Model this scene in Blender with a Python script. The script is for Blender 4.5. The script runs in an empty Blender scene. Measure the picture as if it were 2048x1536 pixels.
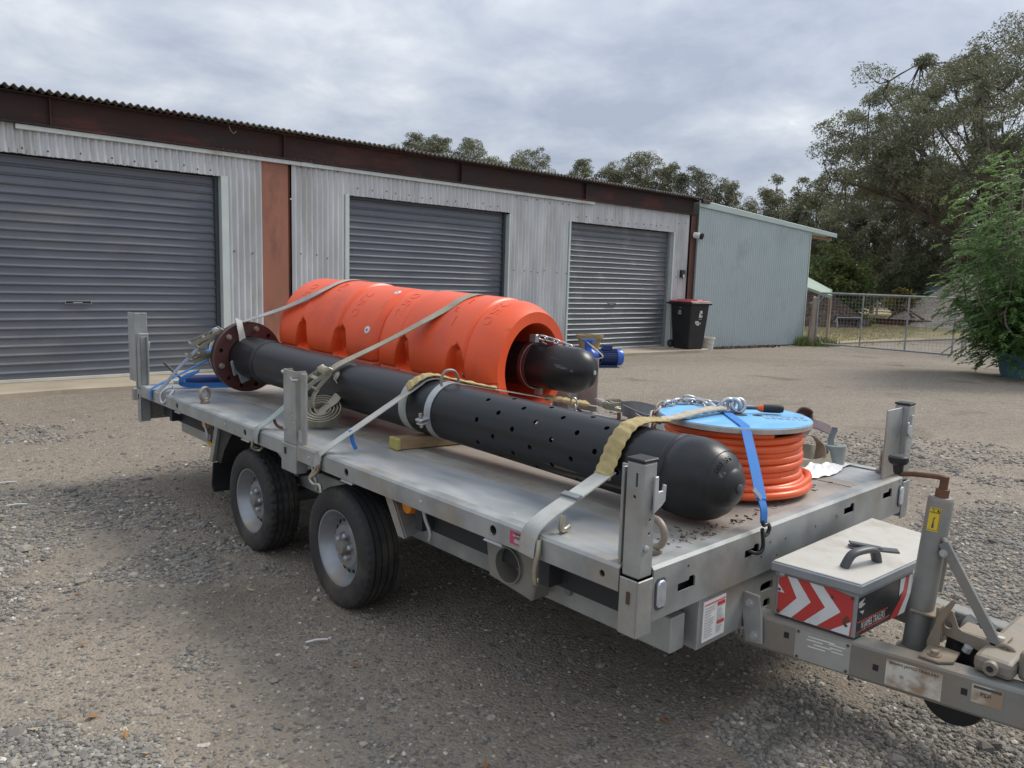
import bpy, bmesh, math, random
import numpy as np
from mathutils import Vector, Matrix

U = 0.8                      # metres per layout unit (all coordinates below are layout units)
rnd = random.Random(7)
scene = bpy.context.scene
col = scene.collection

# ------------------------------------------------------------------ camera
cam = bpy.data.cameras.new('camera')
cam.sensor_width = 36.0
cam.lens = 36.0 * 1538.0 / 2048.0
cam.clip_start = 0.05
cam.clip_end = 2000.0
camo = bpy.data.objects.new('camera', cam)
col.objects.link(camo)
Rw = ((0.74065363, -0.06737166, 0.66850075),
      (-0.67122597, -0.11831946, 0.73174873),
      (0.02979752, -0.99068742, -0.13285535))
camo.matrix_world = Matrix(((Rw[0][0], -Rw[0][1], -Rw[0][2], 0.0),
                            (Rw[1][0], -Rw[1][1], -Rw[1][2], 0.0),
                            (Rw[2][0], -Rw[2][1], -Rw[2][2], 1.68 * U),
                            (0, 0, 0, 1)))
scene.camera = camo

# ------------------------------------------------------------------ world: overcast sky
SUN_EL, SUN_BEAR = math.radians(46), math.radians(104)     # bearing from +Y towards +X
world = bpy.data.worlds.new('World')
scene.world = world
world.use_nodes = True
wn, wl = world.node_tree.nodes, world.node_tree.links
wn.clear()
wout = wn.new('ShaderNodeOutputWorld')
tc = wn.new('ShaderNodeTexCoord')
sep = wn.new('ShaderNodeSeparateXYZ'); wl.new(tc.outputs['Generated'], sep.inputs[0])
zc = wn.new('ShaderNodeMath'); zc.operation = 'MAXIMUM'; wl.new(sep.outputs['Z'], zc.inputs[0]); zc.inputs[1].default_value = 0.0
za = wn.new('ShaderNodeMath'); za.operation = 'ADD'; wl.new(zc.outputs[0], za.inputs[0]); za.inputs[1].default_value = 0.24
dx = wn.new('ShaderNodeMath'); dx.operation = 'DIVIDE'; wl.new(sep.outputs['X'], dx.inputs[0]); wl.new(za.outputs[0], dx.inputs[1])
dy = wn.new('ShaderNodeMath'); dy.operation = 'DIVIDE'; wl.new(sep.outputs['Y'], dy.inputs[0]); wl.new(za.outputs[0], dy.inputs[1])
cmb = wn.new('ShaderNodeCombineXYZ'); wl.new(dx.outputs[0], cmb.inputs[0]); wl.new(dy.outputs[0], cmb.inputs[1])
def wnoise(scale, detail, rough, dist, off):
    mp = wn.new('ShaderNodeMapping'); mp.inputs['Location'].default_value = off
    wl.new(cmb.outputs[0], mp.inputs[0])
    n = wn.new('ShaderNodeTexNoise'); wl.new(mp.outputs[0], n.inputs['Vector'])
    n.inputs['Scale'].default_value = scale; n.inputs['Detail'].default_value = detail
    n.inputs['Roughness'].default_value = rough; n.inputs['Distortion'].default_value = dist
    return n
n1 = wnoise(1.15, 5, 0.5, 0.15, (3.1, 1.7, 0))
n2 = wnoise(3.6, 6, 0.58, 0.2, (9.3, 4.1, 2))
mixn = wn.new('ShaderNodeMath'); mixn.operation = 'MULTIPLY_ADD'
wl.new(n2.outputs[0], mixn.inputs[0]); mixn.inputs[1].default_value = 0.42
sc1 = wn.new('ShaderNodeMath'); sc1.operation = 'MULTIPLY'; wl.new(n1.outputs[0], sc1.inputs[0]); sc1.inputs[1].default_value = 0.58
wl.new(sc1.outputs[0], mixn.inputs[2])
ramp = wn.new('ShaderNodeValToRGB'); wl.new(mixn.outputs[0], ramp.inputs[0])
e = ramp.color_ramp.elements
e[0].position = 0.38; e[0].color = (0.38, 0.425, 0.525, 1)
e[1].position = 0.68; e[1].color = (1.15, 1.15, 1.14, 1)
for p_, c_ in ((0.46, (0.475,0.52,0.605)), (0.53, (0.575,0.615,0.68)), (0.60, (0.71,0.745,0.79))):
    q_ = ramp.color_ramp.elements.new(p_); q_.color = (*c_, 1)
sky = wn.new('ShaderNodeTexSky'); sky.sky_type = 'NISHITA'; sky.sun_disc = False
sky.sun_elevation = SUN_EL; sky.sun_rotation = SUN_BEAR
skm = wn.new('ShaderNodeVectorMath'); skm.operation = 'SCALE'; wl.new(sky.outputs[0], skm.inputs[0]); skm.inputs['Scale'].default_value = 0.10
mx = wn.new('ShaderNodeMix'); mx.data_type = 'RGBA'; mx.inputs['Factor'].default_value = 0.90
wl.new(skm.outputs[0], mx.inputs['A']); wl.new(ramp.outputs[0], mx.inputs['B'])
# overcast sky: brighter overhead than at the horizon
gr = wn.new('ShaderNodeMath'); gr.operation = 'MULTIPLY_ADD'; wl.new(zc.outputs[0], gr.inputs[0])
gr.inputs[1].default_value = 0.45; gr.inputs[2].default_value = 0.49
bg = wn.new('ShaderNodeBackground'); wl.new(mx.outputs['Result'], bg.inputs['Color']); wl.new(gr.outputs[0], bg.inputs['Strength'])
wl.new(bg.outputs[0], wout.inputs['Surface'])

# ------------------------------------------------------------------ sun through cloud
sun = bpy.data.lights.new('sun', 'SUN'); sun.energy = 1.5; sun.angle = math.radians(22); sun.color = (1.0, 0.95, 0.87)
suno = bpy.data.objects.new('sun', sun); col.objects.link(suno)
sd = Vector((math.sin(SUN_BEAR) * math.cos(SUN_EL), math.cos(SUN_BEAR) * math.cos(SUN_EL), math.sin(SUN_EL)))
suno.rotation_euler = sd.to_track_quat('Z', 'Y').to_euler()
suno.location = (0, 0, 30)

scene.view_settings.view_transform = 'Standard'
scene.view_settings.look = 'None'
scene.view_settings.exposure = 1.0
scene.view_settings.gamma = 1.0

# ------------------------------------------------------------------ geometry helpers
V = Vector
def v3(p): return Vector(p)

class G:
    """collects world-space faces of one part (layout units)"""
    def __init__(s): s.v = []; s.f = []
    def add(s, vs, fs):
        o = len(s.v); s.v.extend([tuple(p) for p in vs]); s.f.extend([tuple(i + o for i in f) for f in fs]); return s
    def box(s, x0, x1, y0, y1, z0, z1):
        return s.add([(x0,y0,z0),(x1,y0,z0),(x1,y1,z0),(x0,y1,z0),(x0,y0,z1),(x1,y0,z1),(x1,y1,z1),(x0,y1,z1)],
                     [(0,3,2,1),(4,5,6,7),(0,1,5,4),(1,2,6,5),(2,3,7,6),(3,0,4,7)])
    def obox(s, c, a, b, n):
        """box from centre and three half-axis vectors"""
        c, a, b, n = V(c), V(a), V(b), V(n)
        if a.cross(b).dot(n) < 0: a = -a
        vs = [c + sx*a + sy*b + sz*n for sz in (-1,1) for sx, sy in ((-1,-1),(1,-1),(1,1),(-1,1))]
        return s.add(vs, [(0,3,2,1),(4,5,6,7),(0,1,5,4),(1,2,6,5),(2,3,7,6),(3,0,4,7)])
    def bar(s, p, q, w, h, up=(0,0,1)):
        """rectangular bar from p to q, width w (sideways), height h (along up)"""
        p, q = V(p), V(q); d = (q - p); L = d.length; d.normalize()
        sd_ = d.cross(V(up)); 
        if sd_.length < 1e-5: sd_ = d.cross(V((1,0,0)))
        sd_.normalize(); u = sd_.cross(d)
        return s.obox((p+q)/2, d*L/2, sd_*w/2, u*h/2)
    def prism(s, pts, vec):
        """extrude a planar polygon (3D points) along vec"""
        n = len(pts); a = [V(p) for p in pts]; e_ = V(vec)
        nrm = V((0,0,0))
        for i in range(n): nrm += a[i].cross(a[(i+1) % n])
        if nrm.dot(e_) > 0: a.reverse()
        b = [p + e_ for p in a]
        return s.add(a + b, [tuple(range(n)), tuple(range(2*n-1, n-1, -1))] + [(i, i+n, (i+1) % n + n, (i+1) % n) for i in range(n)])
    def tube(s, pts, r, n=10, closed=False, caps=True, ell=None, up=None):
        """round tube along a polyline; r number or list"""
        P = [V(p) for p in pts]; m = len(P)
        rs = r if isinstance(r, (list, tuple)) else [r]*m
        T = []
        for i in range(m):
            if closed: t = P[(i+1) % m] - P[i-1]
            else: t = P[min(i+1, m-1)] - P[max(i-1, 0)]
            if t.length < 1e-9: t = V((0,0,1))
            T.append(t.normalized())
        u = V(up) if up else (V((0,0,1)) if abs(T[0].z) < 0.9 else V((1,0,0)))
        u = (u - T[0]*u.dot(T[0])).normalized()
        vs = []
        for i in range(m):
            if i:
                ax = T[i-1].cross(T[i])
                if ax.length > 1e-7:
                    u = Matrix.Rotation(T[i-1].angle(T[i]), 3, ax) @ u
            w = T[i].cross(u).normalized()
            for k in range(n):
                a = 2*math.pi*k/n
                ru, rw = (rs[i], rs[i]) if ell is None else (rs[i]*ell[0], rs[i]*ell[1])
                vs.append(P[i] + u*math.cos(a)*ru + w*math.sin(a)*rw)
        fs = []
        rng = m if closed else m-1
        for i in range(rng):
            j = (i+1) % m
            for k in range(n):
                k2 = (k+1) % n
                fs.append((i*n+k, i*n+k2, j*n+k2, j*n+k))
        if caps and not closed:
            fs.append(tuple(range(n-1, -1, -1))); fs.append(tuple((m-1)*n+k for k in range(n)))
        return s.add(vs, fs)
    def lathe(s, A, d, prof, n=32, caps=True, a0=0, a1=2*math.pi):
        """revolve (l, r) profile about the axis A + l*d"""
        A, d = V(A), V(d).normalized()
        u = d.cross(V((0,0,1)))
        if u.length < 1e-4: u = V((1,0,0))
        u.normalize(); w = u.cross(d)
        full = abs(a1 - a0 - 2*math.pi) < 1e-6
        nn = n if full else n+1
        vs = []
        for l, r in prof:
            for k in range(nn):
                a = a0 + (a1-a0)*k/n
                vs.append(A + d*l + u*math.cos(a)*r + w*math.sin(a)*r)
        fs = []; m = len(prof)
        for i in range(m-1):
            for k in range(n):
                k2 = (k+1) % nn
                fs.append((i*nn+k, (i+1)*nn+k, (i+1)*nn+k2, i*nn+k2))
        if caps and full:
            if prof[0][1] > 1e-6: fs.append(tuple(range(nn)))
            if prof[-1][1] > 1e-6: fs.append(tuple((m-1)*nn+k for k in range(nn-1, -1, -1)))
        return s.add(vs, fs)
    def ribbon(s, pts, wdir, w, t=0.004, res=0):
        """flat strap along pts; wdir = width direction (one vector or one per point)"""
        P = [V(p) for p in pts]
        W = [V(wdir)]*len(P) if not isinstance(wdir, list) else [V(q) for q in wdir]
        if res: P, W = smooth(P, res), smooth(W, res)
        m = len(P); vs = []; fs = []
        for i in range(m):
            T = (P[min(i+1,m-1)] - P[max(i-1,0)]).normalized()
            ww = W[i] - T*W[i].dot(T)
            if ww.length < 1e-6: ww = T.orthogonal()
            ww.normalize(); nn = T.cross(ww)
            for a, b in ((-1,-1),(1,-1),(1,1),(-1,1)):
                vs.append(P[i] + ww*a*w/2 + nn*b*t/2)
        for i in range(m-1):
            for k in range(4):
                k2 = (k+1) % 4
                fs.append((i*4+k, i*4+k2, (i+1)*4+k2, (i+1)*4+k))
        fs.append((3,2,1,0)); fs.append(tuple((m-1)*4+k for k in range(4)))
        return s.add(vs, fs)
    def sphere(s, c, r, n=12, m=8, sc=(1,1,1)):
        prof = [(-math.cos(math.pi*i/m)*r, math.sin(math.pi*i/m)*r) for i in range(m+1)]
        o = len(s.v)
        s.lathe((0,0,0), (0,0,1), [(l, max(q, 1e-4*r)) for l, q in prof], n, caps=True)
        for i in range(o, len(s.v)):
            p = s.v[i]; s.v[i] = (c[0]+p[0]*sc[0], c[1]+p[1]*sc[1], c[2]+p[2]*sc[2])
        return s
    def grid(s, fn, nu, nv, wrap_u=False):
        vs = [fn(i, j) for j in range(nv) for i in range(nu)]
        fs = []
        for j in range(nv-1):
            for i in range(nu if wrap_u else nu-1):
                i2 = (i+1) % nu
                fs.append((j*nu+i, j*nu+i2, (j+1)*nu+i2, (j+1)*nu+i))
        return s.add(vs, fs)

def smooth(P, k):
    """Catmull-Rom resample"""
    out = []
    m = len(P)
    for i in range(m-1):
        p0, p1, p2, p3 = P[max(i-1,0)], P[i], P[i+1], P[min(i+2,m-1)]
        for j in range(k):
            t = j/k
            out.append(0.5*((2*p1) + (p2-p0)*t + (2*p0-5*p1+4*p2-p3)*t*t + (3*p1-p0-3*p2+p3)*t**3))
    out.append(P[-1].copy()); return out

def setp(o, label=None, cat=None, group=None, kind=None):
    if label: o['label'] = label
    if cat: o['category'] = cat
    if group: o['group'] = group
    if kind: o['kind'] = kind
    return o

def thing(name, loc, label, cat, group=None):
    o = bpy.data.objects.new(name, None); col.objects.link(o)
    o.empty_display_size = 0.1
    o.location = V(loc)*U
    o['_b'] = tuple(loc)
    return setp(o, label, cat, group)

def finish(me, smoothang):
    if smoothang is not None:
        me.polygons.foreach_set('use_smooth', np.ones(len(me.polygons), dtype=bool))
        me.set_sharp_from_angle(angle=math.radians(smoothang))

def base_of(o):
    return V(o['_b']) if o is not None and '_b' in o else V((0,0,0))

def part(name, g, mat, parent=None, sm=None, bev=0, origin=None, segs=1):
    """links G (or a ready mesh in layout units) as ONE mesh object; children are stored relative to their parent's base"""
    b = V(origin) if origin is not None else (base_of(parent) if parent is not None else V((0,0,0)))
    me = bpy.data.meshes.new(name)
    me.from_pydata([((p[0]-b.x)*U, (p[1]-b.y)*U, (p[2]-b.z)*U) for p in g.v], [], g.f)
    me.update()
    finish(me, sm)
    me.materials.append(mat)
    o = bpy.data.objects.new(name, me); col.objects.link(o)
    o['_b'] = tuple(b)
    if parent is not None:
        o.parent = parent
        o.location = (b - base_of(parent))*U
    else:
        o.location = b*U
    if bev:
        m = o.modifiers.new('bevel', 'BEVEL'); m.width = bev*U; m.segments = segs; m.limit_method = 'ANGLE'; m.angle_limit = math.radians(35)
        m.harden_normals = False
    return o

def copy_tree(o, parent=None):
    c = o.copy(); col.objects.link(c)
    if parent is not None: c.parent = parent
    for ch in list(o.children): copy_tree(ch, c)
    return c

def shift(o, d):
    o.location = o.location + V(d)*U

def text_geo(txt, size, fn, extrude=0.0, align='CENTER'):
    """letters as filled outlines, each point mapped by fn(x, y) to layout space"""
    cu = bpy.data.curves.new('lettering', 'FONT'); cu.body = txt; cu.size = size
    cu.align_x = align; cu.align_y = 'CENTER'; cu.resolution_u = 3
    ob = bpy.data.objects.new('lettering', cu); col.objects.link(ob)
    bpy.context.view_layer.update()
    dg = bpy.context.evaluated_depsgraph_get()
    me = bpy.data.meshes.new_from_object(ob.evaluated_get(dg))
    g = G()
    g.add([fn(v.co.x, v.co.y) for v in me.vertices], [tuple(p.vertices) for p in me.polygons])
    bpy.data.objects.remove(ob); bpy.data.curves.remove(cu); bpy.data.meshes.remove(me)
    return g

def plane_fn(o, ax, ay):
    o, ax, ay = V(o), V(ax), V(ay)
    return lambda x, y: o + ax*x + ay*y
# ------------------------------------------------------------------ materials
def mat(name, c1, c2=None, scale=6, rough=0.5, metal=0.0, bump=0.0, bscale=60, dirt=None, dscale=2.0, damt=0.5,
        stretch=(1,1,1), detail=5, spec=0.5, rvar=0.12, lo=0.35, hi=0.65, speck=None, coat=0.0, topdust=0.0, scratch=None):
    m = bpy.data.materials.new(name); m.use_nodes = True
    n, l = m.node_tree.nodes, m.node_tree.links
    b = n['Principled BSDF']
    b.inputs['Roughness'].default_value = rough; b.inputs['Metallic'].default_value = metal
    b.inputs['Specular IOR Level'].default_value = spec
    if coat: b.inputs['Coat Weight'].default_value = coat; b.inputs['Coat Roughness'].default_value = 0.2
    t = n.new('ShaderNodeTexCoord'); mp = n.new('ShaderNodeMapping'); l.new(t.outputs['Object'], mp.inputs[0])
    mp.inputs['Scale'].default_value = stretch
    def noise(sc, det=detail, ro=0.55):
        q = n.new('ShaderNodeTexNoise'); l.new(mp.outputs[0], q.inputs['Vector'])
        q.inputs['Scale'].default_value = sc; q.inputs['Detail'].default_value = det; q.inputs['Roughness'].default_value = ro
        return q
    def rmp(src, a, b_, ca, cb):
        r = n.new('ShaderNodeValToRGB'); l.new(src, r.inputs[0])
        r.color_ramp.elements[0].position = a; r.color_ramp.elements[0].color = ca
        r.color_ramp.elements[1].position = b_; r.color_ramp.elements[1].color = cb
        return r
    c2 = c2 or tuple(x*0.82 for x in c1)
    q = noise(scale)
    r = rmp(q.outputs[0], lo, hi, (*c1, 1), (*c2, 1))
    outc = r.outputs[0]
    if dirt:
        dn = noise(dscale, 8, 0.65)
        dr = rmp(dn.outputs[0], 0.60 - 0.25*damt, 0.80 - 0.15*damt, (0,0,0,1), (1,1,1,1))
        mx_ = n.new('ShaderNodeMix'); mx_.data_type = 'RGBA'
        l.new(dr.outputs[0], mx_.inputs['Factor']); l.new(outc, mx_.inputs['A']); mx_.inputs['B'].default_value = (*dirt, 1)
        outc = mx_.outputs['Result']
    if speck:
        sn = noise(speck[1], 3, 0.6)
        sr = rmp(sn.outputs[0], speck[2], speck[2]+0.05, (0,0,0,1), (1,1,1,1))
        mx2 = n.new('ShaderNodeMix'); mx2.data_type = 'RGBA'
        l.new(sr.outputs[0], mx2.inputs['Factor']); l.new(outc, mx2.inputs['A']); mx2.inputs['B'].default_value = (*speck[0], 1)
        outc = mx2.outputs['Result']
    if scratch:
        m2 = n.new('ShaderNodeMapping'); l.new(t.outputs['Object'], m2.inputs[0]); m2.inputs['Scale'].default_value = scratch[1]; m2.inputs['Rotation'].default_value = (0.03, 0, 0.02)
        q2 = n.new('ShaderNodeTexNoise'); l.new(m2.outputs[0], q2.inputs['Vector']); q2.inputs['Scale'].default_value = 1.0; q2.inputs['Detail'].default_value = 3
        r2 = rmp(q2.outputs[0], scratch[2], scratch[2]+0.03, (0,0,0,1), (scratch[3],)*3+(1,))
        mx4 = n.new('ShaderNodeMix'); mx4.data_type = 'RGBA'; l.new(r2.outputs[0], mx4.inputs['Factor']); l.new(outc, mx4.inputs['A']); mx4.inputs['B'].default_value = (*scratch[0], 1)
        outc = mx4.outputs['Result']
    if topdust:
        ge = n.new('ShaderNodeNewGeometry'); sz = n.new('ShaderNodeSeparateXYZ'); l.new(ge.outputs['Normal'], sz.inputs[0])
        tn_ = noise(5.0, 8, 0.65)
        ad = n.new('ShaderNodeMath'); ad.operation = 'MULTIPLY_ADD'; l.new(tn_.outputs[0], ad.inputs[0]); ad.inputs[1].default_value = 0.9; l.new(sz.outputs['Z'], ad.inputs[2])
        tr_ = rmp(ad.outputs[0], 1.10, 1.50, (0,0,0,1), (topdust,topdust,topdust,1))
        mx3 = n.new('ShaderNodeMix'); mx3.data_type = 'RGBA'
        l.new(tr_.outputs[0], mx3.inputs['Factor']); l.new(outc, mx3.inputs['A']); mx3.inputs['B'].default_value = (0.42,0.315,0.205,1)
        outc = mx3.outputs['Result']
    l.new(outc, b.inputs['Base Color'])
    if rvar:
        rr = n.new('ShaderNodeMapRange'); l.new(q.outputs[0], rr.inputs[0])
        rr.inputs['From Min'].default_value = 0.3; rr.inputs['From Max'].default_value = 0.7
        rr.inputs['To Min'].default_value = max(0.05, rough-rvar); rr.inputs['To Max'].default_value = min(1, rough+rvar)
        l.new(rr.outputs[0], b.inputs['Roughness'])
    if bump:
        bn = noise(bscale, 4, 0.6)
        bp = n.new('ShaderNodeBump'); bp.inputs['Strength'].default_value = bump; bp.inputs['Distance'].default_value = 0.01
        l.new(bn.outputs[0], bp.inputs['Height']); l.new(bp.outputs[0], b.inputs['Normal'])
    return m

M = {}
DUST = (0.30, 0.235, 0.165)
M['galv'] = mat('galvanised_steel', (0.265,0.280,0.278), (0.385,0.398,0.388), 7, 0.48, 0.40, 0.05, 90, DUST, 2.6, 0.32, detail=8, topdust=0.75, speck=((0.17,0.165,0.15), 13, 0.70))
M['galv_clean'] = mat('galvanised_bright', (0.38,0.40,0.41), (0.47,0.49,0.50), 14, 0.45, 0.45, 0.04, 120, detail=8)
M['galv_dusty'] = mat('galvanised_dusty', (0.195,0.200,0.190), (0.285,0.28,0.255), 7, 0.55, 0.35, 0.08, 90, (0.215,0.165,0.115), 3.5, 0.65, detail=8, topdust=0.7)
M['cast_dusty'] = mat('dusty_cast_steel', (0.20,0.185,0.16), (0.28,0.25,0.205), 9, 0.65, 0.25, 0.08, 80, (0.26,0.195,0.13), 4, 0.7)
M['deck_grey'] = mat('worn_grey_deck', (0.30,0.322,0.338), (0.42,0.43,0.43), 3.5, 0.42, 0.25, 0.03, 120, (0.37,0.32,0.25), 1.8, 0.45, stretch=(2.2,0.7,1), detail=9, speck=((0.55,0.55,0.54), 26, 0.70))
M['deck_ply'] = mat('phenolic_plywood_deck', (0.205,0.168,0.150), (0.29,0.255,0.228), 3.0, 0.5, 0.0, 0.05, 120, (0.40,0.365,0.31), 1.7, 0.85, stretch=(1.5,0.8,1), detail=9)
M['tread'] = mat('ribbed_alloy_strip', (0.47,0.45,0.40), (0.55,0.53,0.48), 8, 0.5, 0.35, 0.0, 1, DUST, 4, 0.5)
M['shade_dark'] = mat('painted_shade_dark', (0.018,0.021,0.026), (0.03,0.032,0.035), 5, 0.7, 0.0)  # near-black colour paints in the shade under the deck and inside openings
M['hdpe'] = mat('black_polyethylene', (0.0085,0.0095,0.0115), (0.014,0.015,0.017), 3.0, 0.36, 0.0, 0.03, 70, (0.050,0.045,0.036), 1.3, 0.14, stretch=(1,0.10,1), detail=8, rvar=0.10, spec=0.42, scratch=((0.14,0.125,0.10), (26,1.1,26), 0.665, 0.7), speck=((0.075,0.07,0.06), 16, 0.72))
M['hdpe_in'] = mat('pipe_bore', (0.008,0.008,0.009), None, 3, 0.7)
M['float'] = mat('orange_polyethylene', (0.80,0.100,0.024), (0.70,0.080,0.022), 2.2, 0.42, 0.0, 0.05, 160, (0.50,0.075,0.035), 2.6, 0.40, rvar=0.06, scratch=((0.30,0.06,0.035), (7,14,7), 0.70, 0.5))
M['hose'] = mat('orange_hose', (0.80,0.125,0.028), (0.70,0.10,0.025), 5, 0.38, 0.0, 0.0, 1, (0.55,0.13,0.05), 5, 0.3)
M['drum_blue'] = mat('blue_painted_plywood', (0.13,0.40,0.72), (0.19,0.47,0.77), 5, 0.5, 0.0, 0.06, 60, (0.45,0.50,0.52), 4.5, 0.25, stretch=(1,3,1), speck=((0.55,0.52,0.45), 16, 0.72))
M['ply_edge'] = mat('chipped_plywood_edge', (0.52,0.49,0.44), (0.36,0.32,0.27), 14, 0.75, 0.0, 0.2, 40, (0.20,0.36,0.55), 10, 0.45)
M['strap_tan'] = mat('tan_webbing', (0.37,0.34,0.265), (0.29,0.265,0.205), 12, 0.85, 0.0, 0.25, 260, (0.22,0.19,0.14), 4, 0.4)
M['strap_grey'] = mat('grey_webbing', (0.42,0.43,0.41), (0.33,0.335,0.32), 12, 0.85, 0.0, 0.25, 260, (0.34,0.29,0.21), 4, 0.4)
M['strap_dark'] = mat('slate_webbing', (0.16,0.18,0.195), (0.22,0.24,0.25), 12, 0.85, 0.0, 0.25, 260)
M['strap_bluegrey'] = mat('faded_blue_webbing', (0.20,0.25,0.33), (0.32,0.34,0.36), 7, 0.85, 0.0, 0.25, 260)
M['strap_green'] = mat('faded_green_webbing', (0.22,0.28,0.28), (0.33,0.35,0.32), 8, 0.85, 0.0, 0.25, 260)
M['strap_blue'] = mat('blue_webbing', (0.035,0.17,0.50), (0.05,0.22,0.58), 10, 0.75, 0.0, 0.2, 260)
M['sleeve'] = mat('yellow_wear_sleeve', (0.47,0.37,0.17), (0.36,0.285,0.135), 14, 0.9, 0.0, 0.6, 38, (0.26,0.21,0.12), 6, 0.4)
M['sleeve_white'] = mat('off_white_rope_sleeve', (0.52,0.47,0.38), (0.44,0.39,0.31), 14, 0.9, 0.0, 0.5, 110)
M['rope'] = mat('white_rope', (0.7,0.68,0.6), (0.6,0.57,0.5), 20, 0.9)
M['zinc'] = mat('zinc_plated_steel', (0.47,0.44,0.34), (0.36,0.345,0.29), 16, 0.38, 0.75, 0.0, 1, (0.22,0.17,0.11), 9, 0.35)
M['chain'] = mat('galvanised_chain', (0.60,0.61,0.62), (0.48,0.48,0.48), 20, 0.35, 0.8)
M['chain_rust'] = mat('rusty_chain', (0.33,0.21,0.15), (0.5,0.46,0.42), 14, 0.5, 0.6)
M['rusty'] = mat('rusted_steel', (0.16,0.075,0.042), (0.10,0.05,0.032), 12, 0.75, 0.2, 0.15, 60)
M['eyebolt'] = mat('dull_forged_eye', (0.33,0.29,0.25), (0.20,0.15,0.12), 10, 0.55, 0.4)
M['hook'] = mat('black_wire_hook', (0.015,0.017,0.02), None, 8, 0.4)
M['flange'] = mat('red_oxide_flange', (0.085,0.030,0.030), (0.13,0.046,0.042), 6, 0.38, 0.1, 0.05, 70, (0.045,0.03,0.028), 3, 0.5)
M['black'] = mat('black_rubber', (0.015,0.016,0.018), None, 6, 0.55)
M['tyre'] = mat('tyre_rubber', (0.020,0.020,0.021), (0.034,0.032,0.030), 7, 0.75, 0.0, 0.15, 90, (0.085,0.073,0.06), 3.2, 0.45)
M['rim'] = mat('silver_wheel', (0.31,0.325,0.35), (0.26,0.27,0.29), 9, 0.42, 0.5, 0.0, 1, (0.30,0.26,0.21), 6, 0.35)
M['amber'] = mat('amber_lens', (0.75,0.26,0.015), None, 10, 0.25)
M['lens'] = mat('clear_lens', (0.72,0.76,0.82), (0.5,0.53,0.6), 30, 0.08, 0.6)
M['yellow'] = mat('yellow_plastic', (0.55,0.33,0.03), None, 10, 0.5)
M['lidmetal'] = mat('pale_painted_lid', (0.55,0.53,0.48), (0.45,0.43,0.385), 10, 0.5, 0.1, 0.04, 90, (0.36,0.32,0.26), 6, 0.45)
M['boxgrey'] = mat('grey_powder_coat', (0.25,0.275,0.295), (0.30,0.32,0.335), 10, 0.4, 0.3)
M['red_panel'] = mat('red_reflective', (0.50,0.045,0.04), (0.44,0.04,0.04), 8, 0.4, 0.0, 0.0, 1, (0.30,0.08,0.06), 7, 0.25)
M['white_panel'] = mat('white_reflective', (0.68,0.70,0.72), (0.60,0.62,0.63), 14, 0.4, 0.0, 0.0, 1, (0.45,0.42,0.38), 7, 0.25)
M['black_panel'] = mat('black_film', (0.014,0.016,0.02), (0.05,0.05,0.05), 4, 0.35)
M['white_print'] = mat('white_print', (0.75,0.75,0.74), None, 10, 0.5)
M['black_print'] = mat('black_print', (0.03,0.03,0.03), None, 10, 0.5)
M['red_print'] = mat('red_print', (0.52,0.05,0.05), None, 10, 0.5)
M['pink_print'] = mat('magenta_label', (0.50,0.05,0.13), (0.42,0.05,0.11), 10, 0.5)
M['yellow_print'] = mat('yellow_label', (0.72,0.50,0.03), (0.66,0.47,0.04), 10, 0.45)
M['grey_print'] = mat('faint_grey_print', (0.40,0.41,0.41), None, 10, 0.6)
M['white_label'] = mat('white_label', (0.70,0.70,0.69), (0.63,0.62,0.60), 10, 0.5)
M['dusty_label'] = mat('dusty_label', (0.55,0.52,0.46), (0.30,0.22,0.15), 16, 0.6, lo=0.42, hi=0.6)
M['id_plate'] = mat('aluminium_id_plate', (0.33,0.335,0.315), (0.38,0.38,0.36), 20, 0.45, 0.3)
M['handle'] = mat('grey_plastic_handle', (0.075,0.08,0.085), None, 10, 0.5)
M['timber'] = mat('rough_sawn_timber', (0.34,0.235,0.13), (0.25,0.165,0.085), 5, 0.8, 0.0, 0.2, 40, (0.20,0.15,0.10), 5, 0.3, stretch=(1,5,5))
M['timber_end'] = mat('yellow_painted_end', (0.50,0.42,0.10), (0.38,0.33,0.13), 16, 0.8, 0.0, 0.2, 60)
M['plastic_wrap'] = mat('crumpled_white_plastic', (0.78,0.79,0.80), (0.62,0.64,0.66), 18, 0.3)
M['leaf_litter'] = mat('dry_leaf_litter', (0.14,0.085,0.05), (0.07,0.045,0.03), 30, 0.9)
M['dull_purple'] = mat('dull_purple_webbing', (0.19,0.145,0.15), (0.12,0.10,0.10), 10, 0.85)
# buildings
M['zincwall'] = mat('weathered_corrugated_zinc', (0.46,0.475,0.49), (0.62,0.63,0.64), 2.2, 0.42, 0.30, 0.03, 50, (0.38,0.36,0.335), 1.6, 0.42, stretch=(1.6,1.6,0.35), detail=8)
M['door'] = mat('slate_roller_door', (0.125,0.138,0.165), (0.15,0.163,0.19), 2.5, 0.42, 0.15, 0.0, 1, (0.20,0.20,0.20), 1.4, 0.25, stretch=(0.5,1,1.2))
M['door3'] = mat('grey_roller_door', (0.132,0.144,0.165), (0.16,0.172,0.19), 2.5, 0.42, 0.2, 0.0, 1, (0.28,0.28,0.28), 1.4, 0.25)
M['doorguide'] = mat('dark_door_guide', (0.06,0.07,0.085), None, 4, 0.5, 0.2)
M['cream_rail'] = mat('cream_bottom_rail', (0.60,0.58,0.50), None, 5, 0.5)
M['trim'] = mat('pale_flashing', (0.56,0.62,0.60), (0.50,0.56,0.54), 4, 0.5, 0.1)
M['fascia'] = mat('rust_painted_beam', (0.022,0.014,0.014), (0.055,0.024,0.020), 1.6, 0.7, 0.1, 0.15, 30, (0.155,0.042,0.026), 1.15, 0.34, stretch=(0.6,1,2.2), detail=8)
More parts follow.
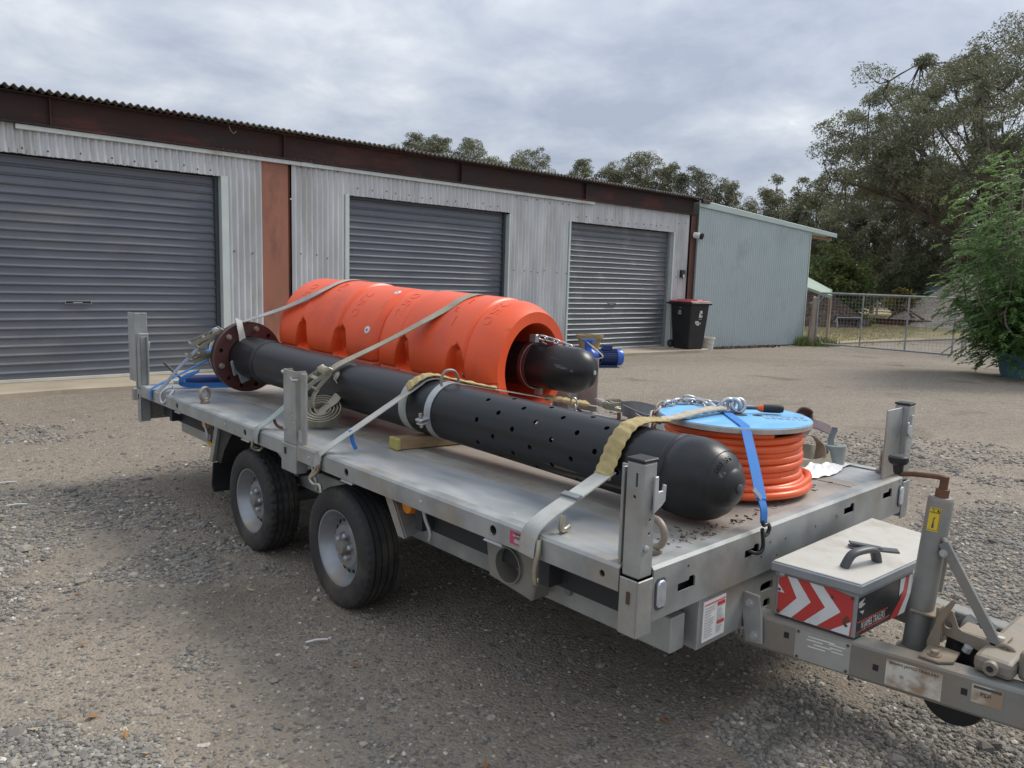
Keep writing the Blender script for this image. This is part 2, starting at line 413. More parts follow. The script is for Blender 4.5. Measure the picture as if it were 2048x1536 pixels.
M['channel'] = mat('spangled_channel', (0.55,0.59,0.58), (0.68,0.71,0.70), 16, 0.45, 0.3, 0.0, 1, (0.35,0.25,0.16), 1.1, 0.25)
M['column'] = mat('red_oxide_column', (0.335,0.135,0.085), (0.285,0.115,0.075), 2, 0.6, 0.0, 0.06, 40, (0.17,0.07,0.05), 2.2, 0.35, stretch=(1.5,1.5,0.5))
M['post'] = mat('brown_steel_post', (0.115,0.048,0.036), (0.085,0.038,0.03), 3, 0.6, 0.1)
M['roof'] = mat('grey_corrugated_roof', (0.135,0.125,0.115), (0.20,0.19,0.175), 5, 0.8, 0.0, 0.1, 50, (0.07,0.06,0.055), 4, 0.4)
M['palewall'] = mat('pale_blue_green_steel', (0.47,0.54,0.55), (0.44,0.51,0.52), 1.5, 0.45, 0.1, 0.0, 1, (0.33,0.39,0.39), 1.0, 0.3)
M['paleroof'] = mat('pale_green_flashing', (0.45,0.53,0.51), (0.42,0.50,0.48), 2, 0.45, 0.1)
M['greenroof'] = mat('pale_green_awning', (0.22,0.31,0.25), (0.19,0.27,0.215), 2, 0.5)
M['concrete'] = mat('dusty_concrete', (0.43,0.365,0.275), (0.36,0.30,0.225), 2.5, 0.85, 0.0, 0.15, 40, (0.28,0.235,0.18), 1.2, 0.4)
M['bin'] = mat('black_bin_plastic', (0.013,0.015,0.018), (0.022,0.024,0.026), 4, 0.45)
M['binlid'] = mat('faded_red_lid', (0.35,0.055,0.065), (0.44,0.10,0.10), 4, 0.5)
M['bucket'] = mat('white_pail', (0.70,0.68,0.62), (0.60,0.57,0.5), 8, 0.5)
M['pot_tan'] = mat('tan_glazed_planter', (0.33,0.245,0.12), (0.27,0.20,0.10), 6, 0.6)
M['pump'] = mat('blue_pump_paint', (0.03,0.10,0.42), (0.035,0.13,0.52), 6, 0.32)
M['pump_dark'] = mat('dark_blue_paint', (0.014,0.032,0.13), None, 6, 0.35)
M['teal'] = mat('teal_plastic_pot', (0.13,0.25,0.29), (0.10,0.20,0.235), 8, 0.5)
M['potblue'] = mat('blue_glazed_pot', (0.10,0.22,0.28), (0.08,0.18,0.23), 5, 0.45)
M['gate'] = mat('galvanised_gate_tube', (0.33,0.34,0.345), (0.26,0.27,0.275), 8, 0.5, 0.4)
M['wood_post'] = mat('weathered_split_post', (0.27,0.20,0.15), (0.38,0.33,0.28), 7, 0.9, 0.0, 0.5, 18, (0.20,0.075,0.035), 2.4, 0.5, stretch=(3,3,0.5))
M['mulch'] = mat('dark_bark_mulch', (0.125,0.085,0.065), (0.07,0.048,0.038), 4, 0.95, 0.0, 0.8, 12, (0.14,0.10,0.08), 7, 0.5)
M['rock'] = mat('pale_crushed_rock', (0.60,0.53,0.455), (0.46,0.405,0.345), 3, 0.95, 0.0, 1.0, 9, (0.55,0.50,0.44), 6, 0.5)
M['tank'] = mat('slate_blue_tank', (0.11,0.17,0.20), (0.13,0.19,0.22), 2, 0.5)
M['bucket_steel'] = mat('worn_loader_bucket', (0.06,0.062,0.06), (0.16,0.155,0.145), 4, 0.5, 0.3)
M['bark'] = mat('pale_gum_bark', (0.20,0.165,0.135), (0.30,0.265,0.225), 3, 0.9, 0.0, 0.3, 14, (0.085,0.068,0.055), 1.5, 0.5, stretch=(1,1,0.4))
M['bark_dark'] = mat('dark_bark', (0.075,0.06,0.05), (0.12,0.10,0.085), 3, 0.9, 0.0, 0.3, 14)

def leafmat(name, a, b, trans=0.25):
    """foliage: tint attribute runs 0..1 leaf by leaf between two real leaf colours"""
    m = bpy.data.materials.new(name); m.use_nodes = True
    n, l = m.node_tree.nodes, m.node_tree.links
    p = n['Principled BSDF']; p.inputs['Roughness'].default_value = 0.55
    at = n.new('ShaderNodeAttribute'); at.attribute_name = 'tint'
    r = n.new('ShaderNodeValToRGB'); l.new(at.outputs['Fac'], r.inputs[0])
    r.color_ramp.elements[0].color = (*a, 1); r.color_ramp.elements[1].color = (*b, 1)
    l.new(r.outputs[0], p.inputs['Base Color'])
    t = n.new('ShaderNodeBsdfTranslucent'); l.new(r.outputs[0], t.inputs['Color'])
    mxs = n.new('ShaderNodeMixShader'); mxs.inputs[0].default_value = trans
    l.new(p.outputs[0], mxs.inputs[1]); l.new(t.outputs[0], mxs.inputs[2])
    l.new(mxs.outputs[0], n['Material Output'].inputs['Surface'])
    return m
M['gum'] = leafmat('gum_leaves', (0.115,0.125,0.072), (0.265,0.268,0.160))
M['gum_light'] = leafmat('pale_gum_leaves', (0.125,0.140,0.068), (0.280,0.280,0.145))
M['gum_dark'] = leafmat('dark_gum_leaves', (0.085,0.096,0.060), (0.190,0.192,0.115))
M['shrub'] = leafmat('shrub_leaves', (0.060,0.105,0.030), (0.190,0.220,0.060))
M['conifer'] = leafmat('casuarina_needles', (0.045,0.066,0.032), (0.095,0.115,0.052))
M['wattle'] = leafmat('feathery_green_leaves', (0.065,0.150,0.042), (0.225,0.345,0.110), 0.38)
M['yellowleaf'] = leafmat('yellow_green_leaves', (0.14,0.13,0.03), (0.34,0.28,0.07))
M['grassblade'] = leafmat('dry_grass_blades', (0.28,0.23,0.10), (0.44,0.36,0.18))
M['weed'] = leafmat('green_weed_blades', (0.09,0.13,0.03), (0.20,0.22,0.06))

def tintmat(name, stops, rough=0.9):
    m = bpy.data.materials.new(name); m.use_nodes = True
    n, l = m.node_tree.nodes, m.node_tree.links
    p = n['Principled BSDF']; p.inputs['Roughness'].default_value = rough
    at = n.new('ShaderNodeAttribute'); at.attribute_name = 'tint'
    r = n.new('ShaderNodeValToRGB'); l.new(at.outputs['Fac'], r.inputs[0])
    r.color_ramp.elements[0].color = (*stops[0][1], 1); r.color_ramp.elements[1].color = (*stops[-1][1], 1)
    r.color_ramp.elements[0].position = stops[0][0]; r.color_ramp.elements[1].position = stops[-1][0]
    for pz, c in stops[1:-1]:
        q = r.color_ramp.elements.new(pz); q.color = (*c, 1)
    l.new(r.outputs[0], p.inputs['Base Color'])
    return m
M['stones'] = tintmat('mixed_gravel', [(0,(0.125,0.115,0.104)),(0.4,(0.195,0.182,0.163)),(0.75,(0.275,0.253,0.218)),(0.93,(0.38,0.34,0.28)),(1,(0.58,0.54,0.48))])
# ------------------------------------------------------------------ fast mesh for very many small faces
def fast_mesh(name, verts, faces, material, tint=None, parent=None, origin=(0,0,0), smooth_=False):
    """verts Nx3 (layout units), faces MxK with K = 3 or 4"""
    b = np.array(origin, float)
    k = faces.shape[1]
    me = bpy.data.meshes.new(name)
    me.vertices.add(len(verts)); me.vertices.foreach_set('co', ((verts - b)*U).astype(np.float32).ravel())
    me.loops.add(faces.size); me.loops.foreach_set('vertex_index', faces.astype(np.int32).ravel())
    me.polygons.add(len(faces))
    me.polygons.foreach_set('loop_start', np.arange(0, faces.size, k, dtype=np.int32))
    me.polygons.foreach_set('use_smooth', np.full(len(faces), smooth_, dtype=bool))
    me.update(calc_edges=True)
    if tint is not None:
        a = me.attributes.new('tint', 'FLOAT', 'POINT'); a.data.foreach_set('value', tint.astype(np.float32))
    me.materials.append(material)
    o = bpy.data.objects.new(name, me); col.objects.link(o)
    o['_b'] = tuple(origin)
    if parent is not None:
        o.parent = parent; o.location = (V(origin) - base_of(parent))*U
    else: o.location = V(origin)*U
    return o

def rot_mats(rg, n):
    q = rg.normal(size=(n, 4)); q /= np.linalg.norm(q, axis=1)[:, None]
    w, x, y, z = q.T
    return np.stack([np.stack([1-2*(y*y+z*z), 2*(x*y-z*w), 2*(x*z+y*w)], -1),
                     np.stack([2*(x*y+z*w), 1-2*(x*x+z*z), 2*(y*z-x*w)], -1),
                     np.stack([2*(x*z-y*w), 2*(y*z+x*w), 1-2*(x*x+y*y)], -1)], 1)

# ------------------------------------------------------------------ ground
def ground_material():
    m = bpy.data.materials.new('dusty_gravel_ground'); m.use_nodes = True
    n, l = m.node_tree.nodes, m.node_tree.links
    b = n['Principled BSDF']; b.inputs['Roughness'].default_value = 0.92; b.inputs['Specular IOR Level'].default_value = 0.25
    g = n.new('ShaderNodeNewGeometry')
    def noise(sc, det, ro=0.6, dist=0.0, stretch=None):
        src = g.outputs['Position']
        if stretch:
            mp = n.new('ShaderNodeMapping'); l.new(src, mp.inputs[0]); mp.inputs['Scale'].default_value = stretch
            mp.inputs['Rotation'].default_value = (0, 0, 0.5); src = mp.outputs[0]
        q = n.new('ShaderNodeTexNoise'); l.new(src, q.inputs['Vector'])
        q.inputs['Scale'].default_value = sc; q.inputs['Detail'].default_value = det
        q.inputs['Roughness'].default_value = ro; q.inputs['Distortion'].default_value = dist; return q.outputs[0]
    def ramp_(src, stops):
        r = n.new('ShaderNodeValToRGB'); l.new(src, r.inputs[0])
        r.color_ramp.elements[0].position, r.color_ramp.elements[0].color = stops[0][0], (*stops[0][1], 1)
        r.color_ramp.elements[1].position, r.color_ramp.elements[1].color = stops[-1][0], (*stops[-1][1], 1)
        for p_, c_ in stops[1:-1]:
            e_ = r.color_ramp.elements.new(p_); e_.color = (*c_, 1)
        return r.outputs[0]
    def mix(f, a, c):
        x = n.new('ShaderNodeMix'); x.data_type = 'RGBA'; l.new(f, x.inputs['Factor']); l.new(a, x.inputs['A']); l.new(c, x.inputs['B']); return x.outputs['Result']
    bw = lambda a, c: [(a, (0,0,0)), (c, (1,1,1))]
    dirt = ramp_(noise(9, 9, 0.68), [(0.3, (0.165,0.135,0.104)), (0.5, (0.222,0.185,0.145)), (0.7, (0.285,0.242,0.192))])
    dust = ramp_(noise(14, 9, 0.68), [(0.3, (0.245,0.205,0.160)), (0.5, (0.300,0.255,0.200)), (0.7, (0.355,0.302,0.238))])
    # fine crushed stone: chips by cell, two sizes
    def cells(sc):
        vo = n.new('ShaderNodeTexVoronoi'); l.new(g.outputs['Position'], vo.inputs['Vector']); vo.inputs['Scale'].default_value = sc
        sp = n.new('ShaderNodeSeparateColor'); l.new(vo.outputs['Color'], sp.inputs[0]); return vo, sp
    vo, sepc = cells(95); vo2, sepd = cells(48)
    stops = [(0.0, (0.125,0.112,0.098)), (0.5, (0.205,0.184,0.158)), (0.85, (0.275,0.243,0.203)), (0.96, (0.36,0.318,0.26)), (1.0, (0.50,0.46,0.39))]
    chips = ramp_(sepc.outputs[0], stops); chips2 = ramp_(sepd.outputs[0], stops)
    patch = ramp_(noise(0.55, 7, 0.62, 0.4), [(0.50, (0,0,0)), (0.70, (0.6,0.6,0.6))])
    # wheel tracks: streaks that sweep round from the gate towards the doors
    dvec = n.new('ShaderNodeVectorMath'); dvec.operation = 'SUBTRACT'; l.new(g.outputs['Position'], dvec.inputs[0]); dvec.inputs[1].default_value = (9.0*U, -1.5*U, 0)
    ln = n.new('ShaderNodeVectorMath'); ln.operation = 'LENGTH'; l.new(dvec.outputs[0], ln.inputs[0])
    sx_ = n.new('ShaderNodeSeparateXYZ'); l.new(dvec.outputs[0], sx_.inputs[0])
    at_ = n.new('ShaderNodeMath'); at_.operation = 'ARCTAN2'; l.new(sx_.outputs['Y'], at_.inputs[0]); l.new(sx_.outputs['X'], at_.inputs[1])
    cv = n.new('ShaderNodeCombineXYZ'); l.new(ln.outputs['Value'], cv.inputs[0]); l.new(at_.outputs[0], cv.inputs[1])
    tq = n.new('ShaderNodeTexNoise'); l.new(cv.outputs[0], tq.inputs['Vector']); tq.inputs['Scale'].default_value = 1.1; tq.inputs['Detail'].default_value = 7; tq.inputs['Roughness'].default_value = 0.6
    arc = ramp_(tq.outputs[0], bw(0.40, 0.62))
    track = ramp_(noise(0.22, 6, 0.55, 0.6), bw(0.36, 0.60))
    tm = n.new('ShaderNodeMath'); tm.operation = 'MULTIPLY_ADD'; l.new(arc, tm.inputs[0]); tm.inputs[1].default_value = 0.6
    th_ = n.new('ShaderNodeMath'); th_.operation = 'MULTIPLY'; l.new(track, th_.inputs[0]); th_.inputs[1].default_value = 0.55; l.new(th_.outputs[0], tm.inputs[2])
    base = mix(tm.outputs[0], dirt, dust)
    c = mix(patch, base, chips)
    keep = ramp_(sepc.outputs[1], bw(0.72, 0.74)); c = mix(keep, c, chips)
    keep2 = ramp_(sepd.outputs[1], bw(0.93, 0.94)); c = mix(keep2, c, chips2)
    spots = ramp_(noise(1.1, 6, 0.6, 0.6), [(0.57, (0,0,0)), (0.72, (0.65,0.65,0.65))])
    dk = n.new('ShaderNodeRGB'); dk.outputs[0].default_value = (0.125,0.098,0.072,1)
    c = mix(spots, c, dk.outputs[0])
    l.new(c, b.inputs['Base Color'])
    inv = n.new('ShaderNodeMath'); inv.operation = 'SUBTRACT'; inv.inputs[0].default_value = 0.6; l.new(vo.outputs['Distance'], inv.inputs[1])
    hs = n.new('ShaderNodeMath'); hs.operation = 'MULTIPLY_ADD'; l.new(noise(30, 6, 0.7), hs.inputs[0]); hs.inputs[1].default_value = 0.9; l.new(inv.outputs[0], hs.inputs[2])
    bp = n.new('ShaderNodeBump'); bp.inputs['Strength'].default_value = 0.7; bp.inputs['Distance'].default_value = 0.009
    l.new(hs.outputs[0], bp.inputs['Height']); l.new(bp.outputs[0], b.inputs['Normal'])
    return m
M['ground'] = ground_material()

from mathutils import noise as mnoise
def ground_h(x, y):
    """gentle unevenness of the yard"""
    return 0.0
g = G()
g.add([(-700,-700,0),(900,-700,0),(900,900,0),(-700,900,0)], [(0,1,2,3)])
setp(part('ground', g, M['ground']), kind='structure')

# loose stones lying on the ground near the camera
def gravel():
    rg = np.random.default_rng(5)
    N = 230000
    bear = np.radians(rg.uniform(4, 80, N)); dist = 2.2 + 8.0*rg.random(N)**1.75
    x = dist*np.sin(bear); y = dist*np.cos(bear)
    dens = np.empty(N)
    for i in range(N):
        a = mnoise.noise((x[i]*0.62+2.0, y[i]*0.62, 0.3)) + 0.45*mnoise.noise((x[i]*1.7, y[i]*1.7, 5.1)) + 0.2*mnoise.noise((x[i]*5, y[i]*5, 2.1))
        dens[i] = a
    # raked-up gravel patches with bare dirt between
    bias = np.full(N, -0.10)
    for bx0, by0, br, bs in ((1.11,3.21,0.42,0.55),(0.50,2.95,0.40,0.5),(0.85,2.65,0.30,0.45),(1.45,2.40,0.22,0.35),(1.0,6.2,0.8,0.35),(3.0,0.92,0.55,0.55),(2.55,1.2,0.3,0.3),(5.4,1.4,1.0,0.4),(9.0,2.6,1.6,0.3),
                             (1.62,2.97,0.35,-0.5),(1.5,3.6,0.4,-0.5),(0.85,3.95,0.35,-0.3),(2.2,2.0,0.5,-0.35)):
        bias += bs*np.exp(-((x-bx0)**2+(y-by0)**2)/br**2)
    lane = (x > 1.9) & (x < 4.0) & (y > 1.5) & (y < 6.4)
    bias += np.where(lane, -0.25, 0.0)
    p = np.clip((dens + bias)/0.20 + 0.40, 0.09, 1.0)*np.clip((11.5-dist)/5.0, 0, 1)
    keep = (rg.random(N) < p) & (y < 11.0)
    x, y, dist, dn = x[keep], y[keep], dist[keep], (dens+bias)[keep]; n = len(x)
    t = (1+5**0.5)/2
    ico = np.array([(-1,t,0),(1,t,0),(-1,-t,0),(1,-t,0),(0,-1,t),(0,1,t),(0,-1,-t),(0,1,-t),(t,0,-1),(t,0,1),(-t,0,-1),(-t,0,1)], float)/1.9
    fi = np.array([(0,11,5),(0,5,1),(0,1,7),(0,7,10),(0,10,11),(1,5,9),(5,11,4),(11,10,2),(10,7,6),(7,1,8),(3,9,4),(3,4,2),(3,2,6),(3,6,8),(3,8,9),(4,9,5),(2,4,11),(6,2,10),(8,6,7),(9,8,1)])
    oc = np.array([(1,0,0),(-1,0,0),(0,1,0),(0,-1,0),(0,0,1),(0,0,-1)], float)
    fo_ = np.array([(0,2,4),(2,1,4),(1,3,4),(3,0,4),(2,0,5),(1,2,5),(3,1,5),(0,3,5)])
    s = (0.0030 + 0.0080*rg.random(n)**2.4)*np.where(dn > 0, 1.25, 0.95)
    big = rg.random(n) < 0.02; s = np.where(big, s*rg.uniform(1.5, 2.6, n), s)
    s *= np.clip(0.70 + dist*0.085, 0.9, 1.5)
    order = np.argsort(-s/dist)
    VV, FF_, TT = [], [], []; off = 0
    for sel, bs, fc in ((order[:32000], ico, fi), (order[32000:125000], oc, fo_)):
        m = len(sel); k = len(bs)
        if m == 0: continue
        sc = np.stack([s[sel]*rg.uniform(0.8,1.5,m), s[sel]*rg.uniform(0.8,1.3,m), s[sel]*rg.uniform(0.5,0.9,m)], 1)
        base = bs[None]*(1 + rg.uniform(-0.25, 0.25, (m, k, 1)))
        loc = np.einsum('nij,nkj->nki', rot_mats(rg, m), base)*sc[:, None, :]
        a = rg.uniform(0, 2*np.pi, m); ca, sa = np.cos(a)[:, None], np.sin(a)[:, None]
        lx = loc[..., 0]*ca - loc[..., 1]*sa; ly = loc[..., 0]*sa + loc[..., 1]*ca
        VV.append(np.stack([lx + x[sel][:, None], ly + y[sel][:, None], loc[..., 2] + (sc[:, 2]*0.25)[:, None]], -1).reshape(-1, 3))
        FF_.append((fc[None] + (np.arange(m)*k)[:, None, None]).reshape(-1, 3) + off); off += m*k
        TT.append(np.repeat(np.clip(rg.beta(1.8, 2.0, m) + (rg.random(m) < 0.025)*0.4, 0, 1), k))
    verts, faces, tint = np.concatenate(VV), np.concatenate(FF_), np.concatenate(TT)
    o = fast_mesh('gravel', verts, faces, M['stones'], tint)
    return setp(o, 'loose grey and tan stones strewn over the dusty yard', 'gravel', kind='stuff')
gravel()

# fallen leaves, twigs
def litter():
    rg = np.random.default_rng(11); vs = []; fs = []; tn = []
    for i in range(70):
        be = math.radians(rg.uniform(6, 78)); d = 1.3 + 5.5*rg.random()**1.4
        x, y = d*math.sin(be), d*math.cos(be); a = rg.uniform(0, 6.28); L = rg.uniform(0.012, 0.032); w = L*rg.uniform(0.25, 0.45)
        c, s = math.cos(a), math.sin(a); o = len(vs)
        for px, py, pz in ((-L,0,0.010),(0,-w,0.013),(L,0,0.020),(0,w,0.011)):
            vs.append((x+px*c-py*s, y+px*s+py*c, pz))
        fs.append((o,o+1,o+2,o+3)); tn += [rg.random()]*4
    o = fast_mesh('fallen_leaves', np.array(vs), np.array(fs), tintmat('dry_fallen_leaves', [(0,(0.24,0.09,0.03)),(0.5,(0.36,0.22,0.08)),(1,(0.48,0.40,0.24))]), np.array(tn))
    setp(o, 'small dry tan and orange leaves scattered on the gravel', 'leaves', kind='stuff')
litter()
for px, py, a, L, lab in ((1.62, 3.05, 0.35, 0.10, 'thin white stick lying on the dirt before the front wheel'),
                          (1.02, 6.9, 0.1, 0.16, 'thin pale stick on the gravel beside the upper teal pot'),
                          (0.98, 6.2, 0.3, 0.12, 'short pale stick on the gravel beside the lower teal pot')):
    g = G().tube([(px-L*math.cos(a)/2, py+L*math.sin(a)/2, 0.014), (px, py+0.003, 0.018), (px+L*math.cos(a)/2, py-L*math.sin(a)/2, 0.014)], 0.005, 6)
    setp(part('stick', g, M['white_print'], sm=60, origin=(px, py, 0)), lab, 'stick', 'pale sticks on the ground')

# ------------------------------------------------------------------ concrete apron in front of the doors
g = G()
edge = [(-6, 11.50), (1.7, 11.44), (2.4, 11.50), (3.1, 11.44), (5.0, 11.47), (8.0, 11.45), (11.0, 11.48), (14.1, 11.55), (15.4, 11.42), (16.85, 11.30), (17.25, 11.32), (17.3, 12.6)]
poly = edge + [(-6, 12.6)]
g.prism([(x, y, -0.1) for x, y in poly], (0, 0, 0.18))
setp(part('concrete_apron', g, M['concrete'], bev=0.015), kind='structure')

# ------------------------------------------------------------------ dry lawn, drive edge beyond the gate
g = G()
g.add([(x, y, 0.004) for x, y in ((22.35,11.5),(23.4,11.06),(25.5,10.92),(30.8,10.2),(38,9.2),(70,12),(75,40),(40,26),(24,17))], [tuple(range(9))])
setp(part('lawn', g, mat('dry_lawn', (0.40,0.325,0.165), (0.32,0.27,0.135), 1.2, 0.95, 0, 0.4, 20, (0.20,0.20,0.085), 0.6, 0.5)), kind='structure')
g = G().tube([(23.4,11.04,0.03),(25.5,10.90,0.04),(30.8,10.18,0.04),(38,9.18,0.04)], 0.05, 8)
setp(part('kerb', g, M['concrete'], sm=50), kind='structure')
def grass(name, label, pts, mat_, n, h, seed):
    rg = np.random.default_rng(seed); vs = np.empty((n*3, 3)); 
    P = np.array(pts); i = rg.integers(0, len(P), n)
    c = P[i, :2] + rg.normal(size=(n, 2))*P[i, 2:3]
    hh = h*rg.uniform(0.5, 1.2, n); a = rg.uniform(0, 6.28, n); w = 0.02
    vs[0::3] = np.stack([c[:,0]-np.cos(a)*w, c[:,1]-np.sin(a)*w, np.zeros(n)], 1)
    vs[1::3] = np.stack([c[:,0]+np.cos(a)*w, c[:,1]+np.sin(a)*w, np.zeros(n)], 1)
    vs[2::3] = np.stack([c[:,0]+rg.normal(size=n)*0.05, c[:,1]+rg.normal(size=n)*0.05, hh], 1)
    o = fast_mesh(name, vs, np.arange(n*3).reshape(-1, 3), mat_, np.repeat(rg.random(n), 3))
    return setp(o, label, 'grass', kind='stuff')
grass('dry_grass', 'straw coloured dry grass beyond the mesh gate', [(25+2.4*k, 12.4+0.55*k+1.8*j, 1.2) for k in range(9) for j in range(3)], M['grassblade'], 16000, 0.07, 3)
grass('weeds', 'green weeds at the foot of the split timber gate post', [(22.3,11.25,0.22),(22.55,11.45,0.25),(22.9,11.0,0.2),(22.2,11.6,0.2)], M['weed'], 900, 0.28, 4)
# ------------------------------------------------------------------ the long shed
YW = 12.23           # wall plane
shed = thing('shed', (9.0, YW, 0.08), 'long grey corrugated steel shed with rusty roof beam and three roller doors', 'shed')
def corr(g, x0, x1, z0, z1, y, pitch=0.1, amp=0.0155, per=8, ph=0.0, ztop=None, ragged=0.0, rr=None):
    """corrugated sheet, ribs vertical"""
    n = max(2, int(round((x1-x0)/pitch*per)))
    vs = []; fs = []
    for i in range(n+1):
        x = x0 + (x1-x0)*i/n
        yy = y - amp*math.sin(2*math.pi*(x-ph)/pitch)
        zb = z0 + (rr.uniform(-1, 1)*ragged if rr else 0)
        zt = z1 if ztop is None else ztop(x)
        vs += [(x, yy, zb), (x, yy, zt), (x, yy+0.006, zb), (x, yy+0.006, zt)]
    for i in range(n):
        a = i*4; b_ = a+4
        fs += [(a, b_, b_+1, a+1), (a+2, a+3, b_+3, b_+2), (a, a+2, b_+2, b_), (a+1, b_+1, b_+3, a+3)]
    return g.add(vs, fs)
doors = [(0.85, 4.87, 3.165, 'door'), (7.15, 10.94, 3.09, 'door'), (12.825, 16.68, 3.05, 'door3')]
ZW = 3.60            # wall top, hidden behind the beam
# wall sheets, each a separate sheet about eight ribs wide, lapped over its neighbour
def sheets(x0, x1, z0, z1, w=0.8, jig=0.0):
    k = max(1, round((x1-x0)/w)); dw = (x1-x0)/k
    for i in range(k):
        a, b_ = x0+i*dw, x0+(i+1)*dw
        gg = corr(G(), a, b_+0.02, z0, z1, YW + (0.0035 if i % 2 else 0.0) + (0.002 if z0 > 1 else 0), rr=rnd if z0 > 1 else None, ragged=0.006)
        part('wall_sheet', gg, M['zincwall'], shed, sm=60)
sheets(-4.0, 0.75, 0.06, ZW)
for (x0, x1, zt, _), (nx0, nx1) in zip(doors, ((4.90, 5.53), (10.98, 12.79), (16.72, 17.36))):
    sheets(x0-0.1, x1+0.05, zt, ZW)
    sheets(nx0, nx1, 0.06, ZW)
sheets(6.075, 7.10, 0.06, ZW)
# sheet fixings
gs = G(); rs = random.Random(3)
for x0, x1, zs in ((0.8,4.9,(3.25,)),(4.95,5.5,(2.0,0.7)),(6.1,7.05,(2.0,0.8,3.45)),(7.2,10.9,(3.2,)),(11.0,12.75,(1.9,3.4)),(12.9,16.6,(3.16,)),(16.75,17.3,(1.9,3.3))):
    for z in zs:
        x = x0 + 0.12
        while x < x1:
            gs.lathe((x, YW-0.008, z + rs.uniform(-0.03, 0.03)), (0,-1,0), [(0,0.013),(0.006,0.013),(0.008,0.009),(0.016,0.009)], 8)
            x += rs.choice((0.2, 0.3, 0.3, 0.4))
setp(part('screws', gs, M['rusty'], shed, sm=40), kind='stuff')
# flashings round the openings
for x0, x1, z1 in ((4.875, 4.99, 3.17), (7.07, 7.15, 3.10), (10.945, 10.985, 3.06), (12.775, 12.825, 3.06), (16.685, 16.74, 3.05)):
    part('door_flashing', G().box(x0, x1, YW-0.022, YW+0.16, 0.08, z1), M['trim'], shed, bev=0.004)
for x0, x1, zt, _ in doors:
    part('lintel', G().box(x0, x1, YW+0.02, YW+0.16, zt, zt+0.06), M['doorguide'], shed)
# roller doors
def roller(x0, x1, zt, mk):
    yd = YW + 0.15; z0 = 0.125
    pr = []; pitch = 0.122; z = z0
    while z < zt:
        for dz, dy in ((0.0, 0.0), (0.072, 0.004), (0.079, -0.020), (0.094, -0.026), (0.112, -0.004), (0.118, 0.0)):
            pr.append((yd + dy, min(z + dz, zt)))
        z += pitch
    gg = G(); NX = 26; xs = [x0+0.03+(x1-x0-0.06)*q_/NX for q_ in range(NX+1)]
    for i, (y, z) in enumerate(pr):
        for x in xs: gg.v.append((x, y + 0.010*mnoise.noise((x*0.9, z*1.1, x0)) + 0.004*mnoise.noise((x*2.7, z*5.0, x0+3)), z + 0.006*mnoise.noise((x*0.7, z*0.8, x0+7))))
    for i in range(len(pr)-1):
        for k in range(NX): gg.f.append((i*(NX+1)+k, i*(NX+1)+k+1, (i+1)*(NX+1)+k+1, (i+1)*(NX+1)+k))
    d = part('roller_door', gg, M[mk], shed, sm=50)
    part('bottom_rail', G().box(x0+0.03, x1-0.03, yd-0.03, yd+0.02, 0.082, 0.128), M['cream_rail'] if mk == 'door' else M['galv_clean'], d, bev=0.004)
    for xa, xb in ((x0, x0+0.055), (x1-0.055, x1)):
        part('door_guide', G().box(xa, xb, yd-0.06, yd+0.06, 0.08, zt), M['doorguide'] if mk == 'door' else M['boxgrey'], d)
    xm = (x0+x1)/2 - (0.02 if mk == 'door' else 0.25)
    hz = 1.19
    hp = G().box(xm-0.17, xm+0.17, yd-0.034, yd-0.024, hz-0.022, hz-0.017); hp.box(xm-0.17, xm+0.17, yd-0.034, yd-0.024, hz+0.017, hz+0.022)
    hp.box(xm-0.17, xm-0.163, yd-0.034, yd-0.024, hz-0.017, hz+0.017); hp.box(xm+0.163, xm+0.17, yd-0.034, yd-0.024, hz-0.017, hz+0.017)
    hp.box(xm-0.07, xm+0.05, yd-0.036, yd-0.028, hz-0.007, hz+0.005)
    part('lock_frame', hp, M['galv_clean'], d)
    part('lock_recess', G().box(xm-0.163, xm+0.163, yd-0.026, yd-0.02, hz-0.017, hz+0.017), M['black'], d)
for dd in doors: roller(*dd)
# red oxide column: an H section between two runs of sheeting
gc = G().box(5.545, 6.0, YW-0.005, YW+0.02, 0.08, 3.60)
gc.box(5.74, 5.765, YW+0.02, YW+0.10, 0.08, 3.60); gc.box(5.545, 6.09, YW+0.10, YW+0.12, 0.08, 3.60)
part('column', gc, M['column'], shed, bev=0.004)
part('corner_post', G().box(17.345, 17.60, YW-0.07, YW-0.05, 0.0, 3.58).box(17.46, 17.48, YW-0.05, YW+0.10, 0.0, 3.58).box(17.345, 17.60, YW+0.10, YW+0.12, 0.0, 3.58), M['post'], shed, bev=0.004)
# rusty I beam over the doors
gb = G().box(-4, 17.52, YW-0.10, YW+0.12, 3.545, 3.565)
gb.box(-4, 17.47, YW-0.015, YW+0.005, 3.565, 3.93); gb.box(-4, 17.47, YW-0.10, YW+0.12, 3.93, 3.95)
part('roof_beam', gb, M['fascia'], shed)
for x in (2.55, 5.9, 9.6, 13.2):
    part('beam_stiffener', G().box(x, x+0.018, YW-0.085, YW-0.015, 3.566, 3.929), M['fascia'], shed)
# galvanised track strip under the beam, in two lengths with a joiner
for x0, x1 in ((2.15, 6.30), (6.33, 13.55)):
    part('track_strip', G().box(x0, x1, YW-0.06, YW-0.02, 3.475, 3.54), M['channel'], shed, bev=0.004)
part('track_joiner', G().box(6.22, 6.42, YW-0.068, YW-0.058, 3.472, 3.543), M['channel'], shed, bev=0.003)
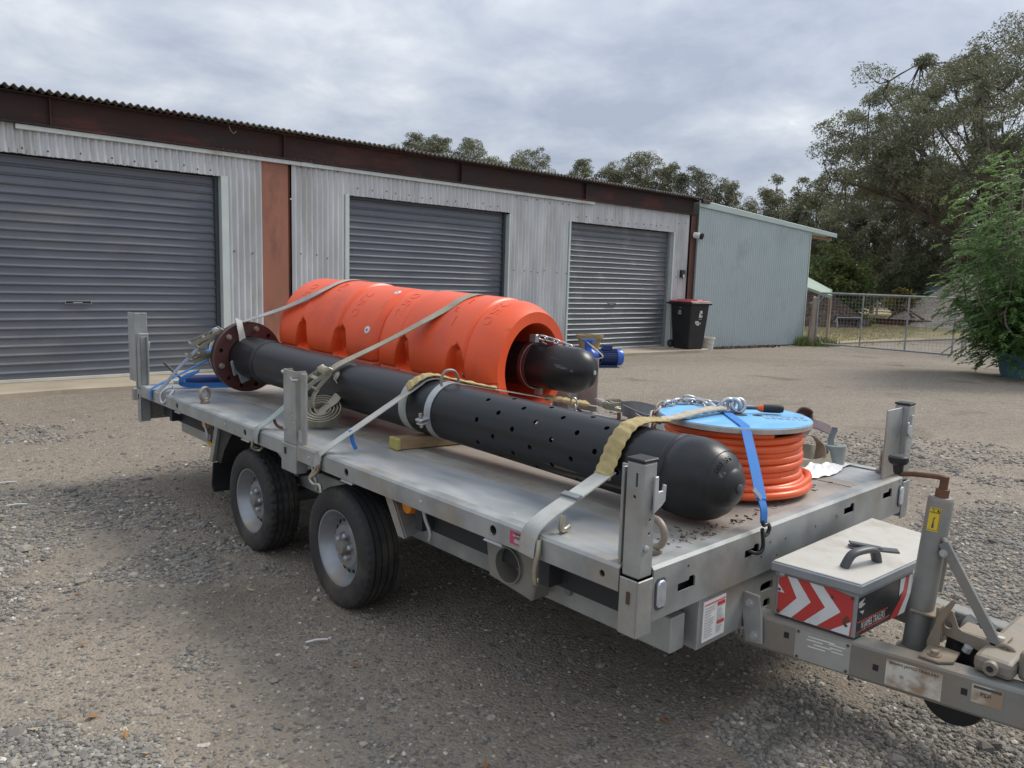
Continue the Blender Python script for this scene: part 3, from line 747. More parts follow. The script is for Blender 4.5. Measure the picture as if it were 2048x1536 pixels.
# roof sheets
def roofsheet(x0, x1, k):
    n = int((x1-x0)/0.1*8); gg = G()
    for j, y in enumerate((YW-0.24, YW+4.5, YW+9.0)):
        for i in range(n+1):
            x = x0+(x1-x0)*i/n
            z = 3.985 + (y-YW)*(-0.012) + 0.020*math.sin(2*math.pi*x/0.1)
            gg.v.append((x, y, z)); gg.v.append((x, y, z-0.010))
    w = (n+1)*2
    for j in range(2):
        for i in range(n):
            a = j*w+i*2; b_ = a+w
            gg.f.append((a, a+2, b_+2, b_)); gg.f.append((a+1, b_+1, b_+3, a+3))
    for i in range(n): gg.f.append((i*2, i*2+1, i*2+3, i*2+2))
    part('roof_sheet', gg, M['roof'], shed, sm=60)
x = -4.0; k = 0
while x < 17.5:
    roofsheet(x, min(x+0.92, 17.58), k); x += 0.9; k += 1
part('roof_capping', G().box(17.56, 17.90, YW-0.25, YW+0.10, 3.86, 3.95), M['fascia'], shed, bev=0.01)
part('side_wall', G().box(17.50, 17.56, YW+0.13, YW+9, 0.0, 3.86), M['zincwall'], shed)
part('side_wall', G().box(-4.0, -3.95, YW+0.13, YW+9, 0.0, 3.86), M['zincwall'], shed)
part('back_wall', G().box(-4.0, 17.46, YW+8.95, YW+9.0, 0.0, 3.82), M['zincwall'], shed)
# cobweb of wire on the beam
part('wire_hook', G().tube([(4.98,YW-0.11,3.93),(5.0,YW-0.12,3.86),(5.05,YW-0.12,3.82),(5.09,YW-0.12,3.86)], 0.006, 6), M['galv'], shed, sm=60)

# keypad box, camera
kb = thing('switch_box', (17.1, YW-0.03, 1.95), 'small black box with white tag on the corrugated wall by the brown post', 'switch box')
part('box', G().box(17.02, 17.19, YW-0.09, YW-0.02, 1.90, 2.10), M['black'], kb, bev=0.006)
part('tag', G().prism([(17.07,YW-0.096,1.91),(17.14,YW-0.096,1.91),(17.13,YW-0.096,1.96),(17.11,YW-0.096,2.0),(17.08,YW-0.096,1.95)], (0,0.004,0)), M['white_print'], kb)
part('conduit', G().tube([(16.93,YW-0.02,1.78),(16.93,YW-0.02,2.12)], 0.008, 6), M['galv_clean'], kb, sm=50)
sc_ = thing('security_camera', (17.48, YW-0.08, 3.02), 'white tubular security camera on the brown corner post', 'camera')
part('body', G().lathe((17.44,YW-0.08,3.03), (0.35,-1,-0.18), [(0,0.05),(0.02,0.075),(0.17,0.08),(0.20,0.08)], 20), M['white_print'], sc_, sm=40)
dv = V((0.35,-1,-0.18)).normalized()
part('lens_hood', G().lathe(V((17.44,YW-0.08,3.03))+dv*0.195, dv, [(0,0.083),(0.07,0.085),(0.07,0.06),(0.03,0.055)], 20), M['black'], sc_, sm=40)
part('bracket', G().bar((17.44,YW-0.05,3.03),(17.44,YW-0.05,2.93),0.04,0.04), M['white_print'], sc_)

# ------------------------------------------------------------------ the pale lean-to shed beside it
sh2 = thing('pale_shed', (20.2, 11.75, 0), 'pale blue green corrugated shed wall with sloping eave beside the bin', 'shed')
A0, A1 = V((17.58, 12.10, 0)), V((22.40, 11.41, 0))
dW = (A1-A0); LW = dW.length; dW.normalize(); nW = V((dW.y, -dW.x, 0))
if nW.y > 0: nW = -nW
def z_top(s): return 3.80 + (3.40-3.80)*s/LW
k = 6
for i in range(k):
    a, b_ = LW*i/k, LW*(i+1)/k+0.02
    n = int((b_-a)/0.095*8); gg = G()
    for j in range(n+1):
        s = a+(b_-a)*j/n; off = 0.019*math.sin(2*math.pi*s/0.095) + (0.003 if i % 2 else 0)
        p = A0 + dW*s + nW*off
        gg.v += [(p.x, p.y, 0.03), (p.x, p.y, z_top(s))]
    for j in range(n): gg.f.append((2*j, 2*j+2, 2*j+3, 2*j+1))
    part('wall_sheet', gg, M['palewall'], sh2, sm=60)
gs = G()
for z in (1.72, 0.45, 1.0):
    s = 0.2
    while s < LW:
        p = A0+dW*s+nW*0.012; gs.lathe((p.x,p.y,z+rs.uniform(-0.02,0.02)), nW, [(0,0.011),(0.007,0.011)], 6); s += rs.choice((0.19,0.28,0.38))
setp(part('screws', gs, M['paleroof'], sh2), kind='stuff')
# barge flashing along the sloping roof edge and the overhanging eave
e0 = A0 + dW*(-0.05); e1 = A0 + dW*(LW+1.25)
def zt2(s): return 3.83 + (3.40-3.80)*s/LW
g = G().prism([tuple(e0+nW*0.05+V((0,0,zt2(-0.05)-0.06))), tuple(e1+nW*0.05+V((0,0,zt2(LW+1.25)-0.03))), tuple(e1+nW*0.05+V((0,0,zt2(LW+1.25)+0.085))), tuple(e0+nW*0.05+V((0,0,zt2(-0.05)+0.11)))], -nW*0.03)
part('barge_flashing', g, M['paleroof'], sh2, bev=0.006)
g = G(); q = -nW
a, b_ = e0+nW*0.02, e1+nW*0.02
g.add([tuple(a+V((0,0,zt2(-0.05)+0.06))), tuple(b_+V((0,0,zt2(LW+1.25)+0.05))), tuple(b_+q*7+V((0,0,zt2(LW+1.25)+0.05))), tuple(a+q*7+V((0,0,zt2(-0.05)+0.06))),
       tuple(a+V((0,0,zt2(-0.05)+0.02))), tuple(b_+V((0,0,zt2(LW+1.25)+0.02))), tuple(b_+q*7+V((0,0,zt2(LW+1.25)+0.02))), tuple(a+q*7+V((0,0,zt2(-0.05)+0.02)))],
      [(0,1,2,3),(4,7,6,5),(0,4,5,1),(1,5,6,2),(2,6,7,3),(3,7,4,0)])
part('roof', g, M['paleroof'], sh2)
p0 = A1 + q*0.02
part('eave_beam', G().bar(tuple(p0+q*0.15+V((0,0,3.30))), tuple(e1+q*0.15+V((0,0,3.25))), 0.05, 0.10), M['timber'], sh2)
part('side_wall', G().bar(tuple(p0+V((0,0,1.70))), tuple(p0+q*6.5+V((0,0,1.70))), 0.05, 3.3), M['palewall'], sh2)
part('corner_flashing', G().box(A1.x-0.03, A1.x+0.012, A1.y-0.022, A1.y+0.05, 0.02, 3.38), M['paleroof'], sh2, bev=0.004)
# low green awning seen past the corner
aw = thing('green_awning', (24.4, 12.0, 0), 'pale green sheet awning sticking out past the corner of the pale shed', 'awning')
q1, q2, q3, q4 = (24.438,12.612,2.177), (25.739,12.237,1.713), (23.94,11.364,1.507), (22.761,11.717,1.791)
g = G(); n = 40
for j_ in range(2):
    for i_ in range(n+1):
        t_ = i_/n; a_ = V(q1).lerp(V(q4), t_) if j_ == 0 else V(q2).lerp(V(q3), t_)
        g.v.append((a_.x, a_.y, a_.z + 0.012*math.sin(t_*90)))
for i_ in range(n): g.f.append((i_, i_+1, n+2+i_, n+1+i_))
part('sheet', g, M['greenroof'], aw, sm=50)
part('edge_flashing', G().bar(V(q2)-V((0,0,0.03)), V(q3)-V((0,0,0.03)), 0.04, 0.09).bar(V(q4)-V((0,0,0.03)), V(q3)-V((0,0,0.05)), 0.03, 0.07), M['greenroof'], aw)
part('leg', G().bar((q2[0],q2[1],0),(q2[0],q2[1],q2[2]),0.08,0.08), M['wood_post'], aw)

# ------------------------------------------------------------------ wheelie bin, pail, planter, pump by the third door
wb = thing('wheelie_bin', (16.78, 11.66, 0.08), 'black wheelie bin with faded red lid beside the third roller door', 'bin')
def wbp(x, y, z): # local frame: front of the bin faces the camera side (+x, -y)
    ex = V((0.983, -0.18, 0)); ey = V((0.18, 0.983, 0)); return V((16.78, 11.66, 0.08)) + (ex*x + ey*y + V((0,0,z)))*1.10
def frustum(g, a, b_, z0, z1, f):
    vs = [f(sx*a[0], sy*a[1]+a[2], z0) for sx, sy in ((-1,-1),(1,-1),(1,1),(-1,1))] + [f(sx*b_[0], sy*b_[1]+b_[2], z1) for sx, sy in ((-1,-1),(1,-1),(1,1),(-1,1))]
    return g.add(vs, [(0,3,2,1),(4,5,6,7),(0,1,5,4),(1,2,6,5),(2,3,7,6),(3,0,4,7)])
part('body', frustum(G(), (0.235,0.26,0.0), (0.29,0.345,0.0), 0.0, 1.06, wbp), M['bin'], wb, bev=0.03, segs=2)
part('rim', frustum(G(), (0.325,0.385,0.0), (0.335,0.395,0.0), 1.03, 1.085, wbp), M['bin'], wb, bev=0.012)
part('lid', frustum(frustum(G(), (0.325,0.375,0.02), (0.30,0.35,0.02), 1.088, 1.125, wbp), (0.10,0.34,0.02), (0.085,0.32,0.02), 1.126, 1.15, wbp), M['binlid'], wb, bev=0.01)
part('handle', G().tube([wbp(-0.30,0.40,1.06), wbp(-0.30,0.47,1.05), wbp(0.30,0.47,1.05), wbp(0.30,0.40,1.06)], 0.018, 8), M['bin'], wb, sm=50)
for s in (-1, 1):
    ax = (wbp(1,0,0)-wbp(0,0,0))
    w_ = part('wheel', G().lathe(wbp(s*0.25-0.03,0.31,0.10), ax, [(0,0.03),(0,0.10),(0.06,0.10),(0.06,0.03)], 22), M['black'], wb, sm=40)
    part('hub', G().lathe(wbp(s*0.25-0.034,0.31,0.10), ax, [(0,0.055),(0.068,0.055)], 16), M['handle'], w_, sm=40)
fx = wbp(0,1,0)-wbp(0,0,0)
def onface(px, pz, front=True):
    t = pz/1.06
    if front: return wbp(px, -(0.262+(0.347-0.262)*t)-0.004, pz)
    return wbp(-(0.237+(0.292-0.237)*t)-0.004, px, pz)
def sticker(name, quads, m, front):
    for (a, b_, c, d_) in quads:
        g_ = G()
        P_ = [onface(a, c, front), onface(b_, c, front), onface(b_, d_, front), onface(a, d_, front)]
        g_.prism([tuple(p) for p in P_], tuple(-fx*0.003 if front else -(wbp(1,0,0)-wbp(0,0,0))*0.003))
        part(name, g_, m, wb)
sticker('recycling_decal', [(-0.02,0.04,0.74,0.82),(0.055,0.085,0.74,0.79),(-0.02,0.085,0.83,0.845),(0.0,0.07,0.85,0.90),(-0.02,0.08,0.70,0.708)], M['white_print'], True)
sticker('torn_sticker', [(-0.10,0.0,0.58,0.64),(-0.12,-0.02,0.60,0.66),(-0.07,0.01,0.56,0.62),(0.03,0.055,0.59,0.625)], M['white_print'], True)
sticker('side_decal', [(-0.02,0.05,0.80,0.84),(-0.01,0.06,0.85,0.90),(-0.03,0.04,0.955,0.965),(0.06,0.08,0.80,0.86)], M['grey_print'], False)

pl = thing('white_pail', (17.2, 11.2, 0.0), 'white plastic pail on the ground behind the black bin', 'pail')
pc = V((17.95, 11.83, 0.0))
part('body', G().lathe(pc, (0,0,1), [(0,0.145),(0.28,0.17),(0.28,0.19),(0.33,0.19),(0.33,0.175),(0.29,0.17)], 26), M['bucket'], pl, sm=35)
part('handle', G().tube([pc+V((0.19*math.cos(a),0.19*math.sin(a)-0.0,0.28-0.16*abs(math.sin((a-2.2)/2)))) for a in [2.2+i*0.314 for i in range(21)]], 0.006, 6), M['galv'], pl, sm=60)

tp = thing('planter', (13.3, 11.95, 0.08), 'tan glazed planter with a broad rim in front of the third roller door', 'planter')
part('body', G().lathe((13.25,11.9,0.08), (0,0,1), [(0,0.20),(0.34,0.27),(0.34,0.31),(0.42,0.32),(0.42,0.27),(0.36,0.25)], 28), M['pot_tan'], tp, sm=35)
part('soil', G().lathe((13.25,11.9,0.44), (0,0,1), [(0,0.25),(0.001,0.25)], 24), M['mulch'], tp)

pu = thing('electric_pump', (11.9, 10.2, 0.0), 'bright blue electric centrifugal pump lying on the gravel before the third door', 'pump')
pa = V((11.62, 10.42, 0.20)); pd = V((0.86, -0.51, 0)).normalized(); ps = V((0.51, 0.86, 0)).normalized()
part('motor', G().lathe(pa+pd*0.20, pd, [(0,0.12),(0.01,0.165),(0.03,0.165),(0.035,0.15),(0.40,0.15)], 28), M['pump_dark'], pu, sm=40)
gf = G()
for i in range(24):
    a = 2*math.pi*i/24; rr_ = ps*math.cos(a)+V((0,0,1))*math.sin(a)
    gf.obox(pa+pd*0.40+rr_*0.157, pd*0.15, rr_*0.010, pd.cross(rr_)*0.004)
setp(part('cooling_fins', gf, M['pump_dark'], pu), kind='stuff')
part('fan_cowl', G().lathe(pa+pd*0.56, pd, [(0,0.17),(0.10,0.17),(0.13,0.15),(0.135,0.0)], 28), M['pump'], pu, sm=40)
part('terminal_box', G().obox(pa+pd*0.36+V((0,0,0.20)), pd*0.10, ps*0.08, V((0,0,0.06))), M['pump_dark'], pu, bev=0.012)
part('volute', G().lathe(pa-pd*0.10, pd, [(0,0.05),(0.02,0.16),(0.07,0.19),(0.13,0.19),(0.18,0.15),(0.28,0.12)], 28), M['pump'], pu, sm=40)
part('outlet', G().lathe(pa-pd*0.03+V((0,0,0.12)), (0,0,1), [(0,0.09),(0.18,0.08),(0.20,0.15),(0.235,0.15),(0.235,0.06),(0.20,0.06)], 24), M['pump'], pu, sm=40)
part('foot', G().obox(pa+pd*0.36+V((0,0,-0.175)), pd*0.20, ps*0.14, V((0,0,0.022))), M['pump_dark'], pu, bev=0.006)
part('lifting_rope', G().tube(smooth([pa+pd*0.16+V((0,0,-0.02))-ps*0.12, pa+pd*0.22+V((0,0,0.02))-ps*0.2, pa+pd*0.16+V((0,0,0.10))-ps*0.19, pa+pd*0.02+V((0,0,0.22))-ps*0.13, pa-pd*0.13+V((0,0,0.34))-ps*0.1], 4), 0.014, 8), M['rope'], pu, sm=60)
for (x, y, r, L, a, lab) in ((0.80, 6.24, 0.10, 0.26, 0.25, 'teal plastic pot on its side at the left edge, the nearer one'), (0.84, 6.86, 0.09, 0.24, 0.9, 'teal plastic pot lying at the left edge, the farther one')):
    t_ = thing('plant_pot', (x, y, 0), lab, 'pot', 'teal pots lying on the gravel')
    d_ = V((math.cos(a), math.sin(a)*0.6, 0)).normalized()
    part('pot_wall', G().lathe(V((x,y,r))-d_*L*0.85, d_, [(0,r*1.0),(0.03,r*1.06),(0.05,r*1.0),(L,r*0.78),(L,0.0)], 24), M['teal'], t_, sm=40)
    part('pot_bore', G().lathe(V((x,y,r))-d_*(L*0.85-0.004), d_, [(0,r*0.95),(L*0.95,r*0.7)], 20, caps=True), M['hdpe_in'], t_, sm=40)

# dark soil and rubble along the foot of the pale wall
def rubble():
    rg = np.random.default_rng(21); n = 420
    t = rg.random(n); x = 18.2+2.6*t+rg.normal(size=n)*0.05; y = 11.86-0.36*t-np.abs(rg.normal(size=n))*0.09
    base = np.array([(1,0,0),(-1,0,0),(0,1,0),(0,-1,0),(0,0,1),(0,0,-1)], float)
    fi = np.array([(0,2,4),(2,1,4),(1,3,4),(3,0,4),(2,0,5),(1,2,5),(3,1,5),(0,3,5)])
    sc = rg.uniform(0.012, 0.05, (n, 3))*np.array([1.6,1.2,0.7])
    loc = np.einsum('nij,nkj->nki', rot_mats(rg, n), base[None]*sc[:, None, :])
    vs = (loc + np.stack([x, y, np.full(n, 0.015)], 1)[:, None, :]).reshape(-1, 3)
    o = fast_mesh('soil_rubble', vs, (fi[None]+(np.arange(n)*6)[:, None, None]).reshape(-1, 3), M['mulch'])
    setp(o, 'dark soil and rubble along the foot of the pale shed wall', 'rubble', kind='stuff')
rubble()
# ------------------------------------------------------------------ trailer
XL, XR, YF, YR, DZ = 1.87, 4.02, 1.43, 6.43, 0.78
tr = thing('flatbed_trailer', (2.945, 3.9, 0.0), 'galvanised twin axle flatbed trailer with stake posts carrying pipes and floats', 'trailer')
def cut(o, g):
    """real openings: subtract the closed solids in g (layout units) from o"""
    b = base_of(o)
    me = bpy.data.meshes.new('cutter'); me.from_pydata([((p[0]-b.x)*U,(p[1]-b.y)*U,(p[2]-b.z)*U) for p in g.v], [], g.f); me.update()
    bm = bmesh.new(); bm.from_mesh(me); bmesh.ops.recalc_face_normals(bm, faces=bm.faces); bm.to_mesh(me); bm.free()
    c = bpy.data.objects.new('cutter', me); col.objects.link(c)
    bpy.context.view_layer.update()
    c.matrix_world = o.matrix_world.copy()
    bpy.context.view_layer.update()
    m = o.modifiers.new('cut', 'BOOLEAN'); m.operation = 'DIFFERENCE'; m.object = c; m.solver = 'EXACT'
    dg = bpy.context.evaluated_depsgraph_get()
    new = bpy.data.meshes.new_from_object(o.evaluated_get(dg))
    o.modifiers.remove(m); old = o.data; o.data = new; new.name = o.name
    bpy.data.objects.remove(c); bpy.data.meshes.remove(me); bpy.data.meshes.remove(old)
    return o
# deck: three long panels with ribbed strips between
for x0, x1, mk in ((XL+0.062, 2.258, 'deck_grey'), (2.362, 3.528, 'deck_ply'), (3.632, XR-0.062, 'deck_grey')):
    part('deck_panel', G().box(x0, x1, YF+0.058, YR-0.058, 0.745, 0.775), M[mk], tr, bev=0.002)
for x0 in (2.26, 3.53):
    gg = G()
    for k in range(10):
        gg.box(x0+k*0.01, x0+k*0.01+0.006, YF+0.06, YR-0.06, 0.772, 0.778)
    gg.box(x0, x0+0.10, YF+0.06, YR-0.06, 0.745, 0.772)
    part('tread_strip', gg, M['tread'], tr)
part('deck_frame', G().box(XL+0.07, XR-0.07, YF+0.07, YR-0.07, 0.70, 0.742), M['shade_dark'], tr)
# rails
def channel(axis, a, b, o, inward, z0, z1, w, t=0.006):
    g_ = G()
    s = inward
    if axis == 'y':
        g_.box(min(o, o+s*t), max(o, o+s*t), a, b, z0, z1); g_.box(min(o+s*t, o+s*w), max(o+s*t, o+s*w), a, b, z1-t, z1); g_.box(min(o+s*t, o+s*w*0.7), max(o+s*t, o+s*w*0.7), a, b, z0, z0+t)
    else:
        g_.box(a, b, min(o, o+s*t), max(o, o+s*t), z0, z1); g_.box(a, b, min(o+s*t, o+s*w), max(o+s*t, o+s*w), z1-t, z1); g_.box(a, b, min(o+s*t, o+s*w*0.7), max(o+s*t, o+s*w*0.7), z0, z0+t)
    return g_
HOLES = (1.58, 2.13, 3.22, 4.40, 5.55)
for ox, s in ((XL, 1), (XR, -1)):
    g_ = G().prism([(ox, YF+0.08, 0.695), (ox, YF+0.08, 0.772), (ox+s*0.010, YF+0.08, 0.782), (ox+s*0.062, YF+0.08, 0.782), (ox+s*0.062, YF+0.08, 0.776), (ox+s*0.012, YF+0.08, 0.776), (ox+s*0.006, YF+0.08, 0.770),
                    (ox+s*0.006, YF+0.08, 0.701), (ox+s*0.04, YF+0.08, 0.701), (ox+s*0.04, YF+0.08, 0.695)], (0, YR-YF-0.16, 0))
    ra = part('side_rail', g_, M['galv'], tr)
    cg = G()
    for y in HOLES[1:]:
        cg.lathe((ox-s*0.02, y, 0.735), (s,0,0), [(0,0.020),(0.04,0.020)], 16)
    cg.lathe((ox-s*0.02, HOLES[0], 0.735), (s,0,0), [(0,0.012),(0.04,0.012)], 12)
    cut(ra, cg)
    for y in HOLES[1:]:
        t_ = G().prism([(ox+s*0.002,y-0.05,0.694),(ox-s*0.006,y-0.055,0.682),(ox-s*0.006,y+0.055,0.682),(ox+s*0.002,y+0.05,0.694)], (s*0.03,0,0))
        part('rope_tongue', t_, M['galv'], tr, bev=0.003)
    for y in (2.6, 3.6, 4.7, 5.9):
        part('rivet', G().lathe((ox+s*0.001,y,0.735), (-s,0,0), [(0,0.010),(0.004,0.009),(0.006,0.004)], 10), M['galv_clean'], tr, sm=50)
# cream dusty joint at the rear corner piece
part('corner_gusset', G().box(XL-0.003, XL+0.066, YR-0.20, YR-0.078, 0.69, 0.786), M['galv'], tr, bev=0.006)
# front beam with stepped slots
fb = part('front_beam', G().prism([(XL+0.078, YF, 0.598),(XL+0.078, YF, 0.772),(XL+0.078, YF+0.010, 0.783),(XL+0.078, YF+0.060, 0.783),(XL+0.078, YF+0.060, 0.777),(XL+0.078, YF+0.012, 0.777),(XL+0.078, YF+0.006, 0.770),(XL+0.078, YF+0.006, 0.604),(XL+0.078, YF+0.05, 0.604),(XL+0.078, YF+0.05, 0.598)], (XR-XL-0.156, 0, 0)), M['galv'], tr)
cg = G()
for x, z in ((2.085, 0.662), (2.50, 0.685), (3.31, 0.70), (3.72, 0.70)):
    w = 0.10
    cg.prism([(x,YF-0.02,z),(x+w,YF-0.02,z),(x+w,YF-0.02,z+0.036),(x+w*0.93,YF-0.02,z+0.036),(x+w*0.93,YF-0.02,z+0.042),(x+w*0.64,YF-0.02,z+0.042),(x+w*0.60,YF-0.02,z+0.03),(x,YF-0.02,z+0.03)], (0,0.035,0))
for x, z in ((2.14,0.742),(2.62,0.665),(2.68,0.71),(2.74,0.645),(2.80,0.70),(3.05,0.70),(3.9,0.76)):
    cg.lathe((x,YF-0.02,z), (0,1,0), [(0,0.006),(0.035,0.006)], 8)
cut(fb, cg)
part('front_beam_back', G().box(XL+0.09, XR-0.09, YF+0.045, YF+0.055, 0.606, 0.745), M['shade_dark'], tr)
part('rear_beam', G().prism([(XL+0.078,YR,0.50),(XL+0.078,YR,0.782),(XL+0.078,YR-0.06,0.782),(XL+0.078,YR-0.06,0.776),(XL+0.078,YR-0.006,0.776),(XL+0.078,YR-0.006,0.50)], (XR-XL-0.156,0,0)), M['galv'], tr)
# sub beam below the front
lb = part('sub_beam', G().box(2.235, 3.655, YF+0.012, YF+0.022, 0.405, 0.594), M['galv'], tr)
for x_ in (2.237, 3.643): part('sub_beam_return', G().box(x_, x_+0.010, YF+0.0225, YF+0.40, 0.405, 0.594), M['galv'], tr)
part('sub_beam_floor', G().box(2.248, 3.642, YF+0.0225, YF+0.40, 0.407, 0.413), M['shade_dark'], tr)
cg = G()
for x, z, w, h in ((2.70,0.525,0.095,0.036),(2.71,0.455,0.05,0.034)):
    cg.prism([(x+w/2*math.copysign(abs(math.cos(a))**0.5,math.cos(a)), YF-0.02, z+h/2*math.copysign(abs(math.sin(a))**0.5,math.sin(a))) for a in [i*math.pi/8 for i in range(16)]], (0,0.06,0))
cut(lb, cg)
# posts
def hat_post(g_, x, y, z0, z1, fx, fy):
    """folded stake post: two faces of sheet with returns"""
    g_.box(x-fx*0.0 if fx > 0 else x-0.078, x+0.078 if fx > 0 else x, y if fy > 0 else y-0.006, y+0.006 if fy > 0 else y, z0, z1)
    g_.box(x if fx > 0 else x-0.006, x+0.006 if fx > 0 else x, y+0.006 if fy > 0 else y-0.078, y+0.078 if fy > 0 else y-0.006, z0, z1)
    return g_
for (x, y, fx, fy, lo, hi) in ((XL, YF, 1, 1, 0.562, 1.137), (XR, YF, -1, 1, 0.562, 1.137), (XL, YR, 1, -1, 0.485, 1.195), (XR, YR, -1, -1, 0.485, 1.195)):
    near = (x == XL and fy == 1)
    sk = part('corner_socket', hat_post(G(), x-fx*0.004, y-fy*0.004, lo, 0.752, fx, fy).box(min(x+fx*0.004,x+fx*0.07), max(x+fx*0.004,x+fx*0.07), min(y+fy*0.004,y+fy*0.07), max(y+fy*0.004,y+fy*0.07), lo+0.01, 0.70), M['galv'], tr, bev=0.003)
    po = part('stake_post', G().box(min(x+fx*0.002,x+fx*0.072), max(x+fx*0.002,x+fx*0.072), min(y+fy*0.002,y+fy*0.072), max(y+fy*0.002,y+fy*0.072), 0.756, hi-0.006), M['galv'], tr, bev=0.005)
    cg = G()
    cg.lathe((x-fx*0.03, y+fy*0.035, 1.02), (fx,0,0), [(0,0.006),(0.05,0.006)], 8)
    for z in (0.90, 0.945): cg.lathe((x+fx*0.045, y-fy*0.03, z), (0,fy,0), [(0,0.005),(0.05,0.005)], 8)
    cg.box(*sorted((x-fx*0.03, x+fx*0.03)), *sorted((y+fy*0.025, y+fy*0.033)), hi-0.085, hi-0.04)
    cut(po, cg)
    if fy == 1:
        part('post_cap', G().box(min(x,x+fx*0.075), max(x,x+fx*0.075), min(y,y+fy*0.075), max(y,y+fy*0.075), hi-0.005, hi+0.006), M['black'], po, bev=0.003)
    # folded flange plate standing beside the post, along the rail
    wfl = 0.05 if fx > 0 else 0.0
    if fx > 0:
        part('post_flange', G().box(XL+0.01, XL+0.045, *sorted((y+fy*0.085, y+fy*0.095)), 0.786, hi-0.03).box(XL+0.045, XL+0.053, *sorted((y+fy*0.075, y+fy*0.125)), 0.786, hi-0.03), M['galv'], po, bev=0.002)
    else:
        part('post_flange', G().box(XR-0.255, XR-0.075, y+fy*0.03, y+fy*0.038, 0.79, hi-0.015), M['galv'], po, bev=0.002)
    hx = x+fx*0.075
    # latch hook on the inner side
    yy = y-fy*0.004
    part('latch_hook', G().prism([(hx-fx*0.03,yy,hi-0.17),(hx-fx*0.03,yy,hi-0.05),(hx-fx*0.012,yy,hi-0.05),(hx-fx*0.010,yy,hi-0.10),(hx+fx*0.012,yy,hi-0.10),(hx+fx*0.016,yy,hi-0.08),(hx+fx*0.030,yy,hi-0.085),(hx+fx*0.028,yy,hi-0.135),(hx+fx*0.010,yy,hi-0.15)], (0,-fy*0.008,0)), M['galv_clean'], po, bev=0.002)
    part('post_bolt', G().lathe((x+fx*0.03, y+fy*0.001, 0.855), (0,-fy,0), [(0,0.011),(0.006,0.010),(0.008,0.004)], 10), M['galv_clean'], po, sm=50)
    part('locking_slot', G().obox((x-fx*0.006, y+fy*0.034, 0.69), (0.003,0,0), (0,0.006,0.0), (0,0,0.02)), M['rusty'], sk)
# taller drop side post behind the rear near corner
g_ = G().box(XL-0.005, XL+0.09, YR+0.012, YR+0.022, 0.745, 1.345).box(XL-0.005, XL+0.003, YR+0.022, YR+0.18, 0.80, 1.345).box(XL-0.002, XL+0.04, YR+0.10, YR+0.15, 0.64, 0.735)
part('rear_gate_post', g_, M['galv'], tr, bev=0.004)
# middle posts
for x, fx in ((XL, 1), (XR, -1)):
    sk = part('middle_socket', G().box(min(x-fx*0.008,x+fx*0.062), max(x-fx*0.008,x+fx*0.062), 3.735, 3.905, 0.615, 0.772), M['galv'], tr, bev=0.006)
    part('locking_slot', G().obox((x-fx*0.010, 3.85, 0.73), (0.003,0,0), (0,0.008,0), (0,0,0.018)), M['black'], sk)
    po = part('stake_post', G().prism([(x-fx*0.004,3.735,0.776),(x-fx*0.004,3.875,0.776),(x+fx*0.010,3.897,0.776),(x+fx*0.058,3.897,0.776),(x+fx*0.058,3.888,0.776),(x+fx*0.014,3.888,0.776),(x+fx*0.004,3.870,0.776),(x+fx*0.004,3.743,0.776),(x+fx*0.058,3.743,0.776),(x+fx*0.058,3.735,0.776)], (0,0,0.396)), M['galv'], tr)
    cg = G()
    for z in (0.90, 0.94): cg.lathe((x-fx*0.03, 3.775, z), (fx,0,0), [(0,0.007),(0.05,0.007)], 8)
    cut(po, cg)
    ya, yb = (3.645, 3.715) if fx > 0 else (3.51, 3.715)
    part('post_flange', G().prism([(x+fx*0.004,ya,0.79),(x+fx*0.004,yb-0.02,0.79),(x+fx*0.05,yb,0.79),(x+fx*0.05,yb-0.008,0.79),(x+fx*0.012,yb-0.028,0.79),(x+fx*0.012,ya,0.79)], (0,0,0.375)), M['galv'], po)
    part('post_bolt', G().lathe((x-fx*0.004, 3.865, 0.85), (-fx,0,0), [(0,0.010),(0.006,0.009)], 10), M['galv_clean'], po, sm=50)
    part('latch_wire', G().tube([(x-fx*0.005,3.70,1.13),(x-fx*0.02,3.74,1.125),(x-fx*0.02,3.76,1.14)], 0.006, 6), M['galv_clean'], po, sm=60)
    part('pin', G().tube([(x+fx*0.03,3.905,1.14),(x+fx*0.03,3.96,1.15)], 0.008, 8), M['galv_clean'], po, sm=50)
    part('latch_tab', G().obox((x+fx*0.008,3.70,0.83), (0.005,0,0), (0,0.018,0.004), (0,0,0.03)), M['galv_clean'], po)
# ring bolts on the deck
def torus(c, ax, R_, r_, n=22, m=10, sy=1.0):
    c, ax = V(c), V(ax).normalized(); u = ax.cross(V((0,0,1)))
    if u.length < 1e-4: u = V((1,0,0))
    u.normalize(); w = u.cross(ax)
    return [c + u*math.cos(2*math.pi*i/n)*R_ + w*math.sin(2*math.pi*i/n)*R_*sy for i in range(n)]
for (x, y, ax, R_) in ((1.985, 5.33, (0.5,-1,0), 0.042), (2.075, 1.53, (-0.9,0.15,0), 0.048), (3.95, 1.535, (0.3,-1,0), 0.048), (3.95, 5.33, (1,0,0), 0.042)):
    rb = part('ring_bolt', G().tube(torus((x,y,DZ+0.018+R_), ax, R_, 0.014), 0.013, 8, closed=True), M['eyebolt'], tr, sm=70)
    part('ring_collar', G().lathe((x,y,DZ-0.003), (0,0,1), [(0,0.030),(0.014,0.030),(0.022,0.018)], 14), M['eyebolt'], rb, sm=40)
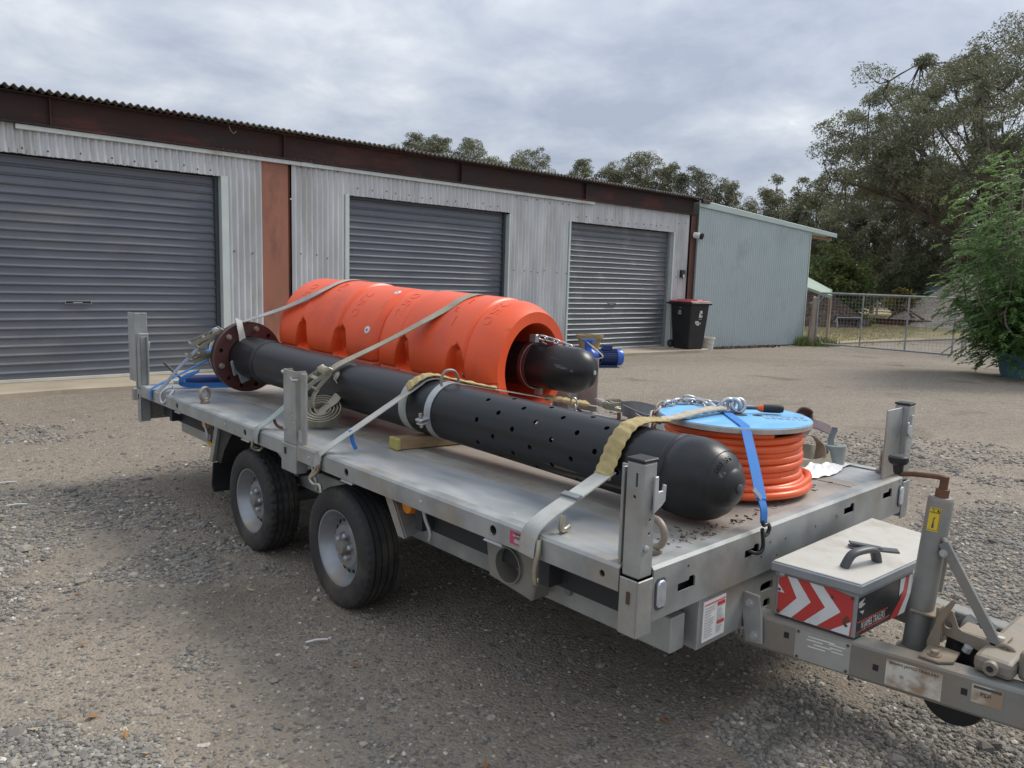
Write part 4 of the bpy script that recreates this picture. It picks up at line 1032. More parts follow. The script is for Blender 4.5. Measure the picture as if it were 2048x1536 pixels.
# chassis
for x in (2.12, 3.69):
    part('chassis_rail', G().box(x, x+0.08, 1.47, 6.2, 0.415, 0.545), M['galv'], tr, bev=0.004)
for y in (1.9, 2.7, 3.88, 5.1, 5.9):
    part('cross_member', G().box(1.95, 3.94, y, y+0.05, 0.56, 0.70), M['shade_dark'], tr)
for yc in (3.36, 4.41):
    part('axle', G().tube([(2.1,yc,0.30),(3.79,yc,0.30)], 0.05, 10), M['galv_dusty'], tr, sm=50)
part('shade_strip', G().box(2.02, 2.026, 1.6, 2.75, 0.545, 0.695), M['shade_dark'], tr)  # added dark sheets paint the shade between side rail and chassis rail
part('shade_strip', G().box(2.02, 2.026, 5.0, 6.3, 0.545, 0.695), M['shade_dark'], tr)
# lamps and brackets on the near side
def side_lamp(y):
    lp = part('side_lamp', G().lathe((2.0, y, 0.648), (-1,0,0), [(0,0.042),(0.03,0.042),(0.045,0.036),(0.05,0.0)], 22), M['amber'], tr, sm=40)
    part('lamp_back', G().box(2.005, 2.015, y-0.09, y+0.06, 0.60, 0.693), M['black'], lp, bev=0.004)
    part('lamp_screw', G().lathe((1.998, y+0.065, 0.65), (-1,0,0), [(0,0.008),(0.006,0.006)], 8), M['galv_clean'], lp)
side_lamp(2.83); side_lamp(5.28)
def stay(y0, y1, slope, lo):
    g_ = G().prism([(1.93, y0, 0.692), (1.93, y0+0.06, 0.692), (1.93, y0+slope+0.05, lo), (1.93, y0+slope, lo)], (0.012,0,0))
    g_.prism([(1.942, y0, 0.692), (1.942, y0+slope, lo), (2.20, y0+slope*0.8, lo+0.05), (2.20, y0, 0.69)], (0,0.008,0))
    return part('guard_stay', g_, M['galv'], tr, bev=0.002)
stay(2.93, 0, -0.12, 0.50)
stay(4.96, 0, 0.12, 0.41)
part('mud_flap', G().prism([(1.93,5.06,0.41),(1.93,5.09,0.25),(1.94,5.08,0.20),(2.16,5.08,0.20),(2.17,5.09,0.25),(2.17,5.06,0.41)], (0,0.015,0)), M['black'], tr, bev=0.004)
part('mud_guard', G().prism([(1.93,3.60,0.69),(1.93,4.16,0.69),(1.93,4.02,0.63),(1.93,3.86,0.60),(1.93,3.74,0.63)], (0.23,0,0)), M['galv'], tr)
part('mud_guard', G().prism([(1.95,4.75,0.69),(1.95,4.97,0.69),(1.95,5.06,0.42),(1.95,4.98,0.42),(1.95,4.92,0.52)], (0.21,0,0)), M['black'], tr)
part('mud_guard', G().box(1.99, 2.16, 3.05, 4.75, 0.665, 0.672), M['shade_dark'], tr)
part('prop_stand', G().box(2.03, 2.13, 5.38, 5.52, 0.47, 0.69), M['galv'], tr, bev=0.004)
part('stand_grip', G().tube([(2.02,5.38,0.485),(2.02,5.27,0.47)], 0.016, 10), M['yellow'], tr, sm=50)
for y in (5.12, 3.62, 2.62):
    part('tie_hook', G().tube(smooth([V((1.90,y,0.69)),V((1.90,y-0.015,0.65)),V((1.90,y-0.05,0.60)),V((1.90,y-0.045,0.565))], 3), 0.009, 8), M['galv'], tr, sm=60)
# tube holder under the deck
th = part('tube_holder', G().prism([(2.0,2.04,0.44),(2.0,2.30,0.47),(2.0,2.33,0.66),(2.0,2.0,0.66)], (0.10,0,0)), M['galv_dusty'], tr, bev=0.008)
cut(th, G().lathe((1.96,2.17,0.555), (1,0.0,0), [(0,0.072),(0.12,0.072)], 28))
part('holder_tube', G().lathe((1.985,2.17,0.555), (1,0,0), [(0,0.070),(0,0.074),(0.30,0.074),(0.30,0.070),(0.0,0.070)], 28, caps=False), M['galv_dusty'], th, sm=40)
part('tube_end', G().lathe((2.25,2.17,0.555), (1,0,0), [(0,0.07),(0.01,0.07)], 24), M['shade_dark'], th)
part('frame_bolt', G().lathe((2.12,1.95,0.49), (-1,0,0), [(0,0.02),(0.016,0.018)], 6), M['galv_dusty'], tr)
# wheels
def tyre_geo(xc, yc, zc, R_, hw, n=120, blocky=False):
    g_ = G(); prof = []
    # outer bead -> sidewall -> shoulder -> tread with grooves -> inner side
    pr = [(-hw*0.80, 0.190, 0), (-hw*0.93, 0.205, 0), (-hw*1.00, 0.235, 0), (-hw*0.99, 0.262, 0), (-hw*0.93, R_-0.026, 0), (-hw*0.86, R_-0.010, 1), (-hw*0.74, R_-0.002, 1)]
    for c in (-0.52, -0.18, 0.18, 0.52):
        pr += [(hw*(c-0.055), R_, 2), (hw*(c-0.045), R_-0.011, 0), (hw*(c+0.045), R_-0.011, 0), (hw*(c+0.055), R_, 2)]
    pr += [(hw*0.74, R_-0.002, 1), (hw*0.86, R_-0.010, 1), (hw*0.93, R_-0.026, 0), (hw*0.99, 0.262, 0), (hw, 0.235, 0), (hw*0.8, 0.19, 0)]
    vs = []
    for j, (dx_, r_, kind) in enumerate(pr):
        for i in range(n):
            a = 2*math.pi*i/n; rr_ = r_
            if kind == 1 and i % 3 == 0: rr_ -= 0.007
            if kind == 2 and blocky and (i + j) % 4 == 0: rr_ -= 0.008
            vs.append((xc + dx_, yc + rr_*math.cos(a), zc + rr_*math.sin(a)))
    fs = []
    for j in range(len(pr)-1):
        for i in range(n):
            i2 = (i+1) % n
            fs.append((j*n+i, j*n+i2, (j+1)*n+i2, (j+1)*n+i))
    return g_.add(vs, fs)
def wheel(xo, yc, side, blocky, first):
    """side -1: outer face looks to -x"""
    hw = 0.102; R_ = 0.312; zc = 0.308; xc = xo - side*hw
    d = V((side, 0, 0))           # outward
    pr = [(-0.012+0.0, 0.196),(0.0-0.004, 0.196),(-0.006,0.188),(-0.030,0.180),(-0.045,0.168),(-0.075,0.160),(-0.085,0.150),(-0.066,0.118),(-0.052,0.108),(-0.052,0.075),(-0.062,0.068),(-0.062,0.0)]
    o_ = V((xo - side*0.010, yc, zc))
    w_ = part('wheel', G().lathe(o_, d, [(l, r) for l, r in pr], 48, caps=False), M['rim'], tr, sm=40, origin=(xc, yc, zc))
    if side < 0:
        cg_vents(o_, d, w_)
    part('tyre', tyre_geo(xc, yc, zc, R_, hw, blocky=blocky), M['tyre'], w_, sm=28)
    part('hub_cap', G().lathe(o_, d, [(-0.062,0.040),(-0.030,0.038),(-0.018,0.034),(-0.016,0.0)], 20), M['galv_dusty'], w_, sm=40)
    for i in range(5):
        a = 2*math.pi*i/5 + 0.5
        p = o_ + V((0, math.cos(a), math.sin(a)))*0.058
        part('wheel_bolt', G().lathe(p, d, [(-0.064,0.015),(-0.036,0.0145),(-0.030,0.009)], 6), M['galv_clean'], w_)
    return w_
def cg_vents(o_, d, w_):
    for i in range(18):
        a = 2*math.pi*(i+0.5)/18; e1_ = V((0, math.cos(a), math.sin(a))); e2_ = V((0, -math.sin(a), math.cos(a)))
        nrm = (d*0.87 + e1_*(-0.5)).normalized() if False else d
        c = o_ + e1_*0.136 + d*(-0.0745)
        tang = (e1_*0.9 - d*0.45).normalized()
        nn = tang.cross(e2_)
        pts = [c + tang*math.cos(b)*0.012 + e2_*math.sin(b)*0.0105 for b in [k*math.pi/4 for k in range(8)]]
        part('vent_hole', G().prism([tuple(p) for p in pts], tuple(nn*0.004 if nn.dot(d) > 0 else -nn*0.004)), M['black'], w_)
wheel(1.885, 3.36, -1, False, True); wheel(1.885, 4.41, -1, True, False)
wheel(4.005, 3.36, 1, False, False); wheel(4.005, 4.41, 1, False, False)
# front marker lamps
for x in (1.985, 3.925):
    lp = part('marker_lamp', G().prism([(x-0.022,YF-0.012,0.652),(x-0.014,YF-0.012,0.640),(x+0.014,YF-0.012,0.640),(x+0.022,YF-0.012,0.652),(x+0.022,YF-0.012,0.722),(x+0.012,YF-0.012,0.732),(x-0.012,YF-0.012,0.732),(x-0.022,YF-0.012,0.722)], (0,0.012,0)), M['lens'], tr, bev=0.005, segs=2)
    part('lamp_rim', G().prism([(x-0.027,YF-0.005,0.648),(x-0.017,YF-0.005,0.633),(x+0.017,YF-0.005,0.633),(x+0.027,YF-0.005,0.648),(x+0.027,YF-0.005,0.726),(x+0.015,YF-0.005,0.739),(x-0.015,YF-0.005,0.739),(x-0.027,YF-0.005,0.726)], (0,0.004,0)), M['handle'], lp)
# instruction label on the sub beam
lab = part('instruction_label', G().box(2.262, 2.402, YF+0.007, YF+0.011, 0.425, 0.575), M['white_label'], tr)
gt = G(); rl = random.Random(2)
for k in range(11):
    z = 0.548 - k*0.0105; gt.box(2.272, 2.272+rl.uniform(0.035,0.062), YF+0.0045, YF+0.006, z, z+0.0035)
for k in range(6):
    z = 0.530 - k*0.0085; gt.box(2.352, 2.352+rl.uniform(0.02,0.04), YF+0.0045, YF+0.006, z, z+0.003)
for k in range(3):
    z = 0.462 - k*0.0085; gt.box(2.350, 2.350+rl.uniform(0.02,0.04), YF+0.0045, YF+0.006, z, z+0.003)
setp(part('printed_lines', gt, M['grey_print'], lab), kind='stuff')
part('red_headings', G().box(2.350,2.394,YF+0.0042,YF+0.0062,0.543,0.556).box(2.350,2.394,YF+0.0042,YF+0.0062,0.473,0.484).box(2.268,2.396,YF+0.0042,YF+0.0062,0.562,0.565), M['red_print'], lab)
# magenta maker's label on the near rail
lab = part('makers_label', G().box(XL-0.003, XL-0.0005, 1.93, 2.03, 0.715, 0.763), M['pink_print'], tr)
part('black_band', G().box(XL-0.0045, XL-0.003, 1.935, 2.008, 0.743, 0.758), M['black_print'], lab)
part('lettering', text_geo('BRIAN JAMES', 0.0135, plane_fn((XL-0.0052,1.972,0.7495), (0,-1,0), (0,0,1))), M['white_print'], lab)
part('grey_field', G().box(XL-0.0045, XL-0.003, 1.935, 2.005, 0.722, 0.737), M['grey_print'], lab)
# drawbar
def dbx(y): return 2.55 + (1.35-y)*0.175
for s in (1, -1):
    m_ = lambda x: x if s == 1 else 5.89-x
    pts = [(m_(dbx(1.44)),1.44),(m_(dbx(-0.75)),-0.75),(m_(dbx(-0.75)+0.085),-0.75),(m_(dbx(1.44)+0.085),1.44)]
    g_ = G().prism([(x,y,0.342) for x,y in pts], (0,0,0.132))
    db = part('drawbar', g_, M['galv_dusty'], tr, bev=0.012, segs=2)
    if s == 1: near_db = db
    p = [(m_(2.60),1.432,0.54),(m_(2.60),1.385,0.545),(m_(2.60),1.358,0.47),(m_(2.60),1.352,0.36),(m_(2.60),1.42,0.35),(m_(2.60),1.437,0.44)]
    x_ = m_(dbx(1.40)) - s*0.014
    bp_ = part('joint_plate', G().prism([(x_-0.0,1.44,0.55),(x_,1.375,0.55),(x_,1.36,0.48),(x_,1.352,0.37),(x_,1.42,0.36),(x_,1.438,0.45)], (s*0.012,0,0)), M['galv'], tr, bev=0.003)
    for yb, zb in ((1.41, 0.515), (1.385, 0.395)):
        part('plate_bolt', G().lathe((x_,yb,zb), (-s,0,0), [(0,0.018),(0.004,0.018),(0.004,0.013),(0.014,0.012)], 6), M['galv_clean'], bp_)
fd = V((0.175, -1, 0)).normalized(); fo = V((-1, -0.175, 0)).normalized()     # along / outward normal of the near drawbar face
def dbp(y, z, o=0.0015): return V((dbx(y), y, z)) + fo*o
def db_label(name, y0, y1, z0, z1, m, o=0.0015):
    P_ = [dbp(y0,z0,o), dbp(y1,z0,o), dbp(y1,z1,o), dbp(y0,z1,o)]
    return part(name, G().prism([tuple(q) for q in P_], tuple(-fo*0.0014)), m, tr)
idp = db_label('id_plate', 1.245, 1.058, 0.352, 0.462, M['id_plate'])
gt = G()
for k, (a, b_) in enumerate(((1.20,1.11),(1.205,1.15),(1.18,1.12),(1.20,1.14),(1.13,1.075),(1.125,1.085),(1.12,1.08))):
    z = 0.444 - (k % 4)*0.012 - (0.006 if k > 3 else 0)
    gt.prism([tuple(dbp(a,z,0.0024)), tuple(dbp(b_,z,0.0024)), tuple(dbp(b_,z+0.004,0.0024)), tuple(dbp(a,z+0.004,0.0024))], tuple(-fo*0.0007))
setp(part('engraved_lines', gt, M['white_label'], idp), kind='stuff')
for y, z in ((1.235,0.455),(1.068,0.455),(1.235,0.36),(1.068,0.36)):
    part('plate_rivet', G().lathe(dbp(y,z,0.0015), fo, [(0,0.006),(0.004,0.005)], 8), M['handle'], idp)
mk_ = db_label('makers_plate', 0.945, 0.778, 0.358, 0.450, M['dusty_label'])
part('lettering', text_geo('BRIAN JAMES TRAILERS', 0.0145, plane_fn(dbp(0.862,0.441,0.0028), fd, (0,0,1))), M['black_print'], mk_)
for y in (0.895, 0.835): part('plate_rivet', G().lathe(dbp(y,0.402,0.0015), fo, [(0,0.006),(0.005,0.005)], 8), M['galv'], mk_)
pd_ = db_label('inspection_sticker', 0.697, 0.612, 0.392, 0.452, M['dusty_label'])
part('lettering', text_geo('PDI', 0.020, plane_fn(dbp(0.658,0.424,0.0028), fd, (0,0,1))), M['black_print'], pd_)
part('sticker_header', G().prism([tuple(dbp(0.692,0.440,0.0026)), tuple(dbp(0.617,0.440,0.0026)), tuple(dbp(0.617,0.449,0.0026)), tuple(dbp(0.692,0.449,0.0026))], tuple(-fo*0.0008)), M['handle'], pd_)
for y, z in ((1.285,0.415),(0.985,0.395),(0.725,0.405)):
    part('clip_slot', G().prism([tuple(dbp(y,z,0.001)), tuple(dbp(y-0.018,z,0.001)), tuple(dbp(y-0.018,z+0.022,0.001)), tuple(dbp(y,z+0.022,0.001))], tuple(-fo*0.0005)), M['black'], tr)
# tool box on the drawbar
bx_ = [(2.585,1.345),(2.612,1.055),(3.03,1.03),(3.36,1.14),(3.40,1.345)]
tb = part('tool_box', G().prism([(x,y,0.478) for x,y in bx_], (0,0,0.17)), M['boxgrey'], tr, bev=0.006)
lidp = [(2.565,1.36),(2.595,1.038),(3.045,1.012),(3.385,1.125),(3.43,1.36)]
ld = part('lid', G().prism([(x,y,0.648) for x,y in lidp], (0,0,0.034)), M['boxgrey'], tb, bev=0.004)
part('lid_top', G().prism([(x*0.985+0.045,y*0.97+0.036,0.682) for x,y in lidp], (0,0,0.004)), M['lidmetal'], tb, bev=0.002)
f0, f1 = V((2.585,1.345,0)), V((2.612,1.055,0)); fdir = (f1-f0); FL = fdir.length; fdir.normalize(); fn_ = V((fdir.y,-fdir.x,0)); fn_ = fn_ if fn_.x < 0 else -fn_
def side_pt(s, t, o): 
    return f0 + fdir*(0.012+s*(FL-0.024)) + V((0,0,0.486+t*0.152)) + fn_*o
def side_poly(name, polys, m, o):
    g_ = G()
    for pl_ in polys: g_.prism([tuple(side_pt(s,t,o)) for s,t in pl_], tuple(-fn_*0.0012))
    return part(name, g_, m, tb)
side_poly('red_panel', [[(0,0),(1,0),(1,0.93),(0.72,1),(0,1)]], M['red_panel'], 0.002)
side_poly('white_chevron', [[(0.12,0.998),(0.25,0.998),(0.457,0.52),(0.21,0.002),(0.03,0.002),(0.265,0.52)]], M['white_panel'], 0.0034)
side_poly('white_chevron', [[(0.42,0.998),(0.60,0.998),(0.85,0.50),(0.56,0.002),(0.385,0.002),(0.65,0.50)]], M['white_panel'], 0.0034)
side_poly('white_chevron', [[(0.0,0.75),(0.09,0.56),(0.0,0.56)]], M['white_panel'], 0.0034)
side_poly('white_chevron', [[(0.74,0.002),(0.98,0.002),(0.99,0.34),(0.96,0.30)]], M['white_panel'], 0.0034)
side_poly('chipped_rust', [[(0.885,0.34),(0.93,0.46),(0.97,0.40),(0.965,0.33),(0.92,0.30),(0.96,0.22),(0.93,0.18),(0.89,0.25)]], M['rusty'], 0.0044)
for s, t in ((0.02,0.62),(0.02,0.08),(0.73,0.80),(0.985,0.90)):
    part('panel_rivet', G().lathe(side_pt(s,t,0.003), fn_, [(0,0.006),(0.003,0.005)], 8), M['rusty'], tb)
part('hinge_bolt', G().lathe(side_pt(0.04,1.03,0.004)+V((0,0,0.002)), fn_, [(0,0.013),(0.006,0.012),(0.010,0.006)], 10), M['galv_clean'], tb, sm=40)
part('hinge_tab', G().prism([tuple(side_pt(-0.05,1.09,0.004)), tuple(side_pt(0.10,1.06,0.004)), tuple(side_pt(0.08,0.97,0.004)), tuple(side_pt(0.02,0.93,0.004)), tuple(side_pt(-0.05,0.97,0.004))], tuple(-fn_*0.003)), M['boxgrey'], tb)
# front of the box
h0, h1 = V((2.612,1.055,0)), V((3.03,1.03,0)); hd = (h1-h0); HL = hd.length; hd.normalize(); hn = V((hd.y,-hd.x,0)); hn = hn if hn.y < 0 else -hn
def fr_pt(s, t, o): return h0 + hd*(0.008+s*(HL-0.016)) + V((0,0,0.484+t*0.150)) + hn*o
def fr_poly(name, polys, m, o):
    g_ = G()
    for pl_ in polys: g_.prism([tuple(fr_pt(s,t,o)) for s,t in pl_], tuple(-hn*0.0012))
    return part(name, g_, m, tb)
fr_poly('front_panel', [[(0,0),(1,0),(1,0.95),(0,0.95)]], M['black_panel'], 0.002)
fr_poly('red_stripe', [[(0.60,0.0),(0.78,0.40),(0.86,0.95),(0.93,0.95),(0.90,0.45),(0.76,0.0)]], M['red_panel'], 0.0034)
fr_poly('white_stripe', [[(0.76,0.95),(0.86,0.95),(0.83,0.62),(0.76,0.52)]], M['white_panel'], 0.0036)
fr_poly('white_stripe', [[(0.77,0.0),(0.90,0.0),(0.99,0.45),(0.99,0.95),(0.94,0.95),(0.91,0.45)]], M['white_panel'], 0.0034)
fr_poly('worn_patch', [[(0.0,0.84),(0.10,0.90),(0.06,0.80),(0.12,0.76),(0.04,0.70),(0.0,0.72)],[(0.02,0.62),(0.10,0.60),(0.08,0.52)]], M['lidmetal'], 0.0034)
part('lettering', text_geo('N JAMES TRAILERS', 0.030, lambda x, y: fr_pt((x*0.74)/HL+0.285, 0.235+y*8.5, 0.0036)), M['white_print'], tb)
fr_poly('red_rule', [[(0.0,0.10),(0.52,0.10),(0.60,0.12),(0.60,0.135),(0.52,0.118),(0.0,0.118)],[(0.0,0.345),(0.55,0.345),(0.55,0.363),(0.0,0.363)]], M['red_print'], 0.0036)
# grab handle and latch on the lid
gh = G().tube(smooth([V((2.715,1.155,0.686)),V((2.735,1.145,0.725)),V((2.765,1.135,0.738)),V((2.83,1.118,0.738)),V((2.86,1.11,0.725)),V((2.875,1.105,0.686))], 4), 0.018, 10, ell=(0.75,1.15))
part('lid_handle', gh, M['handle'], tb, sm=60)
gl = G().obox((3.0,1.17,0.689), V((0.05,-0.075,0)), V((0.018,0.012,0)), (0,0,0.004))
part('latch_base', gl, M['handle'], tb, bev=0.002)
part('latch_lever', G().obox((2.985,1.195,0.699), V((0.033,-0.05,-0.006)), V((0.012,0.008,0)), V((0,0,0.004))), M['handle'], tb, bev=0.002)
# jockey wheel
jb, jt = V((2.85,0.940,0.405)), V((2.85,0.902,0.985)); jd = (jt-jb).normalized()
jw = part('jockey_wheel_tube', G().lathe(jb, jd, [(0,0.055),(0.012,0.058),(0.02,0.046),(0.022,0.041),(0.57,0.041),(0.575,0.039),(0.582,0.036)], 36), M['galv_dusty'], tr, sm=40)
part('crank_shaft', G().lathe(jb+jd*0.58, jd, [(0,0.022),(0.03,0.022),(0.03,0.014),(0.075,0.014)], 16), M['rusty'], jw, sm=40)
part('crank_arm', G().tube([(2.85,0.900,1.052),(2.85,0.93,1.052),(2.852,1.0,1.045),(2.853,1.045,1.036),(2.853,1.052,1.046)], 0.0095, 10), M['rusty'], jw, sm=60)
part('crank_knob', G().lathe((2.853,1.053,1.034), (0,0.05,1), [(0,0.012),(0.008,0.016),(0.032,0.018),(0.040,0.030),(0.048,0.034),(0.062,0.034),(0.068,0.028),(0.070,0.0)], 24), M['black'], jw, sm=40)
a0 = math.atan2(-1, -0.35)
gs_ = G(); nst = 8
def tubept(ang, z): 
    t = (z-0.405)/0.58; c = jb.lerp(jt, t); return c + V((math.cos(ang), math.sin(ang), 0))*0.0425
def tube_label(name, A0_, A1_, z0, z1, m, o):
    g_ = G()
    for i in range(nst+1):
        a = A0_+(A1_-A0_)*i/nst
        for z in (z0, z1):
            c = jb.lerp(jt, (z-0.405)/0.58); p = c + V((math.cos(a), math.sin(a), 0))*o; g_.v.append(tuple(p))
    for i in range(nst): g_.f.append((2*i, 2*i+2, 2*i+3, 2*i+1))
    return part(name, g_, m, jw, sm=60)
A_, B_ = math.radians(155), math.radians(207)
tube_label('warning_label', A_, B_, 0.868, 0.952, M['yellow_print'], 0.0418)
tube_label('label_border', math.radians(158), math.radians(204), 0.934, 0.9365, M['black_print'], 0.0424)
tube_label('label_border', math.radians(158), math.radians(204), 0.872, 0.8735, M['black_print'], 0.0424)
tube_label('label_border', math.radians(203), math.radians(205), 0.872, 0.949, M['black_print'], 0.0424)
tube_label('label_border', math.radians(158), math.radians(204), 0.948, 0.9495, M['black_print'], 0.0424)
def tl(x, y):
    a = math.radians(180) + (x)/0.0424; c = jb.lerp(jt, (0.9425+y-0.405)/0.58); return c + V((math.cos(a), math.sin(a), 0))*0.0425
part('lettering', text_geo('G', 0.013, lambda x, y: tl(x-0.004, y)), M['black_print'], jw)
part('warning_triangle', G().add([tl(0.006,-0.004), tl(0.016,-0.004), tl(0.011,0.005)], [(0,1,2)]), M['black_print'], jw)
part('crank_diagram', G().add([tl(0.0,-0.025),tl(0.006,-0.022),tl(0.002,-0.034),tl(0.005,-0.062),tl(-0.003,-0.062),tl(-0.001,-0.036)], [(0,1,2,3,4,5)]), M['handle'], jw)
jwh = part('jockey_wheel', G().lathe((2.80,0.79,0.315), (1,0,0), [(0,0.03),(0,0.06),(0.005,0.10),(0.02,0.105),(0.06,0.105),(0.075,0.10),(0.08,0.06),(0.08,0.03)], 32), M['black'], jw, sm=40)
# stay from the tube to the coupling bracket
dS = V((2.835,0.655,0.515)) - V((2.835,0.875,0.845))
st_ = part('stay_bar', G().bar((2.835,0.878,0.850),(2.835,0.655,0.505),0.034,0.010, up=(0,1,0.7)).bar((2.818,0.872,0.835),(2.818,0.660,0.505),0.006,0.034, up=(0,1,0.7)), M['galv_dusty'], tr, bev=0.002)
part('stay_bolt', G().lathe((2.815,0.866,0.80), (-1,0,0), [(0,0.014),(0.004,0.014),(0.004,0.010),(0.012,0.009)], 8), M['galv_clean'], st_)
part('stay_eye', G().tube(torus((2.82,0.655,0.520), (1,0,0), 0.026, 0.008), 0.009, 8, closed=True), M['cast_dusty'], st_, sm=60)
part('stay_brace', G().bar((2.90,0.885,0.79),(2.93,0.905,0.62),0.02,0.006), M['galv'], tr)
# coupling brackets
lpl = [(0.86,0.601),(0.84,0.611),(0.819,0.608),(0.797,0.556),(0.784,0.549),(0.708,0.545),(0.671,0.542),(0.644,0.515),(0.653,0.501),(0.688,0.487),(0.757,0.505),(0.836,0.515),(0.857,0.521)]
br = part('coupling_bracket', G().prism([(2.815,y,z) for y,z in lpl], (0.010,0,0)), M['cast_dusty'], tr, bev=0.002)
cut(br, G().lathe((2.80,0.828,0.556), (1,0,0), [(0,0.013),(0.04,0.013)], 16))
part('lettering', text_geo('L', 0.018, plane_fn((2.8135,0.832,0.588), (0,-1,0), (0,0,1))), M['lidmetal'], br)
part('bracket_flange', G().prism([(2.825,0.80,0.548),(2.825,0.66,0.545),(2.92,0.66,0.545),(2.92,0.80,0.548)], (0,0,-0.008)), M['cast_dusty'], br, bev=0.002)
up_ = [(0.807,0.667),(0.797,0.661),(0.815,0.617),(0.835,0.563),(0.835,0.473),(0.850,0.478),(0.874,0.478),(0.874,0.50),(0.862,0.541),(0.841,0.617)]
ub = part('upright_plate', G().prism([(2.765,y,z) for y,z in up_], (0.010,0,0)).box(2.775, 2.82, 0.848, 0.858, 0.475, 0.62), M['cast_dusty'], tr, bev=0.002)
part('upright_foot', G().prism([(2.66,0.86,0.476),(2.66,0.80,0.476),(2.70,0.765,0.476),(2.79,0.775,0.476),(2.79,0.87,0.476)], (0,0,0.009)), M['cast_dusty'], ub, bev=0.002)
part('foot_bolt', G().lathe((2.70,0.825,0.485), (0,0,1), [(0,0.022),(0.004,0.022),(0.004,0.014),(0.016,0.013)], 6), M['cast_dusty'], ub)
part('swivel_plate', G().prism([(2.80,0.95,0.567),(2.80,0.87,0.567),(2.83,0.83,0.567),(2.92,0.84,0.567),(2.92,0.95,0.567)], (0,0,0.008)), M['cast_dusty'], tr, bev=0.002)
part('clamp_lug', G().prism([(2.80,0.875,0.50),(2.80,0.865,0.55),(2.80,0.845,0.55),(2.80,0.835,0.49)], (0.04,0,0)), M['cast_dusty'], tr, bev=0.004)
ca = part('coupling_housing', G().box(2.705, 3.185, 0.60, 0.715, 0.476, 0.535).box(2.74, 3.15, -0.75, 0.60, 0.476, 0.575), M['cast_dusty'], tr, bev=0.018, segs=2)
part('housing_boss', G().lathe((2.707,0.66,0.506), (-1,0,0), [(0,0.024),(0.018,0.022),(0.018,0.010),(0.004,0.010)], 16), M['cast_dusty'], ca, sm=40)
part('boss_hole', G().lathe((2.686,0.66,0.506), (1,0,0), [(0,0.0098),(0.002,0.0098)], 12), M['black'], ca)
part('damper_tube', G().tube([(2.92,0.58,0.56),(2.92,-0.75,0.56)], 0.05, 20), M['galv_clean'], ca, sm=40)
for y in (0.70, 0.675):
    part('flange_bolt', G().lathe((2.84,y,0.552), (0,0,1), [(0,0.013),(0.010,0.012)], 6), M['lidmetal'], br)
part('pivot_bolt', G().tube([(2.80,0.762,0.49),(2.80,0.755,0.51)], 0.014, 10), M['galv_clean'], ca, sm=40)
part('black_gaiter', G().lathe((2.945,0.84,0.44), (0,-1,0), [(0,0.10),(0.03,0.12),(0.06,0.10),(0.09,0.12),(0.12,0.10)], 20), M['black'], tr, sm=40)
# ------------------------------------------------------------------ text with depth
def text_solid(txt, size, fn, align='CENTER', top=1.0):
    """raised letters: fn(x, y, h) with h 0 at the surface and 1 at the letter face"""
    cu = bpy.data.curves.new('lettering', 'FONT'); cu.body = txt; cu.size = size
    cu.align_x = align; cu.align_y = 'CENTER'; cu.resolution_u = 3
    ob = bpy.data.objects.new('lettering', cu); col.objects.link(ob)
    bpy.context.view_layer.update()
    me = bpy.data.meshes.new_from_object(ob.evaluated_get(bpy.context.evaluated_depsgraph_get()))
    g = G(); n = len(me.vertices)
    co = [(v.co.x, v.co.y) for v in me.vertices]
    polys = [tuple(p.vertices) for p in me.polygons]
    cnt = {}
    for p in polys:
        for a, b in zip(p, p[1:]+p[:1]): cnt[(a, b)] = 1
    g.v = [tuple(fn(x, y, 1.0)) for x, y in co] + [tuple(fn(x, y, 0.0)) for x, y in co]
    g.f = list(polys)
    for (a, b) in cnt:
        if (b, a) not in cnt: g.f.append((b, a, a+n, b+n))
    bpy.data.objects.remove(ob); bpy.data.curves.remove(cu); bpy.data.meshes.remove(me)
    return g

# ------------------------------------------------------------------ perforated black pipe
PA = V((2.405, 6.0, 1.067)); PB = V((2.487, 1.9, 0.954)); PD = (PB-PA).normalized()
PU = (V((-1,0,0)) - PD*PD.dot(V((-1,0,0)))).normalized(); PW = PD.cross(PU)
if PW.z < 0: PW = -PW
def pp(l, deg, r):
    a = math.radians(deg); return PA + PD*l + PU*math.cos(a)*r + PW*math.sin(a)*r
pipe = thing('perforated_pipe', (2.44, 4.0, 0.80), 'long black perforated plastic pipe with domed end cap lying along the trailer', 'pipe')
body = part('pipe_wall', G().lathe(PA, PD, [(0.80,0.138),(0.80,0.150),(4.27,0.150),(4.27,0.138),(0.80,0.138)], 96, caps=False), M['hdpe'], pipe, sm=40)
cg = G()
for k in range(8):
    l = 3.21 + 0.1235*k
    for j in range(8):
        ang = (60 if k % 2 == 0 else 37.5) + 45*j
        cg.tube([pp(l, ang, 0.120), pp(l, ang, 0.170)], 0.0125, 14)
cut(body, cg); finish(body.data, 40)
part('stub_end', G().lathe(PA, PD, [(0.40,0.150),(0.47,0.156),(0.76,0.156),(0.775,0.160),(0.79,0.158),(0.80,0.150)], 64, caps=False), M['hdpe'], pipe, sm=40)
capo = part('end_cap', G().lathe(PA, PD, [(4.255,0.150),(4.262,0.158),(4.275,0.158),(4.280,0.153),(4.286,0.153),(4.292,0.160),(4.345,0.161),(4.38,0.159),(4.42,0.150),(4.455,0.134),(4.485,0.110),(4.508,0.078),(4.513,0.070),(4.518,0.068),(4.528,0.040),(4.533,0.022),(4.533,0.0)], 72, caps=False), M['hdpe'], pipe, sm=50)
part('cap_button', G().lathe(PA, PD, [(4.530,0.019),(4.541,0.018),(4.544,0.012),(4.544,0.0)], 20), M['handle'], capo, sm=40)
